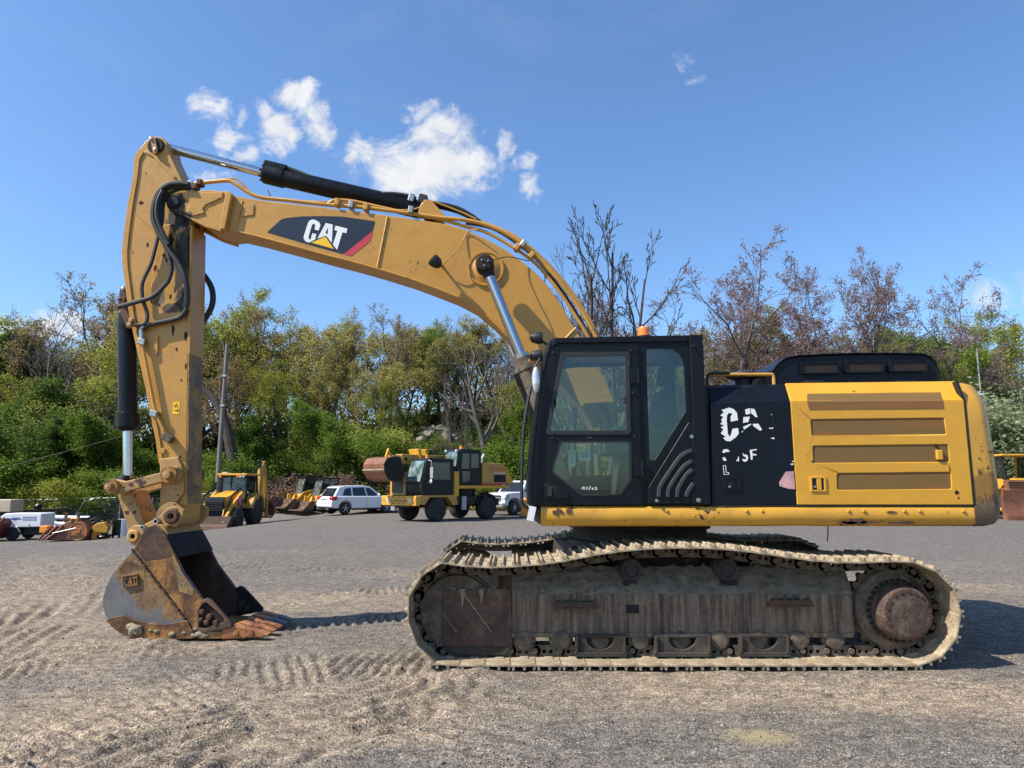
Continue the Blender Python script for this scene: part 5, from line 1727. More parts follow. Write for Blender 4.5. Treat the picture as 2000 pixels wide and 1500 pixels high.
hose('hose', [(370, 360), (353, 358), (329, 361), (311, 376), (301, 402), (300, 428), (309, 452), (329, 486), (351, 518), (363, 547), (366, 580, .03), (364, 600, .05)], 0.034, M['black_rubber'], YT0 - 0.14)
hose('hose', [(370, 366), (345, 364), (325, 371), (314, 390), (312, 425), (314, 455), (322, 478), (331, 505), (335, 525), (330, 545), (322, 557), (297, 580), (262, 591), (230, 600)], 0.027, M['hose_dusty'], YT0 - 0.10)
hose('hose', [(372, 368), (350, 370), (328, 380), (319, 400), (317, 430), (309, 462), (296, 512), (281, 545), (277, 565), (280, 588), (287, 610), (287, 626), (278, 634), (254, 634)], 0.022, M['hose_dusty'], YT0 - 0.07)
hose('hose', [(318, 372), (308, 395), (307, 425), (318, 455), (330, 478)], 0.026, M['black_rubber'], YT0 - 0.18)
hose('hose', [(392, 530), (404, 545), (413, 562), (416, 582), (412, 602), (398, 626), (388, 640)], 0.036, M['black_rubber'], YT1 + 0.10)
hose('hose', [(326, 300), (336, 325), (352, 352), (362, 372)], 0.03, M['black_rubber'], YC)
hose('hose', [(366, 602), (352, 619), (330, 626), (305, 631), (289, 636), (279, 644)], 0.026, M['hose_dusty'], YT0 - 0.05)
hose('pipe_elbow', [(293, 633), (284, 636), (277, 643), (276, 655), (277, 672)], 0.024, M['zinc'], YT0 - 0.05)
hose('stick_pipe', [(277, 670), (289, 730), (302, 797), (309, 818), (321, 842)], 0.019, M['yellow_pipe'], YT0 - 0.05)
for (px, py) in ((278, 668), (302, 808)):
    mk('pipe_clamp', MB().obox(P(px, py, YT0 - 0.04), 0.075, 0.08, 0.085, Matrix.Rotation(-1.35, 3, 'Y')), M['zinc'], stick, bevel=0.012)
mk('pipe_block', MB().obox(P(328, 855, YT0 - 0.045), 0.12, 0.09, 0.085, Matrix.Rotation(0.5, 3, 'Y')), M['mud_link'], stick, bevel=0.012)
for (px, py) in ((254, 634), (257, 626)):
    mk('hose_fitting', MB().obox(P(px, py, YT0 - 0.07), 0.05, 0.06, 0.05), M['yellow_link'], stick, bevel=0.01)

# bucket cylinder on the back of the stick
c0, c1, c2, c3 = P(238, 582, YC), P(247, 640, YC), P(250, 830, YC), P(226, 948, YC)
c1 = P(248, 645, YC)
bcy = mk('bucket_cylinder', MB().tube([P(247, 612, YC), P(248, 640, YC), P(250, 806, YC), P(250, 808, YC), P(250, 834, YC), P(250, 842, YC)], [0.085, 0.105, 0.105, 0.128, 0.128, 0.085], 24), M['black_cab'], EX)
mk('cylinder_rod', MB().tube([P(250, 836, YC), P(249.5, 935, YC)], 0.055, 22), M['chrome'], bcy)
mk('rod_eye', MB().tube([P(249, 928, YC), P(246, 940, YC), P(225, 950, YC)], [0.06, 0.09, 0.09], 12), M['steel_dark'], bcy)
for y0, y1 in ((YC - 0.15, YC - 0.10), (YC + 0.10, YC + 0.15)):
    bk = mk('cylinder_bracket', MB().prism(XZ([(232, 556), (240, 556), (256, 640), (244, 640), (230, 604), (229, 575)], YT0), y0, y1), M['rust_dark'], stick, bevel=0.01)
q = P(239, 562, YC - 0.2)
mk('bracket_bolt', MB().lathe([(0.0, -0.03), (0.026, -0.024), (0.03, 0.05)], (q.x, YC - 0.17, q.z), 'y', 12), M['zinc'], stick)
pin('bracket_pin', 236, 586, YC - 0.2, YC - 0.1, 0.045, M['rust_dark'], stick, rin=0.018)

# ------------------------------------------------------------------ bucket linkage
A, B = P(221, 950, 8.05), P(333, 927, 8.05)
for s in (-1, 1):
    y0 = YC + s * 0.30
    y1 = YC + s * 0.22
    Yp = 8.05
    bar = [(214, 937), (226, 936), (244, 940), (325, 920), (333, 909), (346, 912), (352, 927), (347, 940), (335, 944), (326, 939), (250, 960), (236, 966), (222, 965), (211, 958)]
    lk = mk('rocker_link', MB().prism(XZ(bar, Yp), y0, y1), M['yellow_link'], EX, bevel=0.014)
    yo_ = y0 if s < 0 else y0 + 0.07
    for (c, r) in ((A, 0.075), (B, 0.09)):
        mk('link_boss', MB().lathe([(0.0, -0.02), (r * 0.55, -0.02), (r * 0.6, 0.0), (r * 1.0, 0.0), (r * 1.08, 0.02), (r * 1.08, 0.05)], (c.x, yo_ - 0.055, c.z), 'y', 26), M['rust_orange'] if s < 0 else M['rust_dark'], lk)
        mk('pin_end', MB().lathe([(0.0, -0.045), (r * 0.48, -0.04), (r * 0.52, 0.02)], (c.x, yo_ - 0.07, c.z), 'y', 22), M['yellow_link'], lk)
H = [(229, 962), (258, 956), (284, 1022), (282, 1040), (262, 1058), (252, 1046), (247, 1020)]
mk('power_link', MB().prism(XZ(H, 8.18), YC - 0.19, YC + 0.19), M['yellow_link'], EX, bevel=0.02)

# ------------------------------------------------------------------ bucket
YN, YF = 7.90, 8.80
b1_, b2_, b3_, b4_ = _loc(256, 1110, YN), _loc(300, 1150, YN), _loc(338, 1192, YN), _loc(235, 1160, YN)
paint('bucket_side', (0.125, 0.126, 0.128), rough=0.5, var=0.3, dirt=0.65, dcol=(0.21, 0.115, 0.042), chip=0.07, ccol=(0.28, 0.14, 0.04), spec=0.3, sc=1.4,
      stains=[(*b2_, 0.30, 0.5, 0.24, (0.24, 0.125, 0.04), 0.75), (*b1_, 0.24, 0.5, 0.16, (0.27, 0.15, 0.05), 0.85), (*b3_, 0.16, 0.5, 0.13, (0.25, 0.125, 0.035), 0.8), (*b1_, 0.14, 0.5, 0.07, (0.05, 0.032, 0.022), 0.6)])
OUT = [(292, 1034), (277, 1050), (263, 1072), (245, 1091), (230, 1107), (218, 1124), (207, 1146), (201, 1168), (201, 1186), (206, 1203), (219, 1222), (245, 1238), (284, 1246), (320, 1248), (388, 1246), (440, 1242)]
out_ = XZ(OUT, YN)
inn_ = []
for i, p in enumerate(out_):
    a = Vector(out_[max(i - 1, 0)])
    b_ = Vector(out_[min(i + 1, len(out_) - 1)])
    d = (b_ - a).normalized()
    inn_.append((p[0] - d.y * 0.035, p[1] + d.x * 0.035))
bucket = mk('bucket', MB().prism(out_ + inn_[::-1], YN + 0.005, YF - 0.005), M['rust_dark'], EX, ang=40)
mk('bucket_lining', MB().prism([(a[0] + 0.004, a[1] + 0.004) for a in inn_] + [(a[0] + (a[0] - b[0]) * 0.3, a[1] + (a[1] - b[1]) * 0.3) for a, b in zip(inn_, out_)][::-1], YN + 0.03, YF - 0.03), M['steel_dark'], bucket, ang=40)
SIDE = [(303, 1026)] + OUT[1:15] + [(400, 1243), (399, 1173), (359.5, 1119), (336, 1072), (320, 1038)]
HP = [(303, 1025), (290, 1029), (277, 1045), (263, 1072), (283.6, 1097), (368.6, 1210), (385, 1238), (391, 1215), (387, 1190), (399, 1172), (359.5, 1118), (336, 1071), (320, 1037), (312, 1028)]
HEEL = [(210, 1211), (219, 1206), (245.5, 1201), (262, 1208), (283, 1214), (302.6, 1218), (325, 1218), (346.6, 1215), (368, 1211), (383, 1240), (384, 1246), (320, 1250), (284, 1249), (262, 1245), (240, 1238), (222, 1225)]
for (y0, y1, sg) in ((YN, YN + 0.035, -1), (YF, YF - 0.035, 1)):
    mk('side_plate', MB().prism(XZ(SIDE, YN), y0, y1), M['bucket_side'] if sg < 0 else M['rust_dark'], bucket, bevel=0.004)
    mk('hinge_plate', MB().prism(XZ(HP, YN), y0 + sg * 0.022, y0 - sg * 0.001), M['rust_dark'] if sg > 0 else M['rust_orange'], bucket, bevel=0.006)
    mk('heel_plate', MB().prism(XZ(HEEL, YN), y0 + sg * 0.028, y0 - sg * 0.001), M['rust_orange'], bucket, bevel=0.006)
    # side cutter with bolted pocket
    CUT = [(388, 1190), (397, 1172), (406, 1167), (414, 1170), (432, 1189), (456, 1216), (454, 1223), (398, 1234), (388, 1228)]
    CH = [(391, 1192), (399, 1178), (406, 1175), (426, 1192), (440, 1205), (441, 1213), (402, 1227), (392, 1224)]
    sc_ = mk('side_cutter', MB().prism(XZ(CUT, YN), y0 + sg * 0.045, y0 + sg * 0.002, holes=[XZ(CH, YN)]), M['rust_plate'] if sg < 0 else M['steel_dark'], bucket, bevel=0.006)
    mk('cutter_recess', MB().prism(XZ(CH, YN), y0 + sg * 0.012, y0 + sg * 0.003), M['steel_dark'], sc_, smooth=False)
    for (px, py, r) in ((397, 1194, 0.032), (411, 1204, 0.034), (406, 1214, 0.03), (424, 1215, 0.03), (395, 1209, 0.024)):
        q = P(px, py, YN)
        mk('cutter_bolt', MB().lathe([(0.0, sg * 0.06), (r * 0.8, sg * 0.055), (r, sg * 0.035), (r, 0.0)], (q.x, y0, q.z), 'y', 12), M['rust_dark'], sc_)
# smear the hinge plate with darker brown (scuffed upper half)
mk('hinge_scuff', MB().prism(XZ([(303, 1027), (291, 1031), (279, 1046), (266, 1072), (284, 1094), (300, 1092), (318, 1090), (340, 1084), (334, 1071), (319, 1039), (311, 1030)], YN), YN - 0.025, YN - 0.02), M['rust_dark'], bucket, smooth=False)
mk('hinge_scuff', MB().prism(XZ([(338, 1078), (359, 1120), (380, 1149), (378, 1163), (352, 1155), (344, 1110)], YN), YN - 0.0245, YN - 0.02), M['scuffed_plate'], bucket, smooth=False)
# embossed maker's plate
def D5(pts):
    return [(200 + a / 6.82, 1040 + b_ / 6.82) for a, b_ in pts]


bp = mk('maker_plate', MB().prism(XZ(D5([(275, 578), (478, 545), (490, 690), (300, 735)]), YN), YN - 0.016, YN - 0.001), M['rust_dark'], bucket, bevel=0.004)
mk('plate_rim', MB().prism(XZ(D5([(275, 578), (478, 545), (490, 690), (300, 735)]), YN), YN - 0.026, YN - 0.015, holes=[XZ(D5([(290, 592), (463, 564), (474, 680), (309, 717)]), YN)]), M['rust_orange'], bp, bevel=0.003)
for pts in ([(300, 610), (345, 602), (347, 625), (322, 629), (329, 685), (352, 680), (355, 700), (310, 706)], [(372, 598), (398, 594), (415, 690), (394, 694), (390, 668), (380, 670), (383, 696), (362, 700)],
            [(408, 592), (460, 584), (462, 604), (448, 606), (456, 680), (436, 684), (428, 610), (410, 612)]):
    mk('raised_letter', MB().prism(XZ(D5(pts), YN), YN - 0.025, YN - 0.015), M['rust_orange'], bp, bevel=0.002)
q = P(268, 1228, YN)
mk('mud_clod', MB().blob((q.x, YN - 0.04, q.z), 0.062, 3, 0.3, (1.3, 0.45, 0.95), 3), M['mud_dry'], bucket, ang=60)
for i, (px, py, r) in enumerate(((308, 1232, 0.022), (338, 1237, 0.026), (361, 1235, 0.018), (296, 1230, 0.016), (392, 1237, 0.04), (383, 1228, 0.022), (400, 1240, 0.03), (381, 1240, 0.026))):
    q = P(px, py, YN)
    mk('mud_clod', MB().blob((q.x, YN - 0.032, q.z), r, 2, 0.35, (1.3, 0.4, 0.8), 30 + i), M['mud_dry'], bucket, ang=60)
# weld bead between the plates
rr = random.Random(6)
wb = MB()
pa, pb = P(262, 1074, YN), P(368, 1212, YN)
for i in range(46):
    t = i / 45
    p_ = pa.lerp(pb, t)
    wb.blob((p_.x - 0.018 + rr.uniform(-.004, .004), YN - 0.006, p_.z + rr.uniform(-.004, .004)), rr.uniform(0.012, 0.019), 1, 0.2, (1, 1, 1), i)
mk('weld_bead', wb, M['rust_dark'], bucket)
# lip, teeth with adapters
lipx0, lipx1 = P(388, 1240, YN).x, P(462, 1240, YN).x
mk('bucket_lip', MB().prism([(lipx0, 0.02), (lipx1, 0.03), (lipx1 + 0.03, 0.055), (lipx1, 0.085), (lipx0, 0.11)], YN - 0.02, YF + 0.02), M['rust_orange'], bucket, bevel=0.008)
tp = None
for i in range(5):
    yy = YN + 0.04 + (YF - YN - 0.08) * i / 4
    xr_ = lipx1 - 0.05
    ad = MB().prism([(xr_ - 0.10, 0.015), (xr_ + 0.17, 0.03), (xr_ + 0.19, 0.075), (xr_ + 0.15, 0.135), (xr_ + 0.02, 0.165), (xr_ - 0.1, 0.12)], yy - 0.065, yy + 0.065)
    a_ = mk('tooth_adapter', ad, M['tooth_rust'], bucket, bevel=0.014)
    th_ = MB()
    pts = [(xr_ + 0.12, 0.03), (xr_ + 0.13, 0.135), (xr_ + 0.25, 0.115), (xr_ + 0.39, 0.07), (xr_ + 0.40, 0.055), (xr_ + 0.26, 0.035)]
    th_.prism(pts, yy - 0.055, yy + 0.055)
    mk('tooth', th_, M['tooth_rust'] if i < 3 else M['steel_worn'], bucket, bevel=0.012)
    mk('tooth_pin', MB().lathe([(0.0, -0.085), (0.03, -0.083), (0.034, -0.06), (0.034, 0.07)], (xr_ + 0.05, yy, 0.08), 'y', 14), M['rust_orange'], a_)
    mk('tooth_pin', MB().lathe([(0.0, -0.075), (0.036, -0.072), (0.04, -0.05), (0.04, 0.05)], (xr_ + 0.20, yy, 0.082), 'y', 14), M['tooth_rust'], a_)
# ears and pins
EAR = [(250, 1036), (247, 1050), (257, 1063), (266, 1068), (280, 1044), (303, 1027), (326, 1027), (344, 1030), (358, 1012), (360, 996), (346, 987), (328, 991), (310, 1010), (279, 1026), (262, 1026)]
for s in (-1, 1):
    y0 = YC + s * 0.34
    er = mk('bucket_ear', MB().prism(XZ(EAR, 8.02), y0, y0 - s * 0.06), M['yellow_link'], bucket, bevel=0.01)
    if s < 0:
        for (px, py, r, m_) in ((336, 1008, 0.085, 'rust_dark'), (262, 1047, 0.07, 'yellow_link'), (307, 1018, 0.04, 'zinc'), (281, 1030, 0.032, 'zinc')):
            q = P(px, py, y0)
            mk('ear_pin', MB().lathe([(0.0, 0.01), (r * 0.4, 0.01), (r * 0.42, -0.03), (r * 0.8, -0.03), (r, -0.015), (r, 0.03)], (q.x, y0 - 0.01, q.z), 'y', 20), M[m_], er)
mk('torque_tube', MB().cyl((P(303, 1046, YN).x, YN + 0.02, P(303, 1046, YN).z), (P(303, 1046, YN).x, YF - 0.02, P(303, 1046, YN).z), 0.12, seg=24), M['yellow_link'], bucket)
mk('bucket_brow', MB().prism(XZ([(296, 1036), (330, 1046), (352, 1088), (340, 1092), (318, 1062), (288, 1056)], YN), YN + 0.03, YF - 0.03), M['steel_dark'], bucket, bevel=0.01)


# ------------------------------------------------------------------ machines and vehicles at the back of the yard (built in local axes: x forward, y left, z up)
paint('bg_yellow', (0.60, 0.315, 0.024), rough=0.45, dirt=0.35, dcol=(0.25, 0.15, 0.05), chip=0.05, sc=1.5)
paint('bg_tan_yellow', (0.46, 0.25, 0.045), rough=0.5, dirt=0.4, dcol=(0.20, 0.13, 0.06), chip=0.05, sc=1.5)
paint('bg_black', (0.008, 0.008, 0.009), rough=0.35, dirt=0.3, dcol=(0.035, 0.03, 0.025), spec=0.25)
paint('tyre', (0.022, 0.021, 0.02), rough=0.85, dirt=0.7, dcol=(0.10, 0.085, 0.07), sc=3)
paint('car_white', (0.72, 0.73, 0.74), rough=0.25, var=0.03, dirt=0.1, dcol=(0.5, 0.48, 0.44), coat=0.6, bump=0.002)
paint('trailer_white', (0.70, 0.72, 0.73), rough=0.4, var=0.04, dirt=0.25, dcol=(0.4, 0.37, 0.33))
paint('beige_paint', (0.48, 0.40, 0.28), rough=0.6, dirt=0.3)
paint('dark_red', (0.14, 0.025, 0.018), rough=0.5, dirt=0.5, dcol=(0.08, 0.04, 0.025))
simple('tail_red', (0.42, 0.012, 0.02), 0.15, coat=0.6)
simple('logo_blue', (0.05, 0.07, 0.30), 0.5)
simple('logo_grey', (0.20, 0.24, 0.36), 0.5)
simple('alloy', (0.5, 0.5, 0.5), 0.3, metal=0.8)
simple('sign_red', (0.62, 0.02, 0.02), 0.5)
simple('pink_cloth', (0.62, 0.16, 0.28), 0.8)
simple('orange_plastic', (0.78, 0.26, 0.02), 0.5)
simple('galvanised', (0.36, 0.37, 0.38), 0.5, metal=0.5)
paint('pole_wood', (0.17, 0.15, 0.13), rough=0.9, streak=0.5, dcol=(0.08, 0.07, 0.06))


def local(root, name, mb, mat, parent=None, **k):
    return mk(name, mb, M[mat], parent or root, world=False, **k)


def wheel(root, x, y, z, r, w, rim='bg_tan_yellow', side=1, lugs=False, rr=0.55):
    prof = [(r * rr, -w / 2), (r * 0.9, -w / 2), (r * 0.98, -w * 0.36), (r, -w * 0.2), (r, w * 0.2), (r * 0.98, w * 0.36), (r * 0.9, w / 2), (r * rr, w / 2)]
    mb = MB().lathe(prof, (x, y, z), 'y', 28)
    if lugs:
        n = 18
        for i in range(n):
            for s in (-1, 1):
                a = 2 * math.pi * (i + (0.5 if s > 0 else 0)) / n
                mb.obox((x + r * math.cos(a), y + s * w * 0.22, z + r * math.sin(a)), 0.05, w * 0.5, 0.07, Matrix.Rotation(-a + math.pi / 2, 3, 'Y') @ Matrix.Rotation(s * 0.5, 3, 'Z'))
    t = local(root, 'wheel', mb, 'tyre')
    s = w / 2 * side
    local(root, 'rim', MB().lathe([(0.0, s * 0.55), (r * 0.22, s * 0.55), (r * 0.26, s * 0.3), (r * 0.5, s * 0.35), (r * (rr + .01), s * 0.9), (r * (rr + .03), s * 0.9), (r * (rr + .03), -s * 0.6), (0, -s * 0.6)], (x, y, z), 'y', 24), rim, t)
    return t


def spokes(root, x, y, z, r, side, parent):
    for i in range(5):
        a = i * 2 * math.pi / 5 + 0.3
        local(root, 'spoke', MB().tube([(x, y, z), (x + r * math.cos(a), y, z + r * math.sin(a))], [r * 0.16, r * 0.12], 6), 'alloy', parent)


def at_px(px, d, dz=0.0):
    x = (px - 1000.0) / 1400.0 * d
    return Vector((x, d, tz(x, d) + dz))


def hd(x, y):
    return math.atan2(y, x)


# ---- backhoe loader
def build_backhoe():
    R = thing('backhoe_loader', at_px(467, 38.5), 'yellow backhoe loader with glazed cab parked facing the camera near the utility pole', 'backhoe', rz=hd(-0.03, -1.0))
    L = lambda n, mb, m, p=None, **k: local(R, n, mb, m, p, **k)
    L('chassis', MB().box(-1.3, 2.75, -0.45, 0.45, 0.45, 0.85), 'bg_black', bevel=0.03)
    L('bonnet', MB().prism([(0.75, 0.85), (2.75, 0.85), (2.8, 1.35), (2.62, 1.52), (0.75, 1.85)], -0.46, 0.46), 'bg_yellow', bevel=0.05)
    g = L('grille', MB().prism([(2.74, 0.80), (2.86, 0.82), (2.88, 1.34), (2.74, 1.4)], -0.48, 0.48), 'bg_black', bevel=0.03)
    for i in range(5):
        L('grille_slat', MB().box(2.86, 2.91, -0.42, 0.42, 0.88 + i * 0.085, 0.90 + i * 0.085), 'grey_louvre', g)
    b = L('bonnet_badge', MB().prism([(2.62, 1.535), (2.86, 1.36), (2.875, 1.365), (2.635, 1.545)], -0.46, 0.46), 'bg_black')
    vs, fs = text_mesh('CAT', 0.26)
    bx = max(v[0] for v in vs)
    mb = MB().add([(2.80 - v[1] * 0.80, -bx / 2 + v[0], 1.42 + v[1] * 0.585) for v in vs], fs)
    L('badge_letters', mb, 'white_paint', b, smooth=False)
    # cab
    c = L('cab_frame', MB(), 'bg_black') if False else None
    fr = MB()
    for (x0, y0, x1, y1) in ((0.72, 0.72, 0.60, 0.66), (0.72, -0.72, 0.60, -0.66), (-0.75, 0.78, -0.65, 0.70), (-0.75, -0.78, -0.65, -0.70), (0.05, 0.80, 0.05, 0.72), (0.05, -0.80, 0.05, -0.72)):
        fr.tube([(x0, y0, 1.0), (x1, y1, 2.62)], 0.05, 6)
    fr.box(-0.75, 0.75, -0.76, 0.76, 0.85, 1.15)
    fr.box(-0.7, 0.65, -0.72, 0.72, 2.56, 2.64)
    cf = L('cab_frame', fr, 'bg_black')
    L('windscreen', MB().add([(0.71, -0.68, 1.2), (0.71, 0.68, 1.2), (0.61, 0.62, 2.56), (0.61, -0.62, 2.56)], [(0, 1, 2, 3)]), 'vehicle_glass_blue', cf)
    for s in (-1, 1):
        L('side_pane', MB().add([(0.68, s * 0.72, 1.1), (-0.7, s * 0.76, 1.1), (-0.62, s * 0.69, 2.56), (0.6, s * 0.65, 2.56)], [(0, 1, 2, 3)]), 'vehicle_glass', cf)
    L('cab_roof', MB().box(-0.95, 0.95, -0.80, 0.80, 2.63, 2.74), 'bg_yellow', bevel=0.05)
    L('roof_beacon', MB().box(0.1, 0.5, -0.75, -0.45, 2.74, 2.82), 'beige_paint', bevel=0.03)
    for y in (-0.62, 0.3, 0.45, 0.62):
        L('roof_lamp', MB().obox((0.93, y, 2.58), 0.1, 0.12, 0.09), 'amber' if y in (-0.62, 0.3) else 'lens', bevel=0.02)
    L('driver_seat', MB().prism([(-0.3, 1.2), (0.25, 1.2), (0.25, 1.4), (-0.1, 1.45), (-0.2, 2.15), (-0.35, 2.15)], -0.3, 0.3), 'seat_cloth', bevel=0.05)
    L('exhaust_stack', MB().tube([(1.2, -0.38, 1.6), (1.2, -0.38, 2.6)], 0.05, 8), 'bg_black')
    for y in (-0.98, 0.98):
        L('mirror', MB().box(0.72, 0.77, y - 0.1, y + 0.1, 1.9, 2.3), 'bg_black', bevel=0.02)
    # fenders and wheels
    for s in (-1, 1):
        f = [(-0.95, 0.85), (-0.88, 1.35), (-0.5, 1.7), (0.2, 1.72), (0.62, 1.45), (0.85, 0.95), (0.78, 0.93), (0.5, 1.35), (0.1, 1.58), (-0.4, 1.56), (-0.75, 1.3), (-0.85, 0.85)]
        L('rear_fender', MB().prism(f, s * 0.55, s * 1.12), 'bg_tan_yellow', bevel=0.02)
        L('fender_side', MB().prism([(0.62, 1.45), (0.86, 0.95), (0.45, 0.8), (-0.2, 1.1), (-0.1, 1.6), (0.2, 1.70)], s * 0.95, s * 1.1), 'bg_tan_yellow', bevel=0.02)
        wheel(R, 0, s * 0.87, 0.75, 0.75, 0.48, 'bg_tan_yellow', s, True)
        wheel(R, 2.2, s * 0.92, 0.50, 0.50, 0.34, 'tooth_rust', s, True)
        L('step', MB().box(0.75, 1.25, s * 0.6, s * 1.0, 0.55, 0.62), 'bg_black')
        # loader arms and rams
        L('loader_arm', MB().prism([(0.9, 1.75), (1.25, 1.8), (2.3, 1.25), (3.35, 0.35), (3.2, 0.2), (2.2, 0.95), (1.0, 1.5)], s * 0.62, s * 0.76), 'bg_yellow', bevel=0.02)
        L('loader_ram', MB().tube([(1.4, s * 0.69, 1.95), (2.4, s * 0.69, 1.62), (3.0, s * 0.69, 1.05)], [0.06, 0.055, 0.035], 8), 'bg_black')
        L('loader_link', MB().tube([(2.55, s * 0.5, 1.15), (2.85, s * 0.5, 0.9), (3.0, s * 0.5, 0.45)], 0.045, 6), 'bg_tan_yellow')
    L('loader_bucket', MB().prism([(3.2, 0.62), (3.28, 0.2), (3.45, 0.05), (4.1, 0.02), (4.1, 0.06), (3.5, 0.12), (3.36, 0.25), (3.27, 0.62)], -1.15, 1.15), 'rust_dark', bevel=0.01)
    for s in (-1, 1):
        L('bucket_side', MB().prism([(3.2, 0.62), (3.28, 0.2), (3.45, 0.05), (4.1, 0.02), (3.5, 0.6)], s * 1.15, s * 1.12), 'rust_dark')
    L('marker_ribbon', MB().prism([(1.75, 1.62), (2.05, 1.45), (1.7, 1.05), (1.55, 1.15), (1.6, 1.45)], 0.80, 0.84), 'pink_cloth')
    # folded backhoe at the rear
    L('swing_post', MB().box(-1.75, -1.3, -0.3, 0.3, 0.5, 1.3), 'bg_black', bevel=0.04)
    L('backhoe_boom', MB().prism([(-1.6, 0.9), (-1.3, 1.2), (-1.35, 2.3), (-1.75, 3.35), (-2.0, 3.45), (-2.05, 3.2), (-1.75, 2.4), (-1.8, 1.1)], 0.35, 0.62), 'bg_tan_yellow', bevel=0.03)
    L('backhoe_stick', MB().prism([(-1.85, 3.4), (-2.1, 3.5), (-2.55, 2.4), (-2.6, 1.2), (-2.35, 1.15), (-2.25, 2.3)], 0.38, 0.60), 'bg_tan_yellow', bevel=0.03)
    L('backhoe_ram', MB().tube([(-1.1, 0.3, 2.75), (-1.6, 0.42, 3.2), (-2.0, 0.48, 3.7)], [0.07, 0.07, 0.04], 8), 'bg_black')
    L('backhoe_ram', MB().tube([(-2.65, 0.49, 2.9), (-2.75, 0.49, 1.6)], [0.06, 0.05], 8), 'bg_black')
    L('backhoe_bucket', MB().prism([(-2.2, 1.25), (-2.65, 1.2), (-3.0, 0.9), (-2.95, 0.5), (-2.55, 0.3), (-2.0, 0.35), (-2.05, 0.42), (-2.5, 0.42), (-2.8, 0.6), (-2.8, 0.85), (-2.5, 1.05)], 0.05, 0.95), 'rust_dark', bevel=0.02)
    for s in (-1, 1):
        L('stabiliser', MB().prism([(-1.5, 0.45), (-1.35, 0.45), (-1.35, 1.5), (-1.5, 1.5)], s * 0.95, s * 1.08), 'bg_tan_yellow', bevel=0.02)


glass('vehicle_glass_blue', (0.45, 0.60, 0.64), haze=0.3)
build_backhoe()


# ---- truck-mounted telescopic excavator
m_, nt_, b_, o_, c_ = new_mat('painted_reflection_pane')  # opaque pane, sky and greenery reflection painted in as mottled teal
setp(nt_, b_, col=nt_.mix(nt_.step(nt_.noise(c_, 2.2, 5, 0.6), 0.4, 0.6), (0.06, 0.10, 0.10), (0.20, 0.28, 0.27)), rough=0.08, spec=0.7)


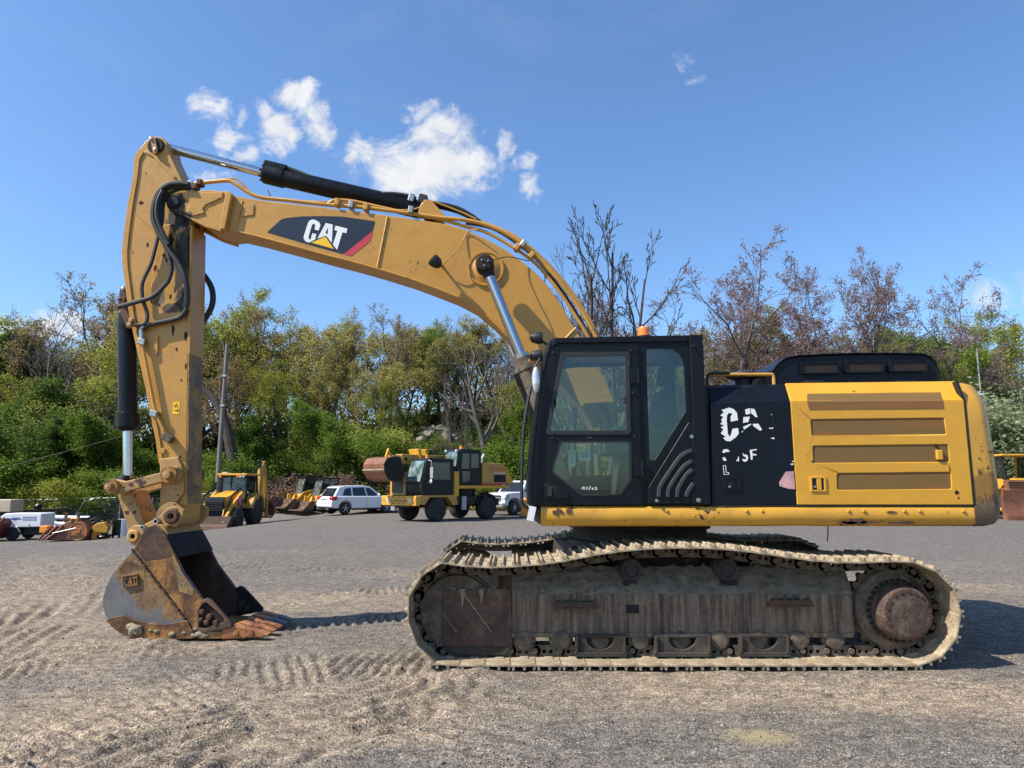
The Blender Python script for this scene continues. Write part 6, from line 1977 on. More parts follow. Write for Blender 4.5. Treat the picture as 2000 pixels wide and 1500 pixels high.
def build_gradall():
    R = thing('truck_excavator', at_px(825, 34.7), 'yellow wheeled telescopic-boom excavator with two black cabs and a rusty bucket held in front', 'excavator', rz=hd(-0.67, -0.74))
    L = lambda n, mb, m, p=None, **k: local(R, n, mb, m, p, **k)
    L('carrier_frame', MB().box(-4.9, 1.2, -0.5, 0.5, 0.65, 1.0), 'bg_black', bevel=0.03)
    bmp = L('front_bumper', MB().box(1.15, 1.42, -1.32, 1.22, 0.74, 1.20), 'bg_yellow', bevel=0.04)
    for y in (-1.12, -0.86, 0.78, 1.06):
        L('head_lamp', MB().box(1.41, 1.435, y - 0.10, y + 0.10, 0.88, 1.06), 'lens' if abs(y) < 1.0 else 'amber', bmp, bevel=0.02)
    vs, fs = text_mesh('G-9A02-H4', 0.20)
    w_ = max(v[0] for v in vs)
    L('stencil', MB().add([(1.426, -0.60 + v[0] * 1.15 / w_, 0.89 + v[1] * 1.1) for v in vs], fs), 'bg_black', bmp, smooth=False)
    for i in range(3):
        for z in (0.82, 1.12):
            L('stencil_bar', MB().box(1.421, 1.427, -0.5 + i * 0.38, -0.3 + i * 0.38, z, z + 0.03), 'bg_black', bmp, smooth=False)
    L('tow_hook', MB().box(1.2, 1.35, -0.7, -0.4, 0.5, 0.74), 'galvanised', bevel=0.02)
    for (x, y) in ((0.0, 0.98), (0.0, -0.98), (-3.4, 0.98), (-3.4, -0.98)):
        wheel(R, x, y, 0.56, 0.56, 0.42 if x == 0 else 0.5, 'bg_black', 1 if y > 0 else -1)
    for s in (-1, 1):
        L('front_fender', MB().prism([(1.16, 0.8), (1.16, 1.22), (-1.15, 1.22), (-1.25, 0.75), (-0.95, 0.72), (-0.6, 1.12), (0.55, 1.12), (0.85, 0.78)], s * 0.78, s * 1.20), 'bg_tan_yellow', bevel=0.02)
        L('rear_fender', MB().tube([(-4.1, s * 0.98, 0.75), (-3.95, s * 0.98, 1.1), (-3.4, s * 0.98, 1.27), (-2.85, s * 0.98, 1.1), (-2.7, s * 0.98, 0.75)], 0.10, 8), 'bg_black')
    L('deck_box', MB().box(-2.6, -1.25, -0.9, 1.05, 0.72, 1.15), 'bg_black', bevel=0.03)
    L('ladder', MB().box(-1.9, -1.6, 1.05, 1.12, 0.5, 1.15), 'galvanised')
    # carrier cab
    cb = L('carrier_cab', MB().prism([(1.0, 1.22), (1.08, 1.75), (0.78, 2.84), (0.6, 2.95), (-0.85, 2.95), (-0.95, 2.85), (-0.95, 1.22)], 0.0, 1.2, holes=[[(0.55, 1.95), (0.5, 2.75), (-0.7, 2.75), (-0.75, 1.95)]]), 'bg_black', bevel=0.03)
    L('windscreen', MB().add([(1.095, 0.1, 1.85), (1.095, 1.1, 1.85), (0.815, 1.08, 2.82), (0.815, 0.12, 2.82)], [(0, 1, 2, 3)]), 'painted_reflection_pane', cb)
    for y in (1.17, 0.03):
        L('side_pane', MB().box(-0.78, 0.6, y, y + 0.01, 1.93, 2.78), 'vehicle_glass', cb, smooth=False)
    L('mirror', MB().box(0.62, 0.66, 1.28, 1.48, 2.0, 2.52), 'lens', cb, bevel=0.03)
    L('mirror_arm', MB().tube([(0.7, 1.2, 2.85), (0.66, 1.38, 2.8), (0.65, 1.38, 2.0), (0.7, 1.2, 1.8)], 0.02, 6), 'galvanised', cb)
    L('round_mirror', MB().blob((0.66, 1.36, 1.85), 0.1, 2, 0, (0.4, 1, 1), 1), 'lens', cb)
    L('roof_beacon', MB().lathe([(0.09, 0), (0.09, 0.05), (0.08, 0.16), (0.0, 0.18)], (0.2, 0.55, 2.95), 'z', 14), 'amber', cb)
    L('cowl_frame', MB().prism([(-1.1, 1.22), (0.05, 1.22), (0.05, 2.0), (-1.1, 2.0)], 1.0, 1.1, axis='x', holes=[[(-0.95, 1.32), (-0.1, 1.32), (-0.1, 1.9), (-0.95, 1.9)]]), 'bg_tan_yellow', bevel=0.02)
    L('cowl_screen', MB().box(0.6, 1.03, -0.97, -0.08, 1.28, 1.92), 'grey_louvre')
    L('side_column', MB().box(-1.3, -0.98, 0.7, 1.22, 1.15, 2.35), 'bg_yellow', bevel=0.03)
    # upper structure
    L('turntable', MB().lathe([(0.0, 1.15), (0.75, 1.15), (0.75, 1.55), (0.0, 1.55)], (-2.6, 0, 0), 'z', 28), 'bg_black')
    L('upper_deck', MB().box(-4.9, -1.25, -1.2, 1.22, 1.52, 1.68), 'bg_yellow', bevel=0.03)
    L('deck_stripe', MB().box(-4.85, -2.9, 1.2, 1.235, 1.70, 1.80), 'red_paint')
    uc = L('upper_cab', MB().prism([(-1.35, 1.7), (-1.15, 2.5), (-1.3, 3.35), (-1.5, 3.46), (-2.75, 3.46), (-2.85, 3.35), (-2.85, 1.7)], 0.22, 1.18,
                                   holes=[[(-1.5, 2.5), (-1.55, 3.25), (-2.05, 3.25), (-2.05, 2.5)], [(-2.15, 2.5), (-2.15, 3.25), (-2.7, 3.25), (-2.7, 2.5)], [(-1.6, 1.85), (-1.5, 2.38), (-2.1, 2.38), (-2.1, 1.85)]]), 'bg_black', bevel=0.03)
    L('front_pane', MB().add([(-1.33, 0.28, 1.8), (-1.33, 1.12, 1.8), (-1.13, 1.12, 2.5), (-1.13, 0.28, 2.5), (-1.28, 1.1, 3.32), (-1.28, 0.3, 3.32)], [(0, 1, 2, 3), (3, 2, 4, 5)]), 'painted_reflection_pane', uc)
    L('side_pane', MB().box(-2.75, -1.4, 1.15, 1.155, 1.82, 3.3), 'vehicle_glass', uc, smooth=False)
    L('roof_beacon', MB().lathe([(0.1, 0), (0.1, 0.06), (0.08, 0.17), (0.0, 0.19)], (-1.9, 0.7, 3.46), 'z', 14), 'amber', uc)
    for y in (0.35, 1.1):
        L('work_lamp', MB().blob((-1.2, y, 3.35), 0.08, 2, 0, (1, 1, 1), 2), 'lens', uc)
    eh = L('engine_house', MB().prism([(-2.95, 1.7), (-2.95, 2.82), (-4.3, 2.82), (-4.75, 2.6), (-4.85, 1.7)], -0.9, 1.2), 'bg_tan_yellow', bevel=0.04)
    vs, fs = text_mesh('GRADALL', 0.30)
    w_ = max(v[0] for v in vs)
    L('maker_name', MB().add([(-3.42 - v[0] * 1.32 / w_, 1.206, 2.42 + v[1]) for v in vs], fs), 'sign_red', eh, smooth=False)
    L('house_vent', MB().box(-4.65, -3.75, 1.19, 1.207, 1.85, 2.22), 'dark_recess', eh)
    L('vent_label', MB().box(-4.6, -3.7, 1.19, 1.206, 2.26, 2.36), 'beige_paint', eh)
    L('exhaust', MB().tube([(-3.9, 0.2, 2.8), (-3.9, 0.2, 3.1), (-4.05, 0.2, 3.3)], 0.06, 8), 'galvanised')
    L('tail_guard', MB().prism([(-4.8, 1.75), (-4.8, 2.6), (-5.3, 2.3), (-5.6, 1.9), (-5.5, 1.75)], -0.8, 0.9), 'bg_yellow', bevel=0.05)
    # telescopic boom
    bo = L('telescopic_boom', MB().box(-3.6, 1.2, -0.62, -0.12, 2.72, 3.16), 'bg_tan_yellow', bevel=0.03)
    L('boom_cradle', MB().prism([(-3.4, 1.68), (-1.9, 1.68), (-2.1, 3.0), (-3.2, 3.3)], -0.85, 0.1), 'bg_yellow', bevel=0.03)
    L('inner_boom', MB().box(1.15, 1.7, -0.55, -0.19, 2.6, 3.1), 'bg_tan_yellow', bo, bevel=0.02)
    for x in (0.95, 1.35):
        L('boom_hole', MB().lathe([(0.0, 0.0), (0.09, 0.0)], (x, -0.115 if x < 1.15 else -0.186, 2.92), 'y', 14), 'dark_recess', bo)
    for x in (0.0, -0.45):
        L('boom_roller', MB().prism([(x, 2.9), (x + 0.12, 2.9), (x + 0.30, 3.42), (x + 0.12, 3.45)], -0.75, 0.0), 'bg_yellow', bo, bevel=0.02)
    L('wrist_link', MB().tube([(1.6, -0.37, 3.0), (1.85, -0.37, 3.35), (1.95, -0.37, 3.0), (1.9, -0.37, 2.75)], 0.07, 8), 'bg_yellow')
    bk = [(1.75, 2.95), (2.1, 3.0), (2.5, 2.92), (2.68, 2.65), (2.66, 2.3), (2.45, 1.98), (2.05, 1.85), (1.75, 1.86), (1.8, 1.93), (2.05, 1.95), (2.38, 2.08), (2.55, 2.35), (2.56, 2.6), (2.42, 2.82), (2.1, 2.9), (1.75, 2.85)]
    b2 = L('ditching_bucket', MB().prism(bk, -1.15, 0.45), 'brown_steel', ang=20)
    for s in (-1.15, 0.42):
        L('bucket_side', MB().prism([(1.75, 2.95), (2.1, 3.0), (2.5, 2.92), (2.68, 2.65), (2.66, 2.3), (2.45, 1.98), (2.05, 1.85), (1.6, 1.9), (1.55, 2.3)], s, s + 0.04), 'steel_dark', b2)
    L('bucket_edge', MB().box(2.64, 2.7, -1.17, 0.47, 2.36, 2.42), 'mud_dry', b2)


build_gradall()


# ---- cars
def car_body(R, low, green, w_low, w_belt, w_roof, col):
    """lower body prism plus tapered greenhouse; side views (x,z)"""
    L = lambda n, mb, m, p=None, **k: local(R, n, mb, m, p, **k)
    b = L('body', MB().prism(low, -w_low, w_low), col, bevel=0.07, seg=3, ang=50)
    n = len(green)
    zb = min(p[1] for p in green)
    zt_ = max(p[1] for p in green)
    vs = []
    for s in (-1, 1):
        for p in green:
            t = (p[1] - zb) / (zt_ - zb)
            vs.append((p[0], s * (w_belt + (w_roof - w_belt) * t), p[1]))
    fs = [tuple(range(n)), tuple(reversed(range(n, 2 * n)))] + [(i, (i + 1) % n, (i + 1) % n + n, i + n) for i in range(n)]
    g = L('cabin', MB().add(vs, fs), col, b, bevel=0.05, seg=3, ang=50)
    return b, g


def side_glass(R, pts, zb, zt_, w_belt, w_roof, s, parent, mat='vehicle_glass_dark', off=0.006):
    vs = []
    for (x, z) in pts:
        t = (z - zb) / (zt_ - zb)
        vs.append((x, s * (w_belt + (w_roof - w_belt) * t + off), z))
    local(R, 'side_window', MB().add(vs, [tuple(range(len(pts)))]), mat, parent, smooth=False)


m_, nt_, b_, o_, c_ = new_mat('vehicle_glass_dark')
setp(nt_, b_, col=(0.012, 0.014, 0.016), rough=0.04, spec=0.8)


def build_suv():
    p = at_px(675, 42.6)
    rz = hd(0.74, 0.67)
    h = Vector((0.74, 0.67, 0))
    rt_ = Vector((0.67, -0.74, 0))
    root = p - rt_ * 0.82 + h * 1.42
    root.z = tz(root.x, root.y)
    R = thing('sport_utility_car', root, 'white sport utility car seen from behind, parked beside the loaders', 'car', rz=rz)
    L = lambda n, mb, m, p=None, **k: local(R, n, mb, m, p, **k)
    low = [(-2.32, 0.42), (-2.38, 0.62), (-2.30, 0.98), (-1.9, 1.08), (0.9, 1.06), (1.7, 1.0), (2.25, 0.84), (2.4, 0.6), (2.35, 0.38), (1.85, 0.34), (1.82, 0.55), (1.68, 0.75), (1.42, 0.82), (1.16, 0.75), (1.02, 0.55), (1.0, 0.32),
           (-1.0, 0.32), (-1.02, 0.55), (-1.16, 0.75), (-1.42, 0.82), (-1.68, 0.75), (-1.82, 0.55), (-1.85, 0.36)]
    gr = [(-2.2, 1.0), (-1.78, 1.62), (-1.4, 1.70), (-0.2, 1.72), (0.35, 1.64), (1.15, 1.02)]
    b, g = car_body(R, low, gr, 0.95, 0.92, 0.68, 'car_white')
    zb, zt_ = 1.0, 1.72
    for s in (-1, 1):
        side_glass(R, [(-1.62, 1.12), (-1.42, 1.52), (-1.02, 1.58), (-1.02, 1.10)], zb, zt_, 0.92, 0.68, s, g)
        side_glass(R, [(-0.92, 1.10), (-0.92, 1.58), (-0.12, 1.60), (-0.02, 1.09)], zb, zt_, 0.92, 0.68, s, g)
        side_glass(R, [(0.07, 1.09), (-0.03, 1.60), (0.28, 1.55), (0.88, 1.09)], zb, zt_, 0.92, 0.68, s, g)
        L('tail_lamp', MB().prism([(-2.33, 0.84), (-2.36, 0.98), (-2.28, 1.08), (-1.98, 1.06), (-1.95, 0.9), (-2.1, 0.83)], s * 0.62, s * 0.965), 'tail_red', b, bevel=0.03)
        L('sill', MB().box(-1.0, 1.0, s * 0.86, s * 0.955, 0.27, 0.38), 'bg_black', b, bevel=0.02)
        L('door_handle', MB().box(-0.55, -0.35, s * 0.945, s * 0.975, 0.93, 0.96), 'alloy', b, bevel=0.01)
        L('door_handle', MB().box(0.25, 0.45, s * 0.945, s * 0.975, 0.92, 0.95), 'alloy', b, bevel=0.01)
        L('door_seam', MB().box(-0.005, 0.005, s * 0.94, s * 0.956, 0.4, 1.05), 'dark_recess', b)
        L('mirror', MB().blob((0.78, s * 1.02, 1.14), 0.11, 2, 0, (0.7, 1.0, 0.75), 3), 'car_white', b)
        for x in (-1.42, 1.42):
            w_ = wheel(R, x, s * 0.82, 0.365, 0.365, 0.26, 'bg_black', s, rr=0.68)
            spokes(R, x, s * 0.945, 0.365, 0.24, s, w_)
    L('rear_window', MB().add([(-2.175, -0.72, 1.09), (-2.175, 0.72, 1.09), (-1.85, 0.62, 1.56), (-1.85, -0.62, 1.56)], [(0, 1, 2, 3)]), 'vehicle_glass_dark', g, smooth=False)
    L('rear_bumper', MB().box(-2.42, -2.2, -0.9, 0.9, 0.3, 0.46), 'bg_black', b, bevel=0.04)
    L('number_plate', MB().box(-2.395, -2.37, -0.25, 0.25, 0.66, 0.78), 'paper', b, bevel=0.005)
    L('badge_line', MB().box(-2.36, -2.33, -0.35, 0.35, 0.885, 0.92), 'alloy', b)
    for y in (-0.62, -0.54, 0.54, 0.62):
        L('tailpipe', MB().cyl((-2.46, y, 0.34), (-2.3, y, 0.34), 0.035, seg=10), 'alloy', b)


def build_pickup():
    h = Vector((-0.66, -0.75, 0))
    lf = Vector((0.75, -0.66, 0))
    p = at_px(1002, 41.0)
    root = p - lf * 0.85 - h * 1.9
    root.z = tz(root.x, root.y)
    R = thing('pickup_truck', root, 'white pickup truck with chrome grille parked behind the wheeled excavator', 'pickup', rz=hd(h.x, h.y))
    L = lambda n, mb, m, p=None, **k: local(R, n, mb, m, p, **k)
    low = [(-3.0, 0.6), (-3.05, 1.25), (-0.85, 1.27), (-0.8, 1.24), (1.0, 1.26), (1.3, 1.30), (2.5, 1.24), (2.72, 1.12), (2.78, 0.62), (2.5, 0.52), (2.46, 0.7), (2.28, 0.92), (1.92, 1.0), (1.56, 0.92), (1.38, 0.7), (1.34, 0.5),
           (-1.44, 0.5), (-1.48, 0.7), (-1.66, 0.92), (-2.02, 1.0), (-2.38, 0.92), (-2.56, 0.7), (-2.6, 0.55)]
    gr = [(-0.95, 1.22), (-0.85, 1.82), (-0.65, 1.96), (0.45, 1.98), (0.7, 1.9), (1.25, 1.26)]
    b, g = car_body(R, low, gr, 1.0, 0.97, 0.78, 'car_white')
    for s in (-1, 1):
        side_glass(R, [(-0.75, 1.34), (-0.70, 1.82), (-0.05, 1.86), (-0.05, 1.34)], 1.22, 1.98, 0.97, 0.78, s, g)
        side_glass(R, [(0.03, 1.34), (0.03, 1.86), (0.5, 1.84), (0.98, 1.34)], 1.22, 1.98, 0.97, 0.78, s, g)
        L('head_lamp', MB().prism([(2.4, 0.86), (2.4, 1.2), (2.72, 1.14), (2.79, 0.9)], s * 0.68, s * 1.01), 'lens', b, bevel=0.03)
        L('mirror', MB().box(0.85, 0.98, s * 1.08, s * 1.30, 1.25, 1.55), 'bg_black', b, bevel=0.03)
        for x in (-2.02, 1.92):
            w_ = wheel(R, x, s * 0.86, 0.43, 0.43, 0.30, 'bg_black', s, rr=0.6)
            spokes(R, x, s * 0.99, 0.43, 0.24, s, w_)
    L('windscreen', MB().add([(1.215, -0.82, 1.32), (1.215, 0.82, 1.32), (0.735, 0.72, 1.88), (0.735, -0.72, 1.88)], [(0, 1, 2, 3)]), 'vehicle_glass_dark', g, smooth=False)
    gl = L('grille', MB().box(2.74, 2.82, -0.66, 0.66, 0.82, 1.16), 'bg_black', b, bevel=0.03)
    for i in range(3):
        L('grille_bar', MB().box(2.81, 2.85, -0.68, 0.68, 0.84 + i * 0.13, 0.90 + i * 0.13), 'alloy', gl, bevel=0.01)
    L('front_bumper', MB().box(2.72, 2.98, -1.0, 1.0, 0.45, 0.72), 'alloy', b, bevel=0.06)


build_suv()
build_pickup()


# ---- compact loaders in an oblique row
def build_loaders():
    labels = ['black-framed yellow compact loader at the backhoe end of the loader row', 'compact loader with a slanted dusty windscreen, second from the backhoe',
              'compact loader with bright yellow arms and clouded screen, third from the backhoe', 'compact loader half hidden by the tail of the white car']
    R = thing('compact_loader', (0, 0, 0), labels[0], 'loader', 'compact loaders parked in a row', rz=hd(-0.72, -0.69))
    L = lambda n, mb, m, p=None, **k: local(R, n, mb, m, p, **k)
    L('body', MB().prism([(-1.3, 0.35), (0.75, 0.3), (0.95, 0.55), (0.6, 0.95), (-1.2, 1.2), (-1.4, 1.0)], -0.5, 0.5), 'bg_yellow', bevel=0.05)
    for s in (-1, 1):
        t = L('rubber_track', MB().prism([(-1.1, 0.02), (0.75, 0.02), (1.0, 0.2), (0.95, 0.38), (-0.6, 0.72), (-1.0, 0.6), (-1.35, 0.3)], s * 0.5, s * 0.85), 'tyre', bevel=0.05)
        for x in (-0.7, -0.25, 0.2, 0.65):
            L('track_wheel', MB().lathe([(0.0, s * 0.02), (0.12, s * 0.02), (0.13, 0.0)], (x, s * 0.855, 0.2), 'y', 14), 'bg_tan_yellow', t)
        L('lift_arm', MB().prism([(-1.45, 1.25), (-1.2, 1.5), (0.6, 1.05), (1.25, 0.42), (1.1, 0.3), (0.45, 0.85), (-1.2, 1.2)], s * 0.62, s * 0.74), 'bg_yellow', bevel=0.02)
        L('lift_ram', MB().tube([(-1.2, s * 0.56, 0.9), (0.0, s * 0.56, 1.0)], 0.045, 8), 'bg_black')
        L('tilt_link', MB().prism([(0.75, 0.45), (0.95, 0.95), (1.1, 0.95), (1.2, 0.4)], s * 0.42, s * 0.52), 'bg_yellow', bevel=0.02)
    fr = MB()
    for (x0, x1) in ((0.62, 0.30), (-0.75, -0.70)):
        for s in (-1, 1):
            fr.tube([(x0, s * 0.48, 0.85), (x1, s * 0.48, 2.02)], 0.045, 6)
    fr.box(-0.85, 0.45, -0.52, 0.52, 2.0, 2.10)
    fr.box(-0.8, -0.72, -0.48, 0.48, 0.95, 1.5)
    c = L('cab_frame', fr, 'bg_black')
    L('windscreen', MB().add([(0.62, -0.44, 0.95), (0.62, 0.44, 0.95), (0.33, 0.44, 1.98), (0.33, -0.44, 1.98)], [(0, 1, 2, 3)]), 'vehicle_glass_hazy', c, smooth=False)
    for s in (-1, 1):
        L('side_screen', MB().add([(0.58, s * 0.485, 1.0), (-0.72, s * 0.485, 1.0), (-0.68, s * 0.485, 1.98), (0.32, s * 0.485, 1.98)], [(0, 1, 2, 3)]), 'vehicle_glass', c, smooth=False)
    L('seat', MB().box(-0.55, -0.05, -0.25, 0.25, 0.95, 1.5), 'seat_cloth', bevel=0.06)
    bk = L('bucket', MB().prism([(1.15, 0.62), (1.2, 0.08), (1.35, 0.02), (2.0, 0.02), (2.0, 0.06), (1.4, 0.1), (1.25, 0.25), (1.22, 0.62)], -0.92, 0.92), 'rust_plate', bevel=0.01)
    for s in (-1, 1):
        L('bucket_side', MB().prism([(1.15, 0.62), (1.2, 0.08), (1.35, 0.02), (2.0, 0.02), (1.4, 0.6)], s * 0.92, s * 0.90), 'rust_plate', bk)
    spots = [(533, 50.5), (566, 49.2), (600, 47.8), (634, 46.5)]
    for i, (px, d) in enumerate(spots):
        o = R if i == 0 else copy_tree(R, None, label=labels[i])
        o.location = at_px(px, d)
    # a lower open machine behind the car
    R2 = thing('compact_loader', at_px(668, 52.0), 'low dark canopy of a compact loader showing over the roof of the white car', 'loader', 'compact loaders parked in a row', rz=hd(-0.8, -0.6))
    local(R2, 'canopy', MB().box(-0.7, 0.7, -0.5, 0.5, 2.0, 2.08), 'bg_black', bevel=0.02)
    p_ = MB()
    for x in (-0.6, 0.6):
        for y in (-0.45, 0.45):
            p_.tube([(x, y, 0.6), (x, y, 2.0)], 0.04, 6)
    local(R2, 'canopy_posts', p_, 'bg_black')
    local(R2, 'body', MB().prism([(-1.2, 0.3), (1.0, 0.3), (0.8, 0.9), (-1.1, 1.1)], -0.5, 0.5), 'bg_yellow', bevel=0.05)
    for s in (-1, 1):
        local(R2, 'rubber_track', MB().prism([(-1.1, 0.02), (0.75, 0.02), (1.0, 0.2), (0.95, 0.38), (-1.0, 0.6), (-1.35, 0.3)], s * 0.5, s * 0.85), 'tyre', bevel=0.05)


glass('vehicle_glass_hazy', (0.25, 0.33, 0.37), refl=1.0, rough=0.08, haze=0.8)
build_loaders()


# ---- dozer behind the counterweight
def build_dozer():
    R = thing('bulldozer', at_px(1980, 37.2), 'yellow bulldozer with a tall rust-brown blade behind the counterweight', 'bulldozer', rz=hd(0.0, -1.0))
    L = lambda n, mb, m, p=None, **k: local(R, n, mb, m, p, **k)
    L('body', MB().prism([(-1.6, 0.9), (1.3, 0.9), (1.35, 1.9), (0.4, 2.05), (-1.6, 1.7)], -0.55, 0.55), 'bg_yellow', bevel=0.05)
    for s in (-1, 1):
        L('crawler', MB().prism([(-1.7, 0.03), (1.3, 0.03), (1.65, 0.35), (1.4, 0.75), (-1.4, 1.05), (-1.95, 0.6)], s * 0.75, s * 1.3), 'undercarriage_dark', bevel=0.05)
        L('fender', MB().prism([(-1.2, 1.5), (0.9, 1.5), (1.1, 1.72), (0.2, 2.02), (-1.2, 2.0)], s * 0.7, s * 1.35), 'bg_yellow', bevel=0.02)
        L('canopy_post', MB().tube([(-0.9, s * 0.8, 1.8), (-0.75, s * 0.75, 3.2)], 0.07, 6), 'bg_yellow')
        L('canopy_post', MB().tube([(0.6, s * 0.8, 1.9), (0.35, s * 0.75, 3.2)], 0.06, 6), 'bg_black')
        L('side_glass', MB().add([(0.55, s * 0.79, 1.95), (-0.85, s * 0.79, 1.95), (-0.72, s * 0.75, 3.15), (0.35, s * 0.75, 3.15)], [(0, 1, 2, 3)]), 'vehicle_glass', smooth=False)
        L('push_arm', MB().tube([(-0.3, s * 1.4, 0.5), (2.0, s * 1.4, 0.45)], 0.1, 8), 'bg_tan_yellow')
    L('canopy_roof', MB().box(-1.1, 0.6, -0.9, 0.9, 3.18, 3.28), 'bg_yellow', bevel=0.04)
    bl = L('blade', MB().prism([(2.0, 0.02), (2.3, 0.03), (2.15, 0.4), (2.1, 0.9), (2.2, 1.45), (2.05, 1.55), (1.95, 1.0)], -2.1, 2.1), 'brown_steel', bevel=0.01)
    L('cutting_edge', MB().box(2.2, 2.33, -2.12, 2.12, 0.0, 0.2), 'brown_steel', bl)
    sp = L('spill_plate', MB().prism([(1.85, 1.52), (2.2, 1.47), (2.1, 1.95), (1.8, 1.9)], -1.8, 1.8), 'brown_steel', bl, bevel=0.01)
    for z in (1.6, 1.72, 1.84):
        L('spill_rib', MB().box(2.13, 2.22, -1.8, 1.8, z, z + 0.035), 'brown_steel', bl)


build_dozer()


# ---- clutter at the left edge of the yard
def build_clutter():
    # towed compressor
    p = at_px(62, 37.0)
    R = thing('air_compressor', p, 'small white towed air compressor with a blue logo on its canopy', 'compressor', rz=0.06)
    L = lambda n, mb, m, q=None, **k: local(R, n, mb, m, q, **k)
    b = L('canopy', MB().prism([(-1.0, 0.62), (1.0, 0.66), (1.0, 1.30), (0.9, 1.34), (-0.75, 1.34), (-0.95, 1.22), (-1.0, 1.05)], -0.62, 0.62), 'trailer_white', bevel=0.05, seg=3)
    for (x0, x1, z0, z1, m) in ((-0.55, 0.05, 1.03, 1.07, 'logo_blue'), (-0.45, -0.05, 1.08, 1.12, 'logo_blue'), (-0.35, -0.2, 0.99, 1.03, 'logo_blue'), (0.1, 0.78, 1.09, 1.17, 'logo_grey'), (0.1, 0.78, 0.98, 1.05, 'logo_grey')):
        L('logo_mark', MB().box(x0, x1, -0.626, -0.61, z0, z1), m, b, smooth=False)
    for x in (-0.5, 0.45):
        L('canopy_latch', MB().box(x - 0.04, x + 0.04, -0.63, -0.61, 0.74, 0.78), 'bg_black', b)
    L('chassis', MB().box(-1.05, 1.15, -0.4, 0.4, 0.48, 0.62), 'bg_black', bevel=0.02)
    L('under_tray', MB().box(0.15, 1.0, -0.5, 0.5, 0.25, 0.6), 'bg_black', bevel=0.03)
    L('fender', MB().tube([(-0.75, -0.66, 0.3), (-0.65, -0.66, 0.62), (-0.1, -0.66, 0.66), (0.05, -0.66, 0.4)], 0.04, 6), 'galvanised')
    for s in (-1, 1):
        wheel(R, -0.3, s * 0.66, 0.33, 0.33, 0.2, 'bg_black', s, rr=0.6)
    L('tow_bar', MB().tube([(-1.0, 0, 0.52), (-1.9, 0, 0.42), (-2.2, 0, 0.2)], 0.05, 6), 'bg_black')
    L('jack_stand', MB().tube([(1.0, -0.3, 0.5), (1.0, -0.3, 0.02)], 0.04, 6), 'galvanised')

    p = at_px(-6, 36.0)
    R1 = thing('dark_red_implement', p, 'dark red steel implement at the picture edge beside the white compressor', 'implement', rz=0.1)
    L = lambda n, mb, m, q=None, **k: local(R1, n, mb, m, q, **k)
    L('frame', MB().prism([(-1.0, 0.1), (0.4, 0.1), (0.75, 0.9), (0.6, 1.1), (-1.0, 1.15)], -0.5, 0.5), 'dark_red', bevel=0.04)
    L('brace', MB().tube([(-0.6, -0.56, 0.15), (0.3, -0.56, 0.55), (0.85, -0.56, 1.15)], 0.045, 6), 'dark_red')
    L('brace', MB().tube([(-0.4, -0.58, 0.05), (0.5, -0.58, 0.35), (0.7, -0.58, 0.75)], 0.04, 6), 'dark_red')
    L('lamp', MB().blob((0.55, -0.52, 1.2), 0.09, 2, 0, (1, 1, 1), 1), 'lens')

    p = at_px(2, 41.0)
    R2 = thing('beige_tank_box', p, 'beige steel box standing behind the dark red implement', 'box', rz=0.05)
    local(R2, 'box', MB().box(-1.5, 1.05, -0.6, 0.6, 1.25, 1.95), 'beige_paint', bevel=0.05)
    local(R2, 'stand', MB().box(-1.4, 1.0, -0.5, 0.5, 0.0, 1.24), 'bg_black', bevel=0.02)

    p = at_px(88, 42.5)
    R3 = thing('conveyor_arm', p, 'long black steel beam lying behind the white compressor', 'beam', rz=0.12)
    local(R3, 'beam', MB().prism([(-1.6, 1.05), (1.4, 1.30), (1.5, 1.5), (1.1, 1.42), (-1.6, 1.3)], -0.15, 0.15), 'bg_black', bevel=0.02)
    for x in (-1.2, 0.5):
        local(R3, 'trestle', MB().prism([(x - 0.12, 0.0), (x + 0.12, 0.0), (x + 0.05, 1.2), (x - 0.05, 1.2)], -0.3, 0.3), 'bg_black')
    local(R3, 'gear_box', MB().blob((-0.25, 0, 1.5), 0.2, 2, 0.2, (1.2, 1, 1), 5), 'bg_black')

    p = at_px(122, 41.0)
    R4 = thing('white_pipe', p, 'long pale pipe lying on trestles behind the rusty attachments', 'pipe', rz=0.04)
    local(R4, 'pipe', MB().cyl((-0.7, 0, 0.95), (1.7, 0, 0.88), 0.13, seg=14), 'trailer_white')
    local(R4, 'trestle', MB().box(-0.1, 0.1, -0.2, 0.2, 0.0, 0.82), 'bg_black')
    local(R4, 'trestle', MB().box(1.2, 1.4, -0.2, 0.2, 0.0, 0.76), 'bg_black')

    p = at_px(122, 39.0)
    o = mk('white_tarpaulin', MB().blob((0, 0, 0.36), 0.62, 3, 0.35, (1.0, 0.7, 0.75), 8), M['paper'], None, label='crumpled white tarpaulin heaped behind the rusty planer', cat='tarpaulin')
    o.location = p

    p = at_px(150, 36.0)
    R5 = thing('cold_planer', p, 'rusty planer attachment with a big yellow end disc on the ground', 'attachment', rz=0.05)
    L = lambda n, mb, m, q=None, **k: local(R5, n, mb, m, q, **k)
    L('housing', MB().prism([(-0.9, 0.05), (0.8, 0.03), (0.95, 0.5), (0.6, 1.0), (0.0, 0.95), (-0.45, 0.75), (-0.8, 0.45)], -0.5, 0.4), 'brown_steel', bevel=0.04)
    L('end_disc', MB().lathe([(0.0, -0.06), (0.12, -0.06), (0.14, -0.03), (0.38, -0.03), (0.40, -0.05), (0.44, -0.05), (0.46, 0.0), (0.46, 0.1), (0.0, 0.1)], (0.55, -0.5, 0.48), 'y', 26), 'tooth_rust')
    L('top_rail', MB().box(-0.35, 0.55, -0.35, 0.3, 0.95, 1.12), 'rust_dark', bevel=0.03)
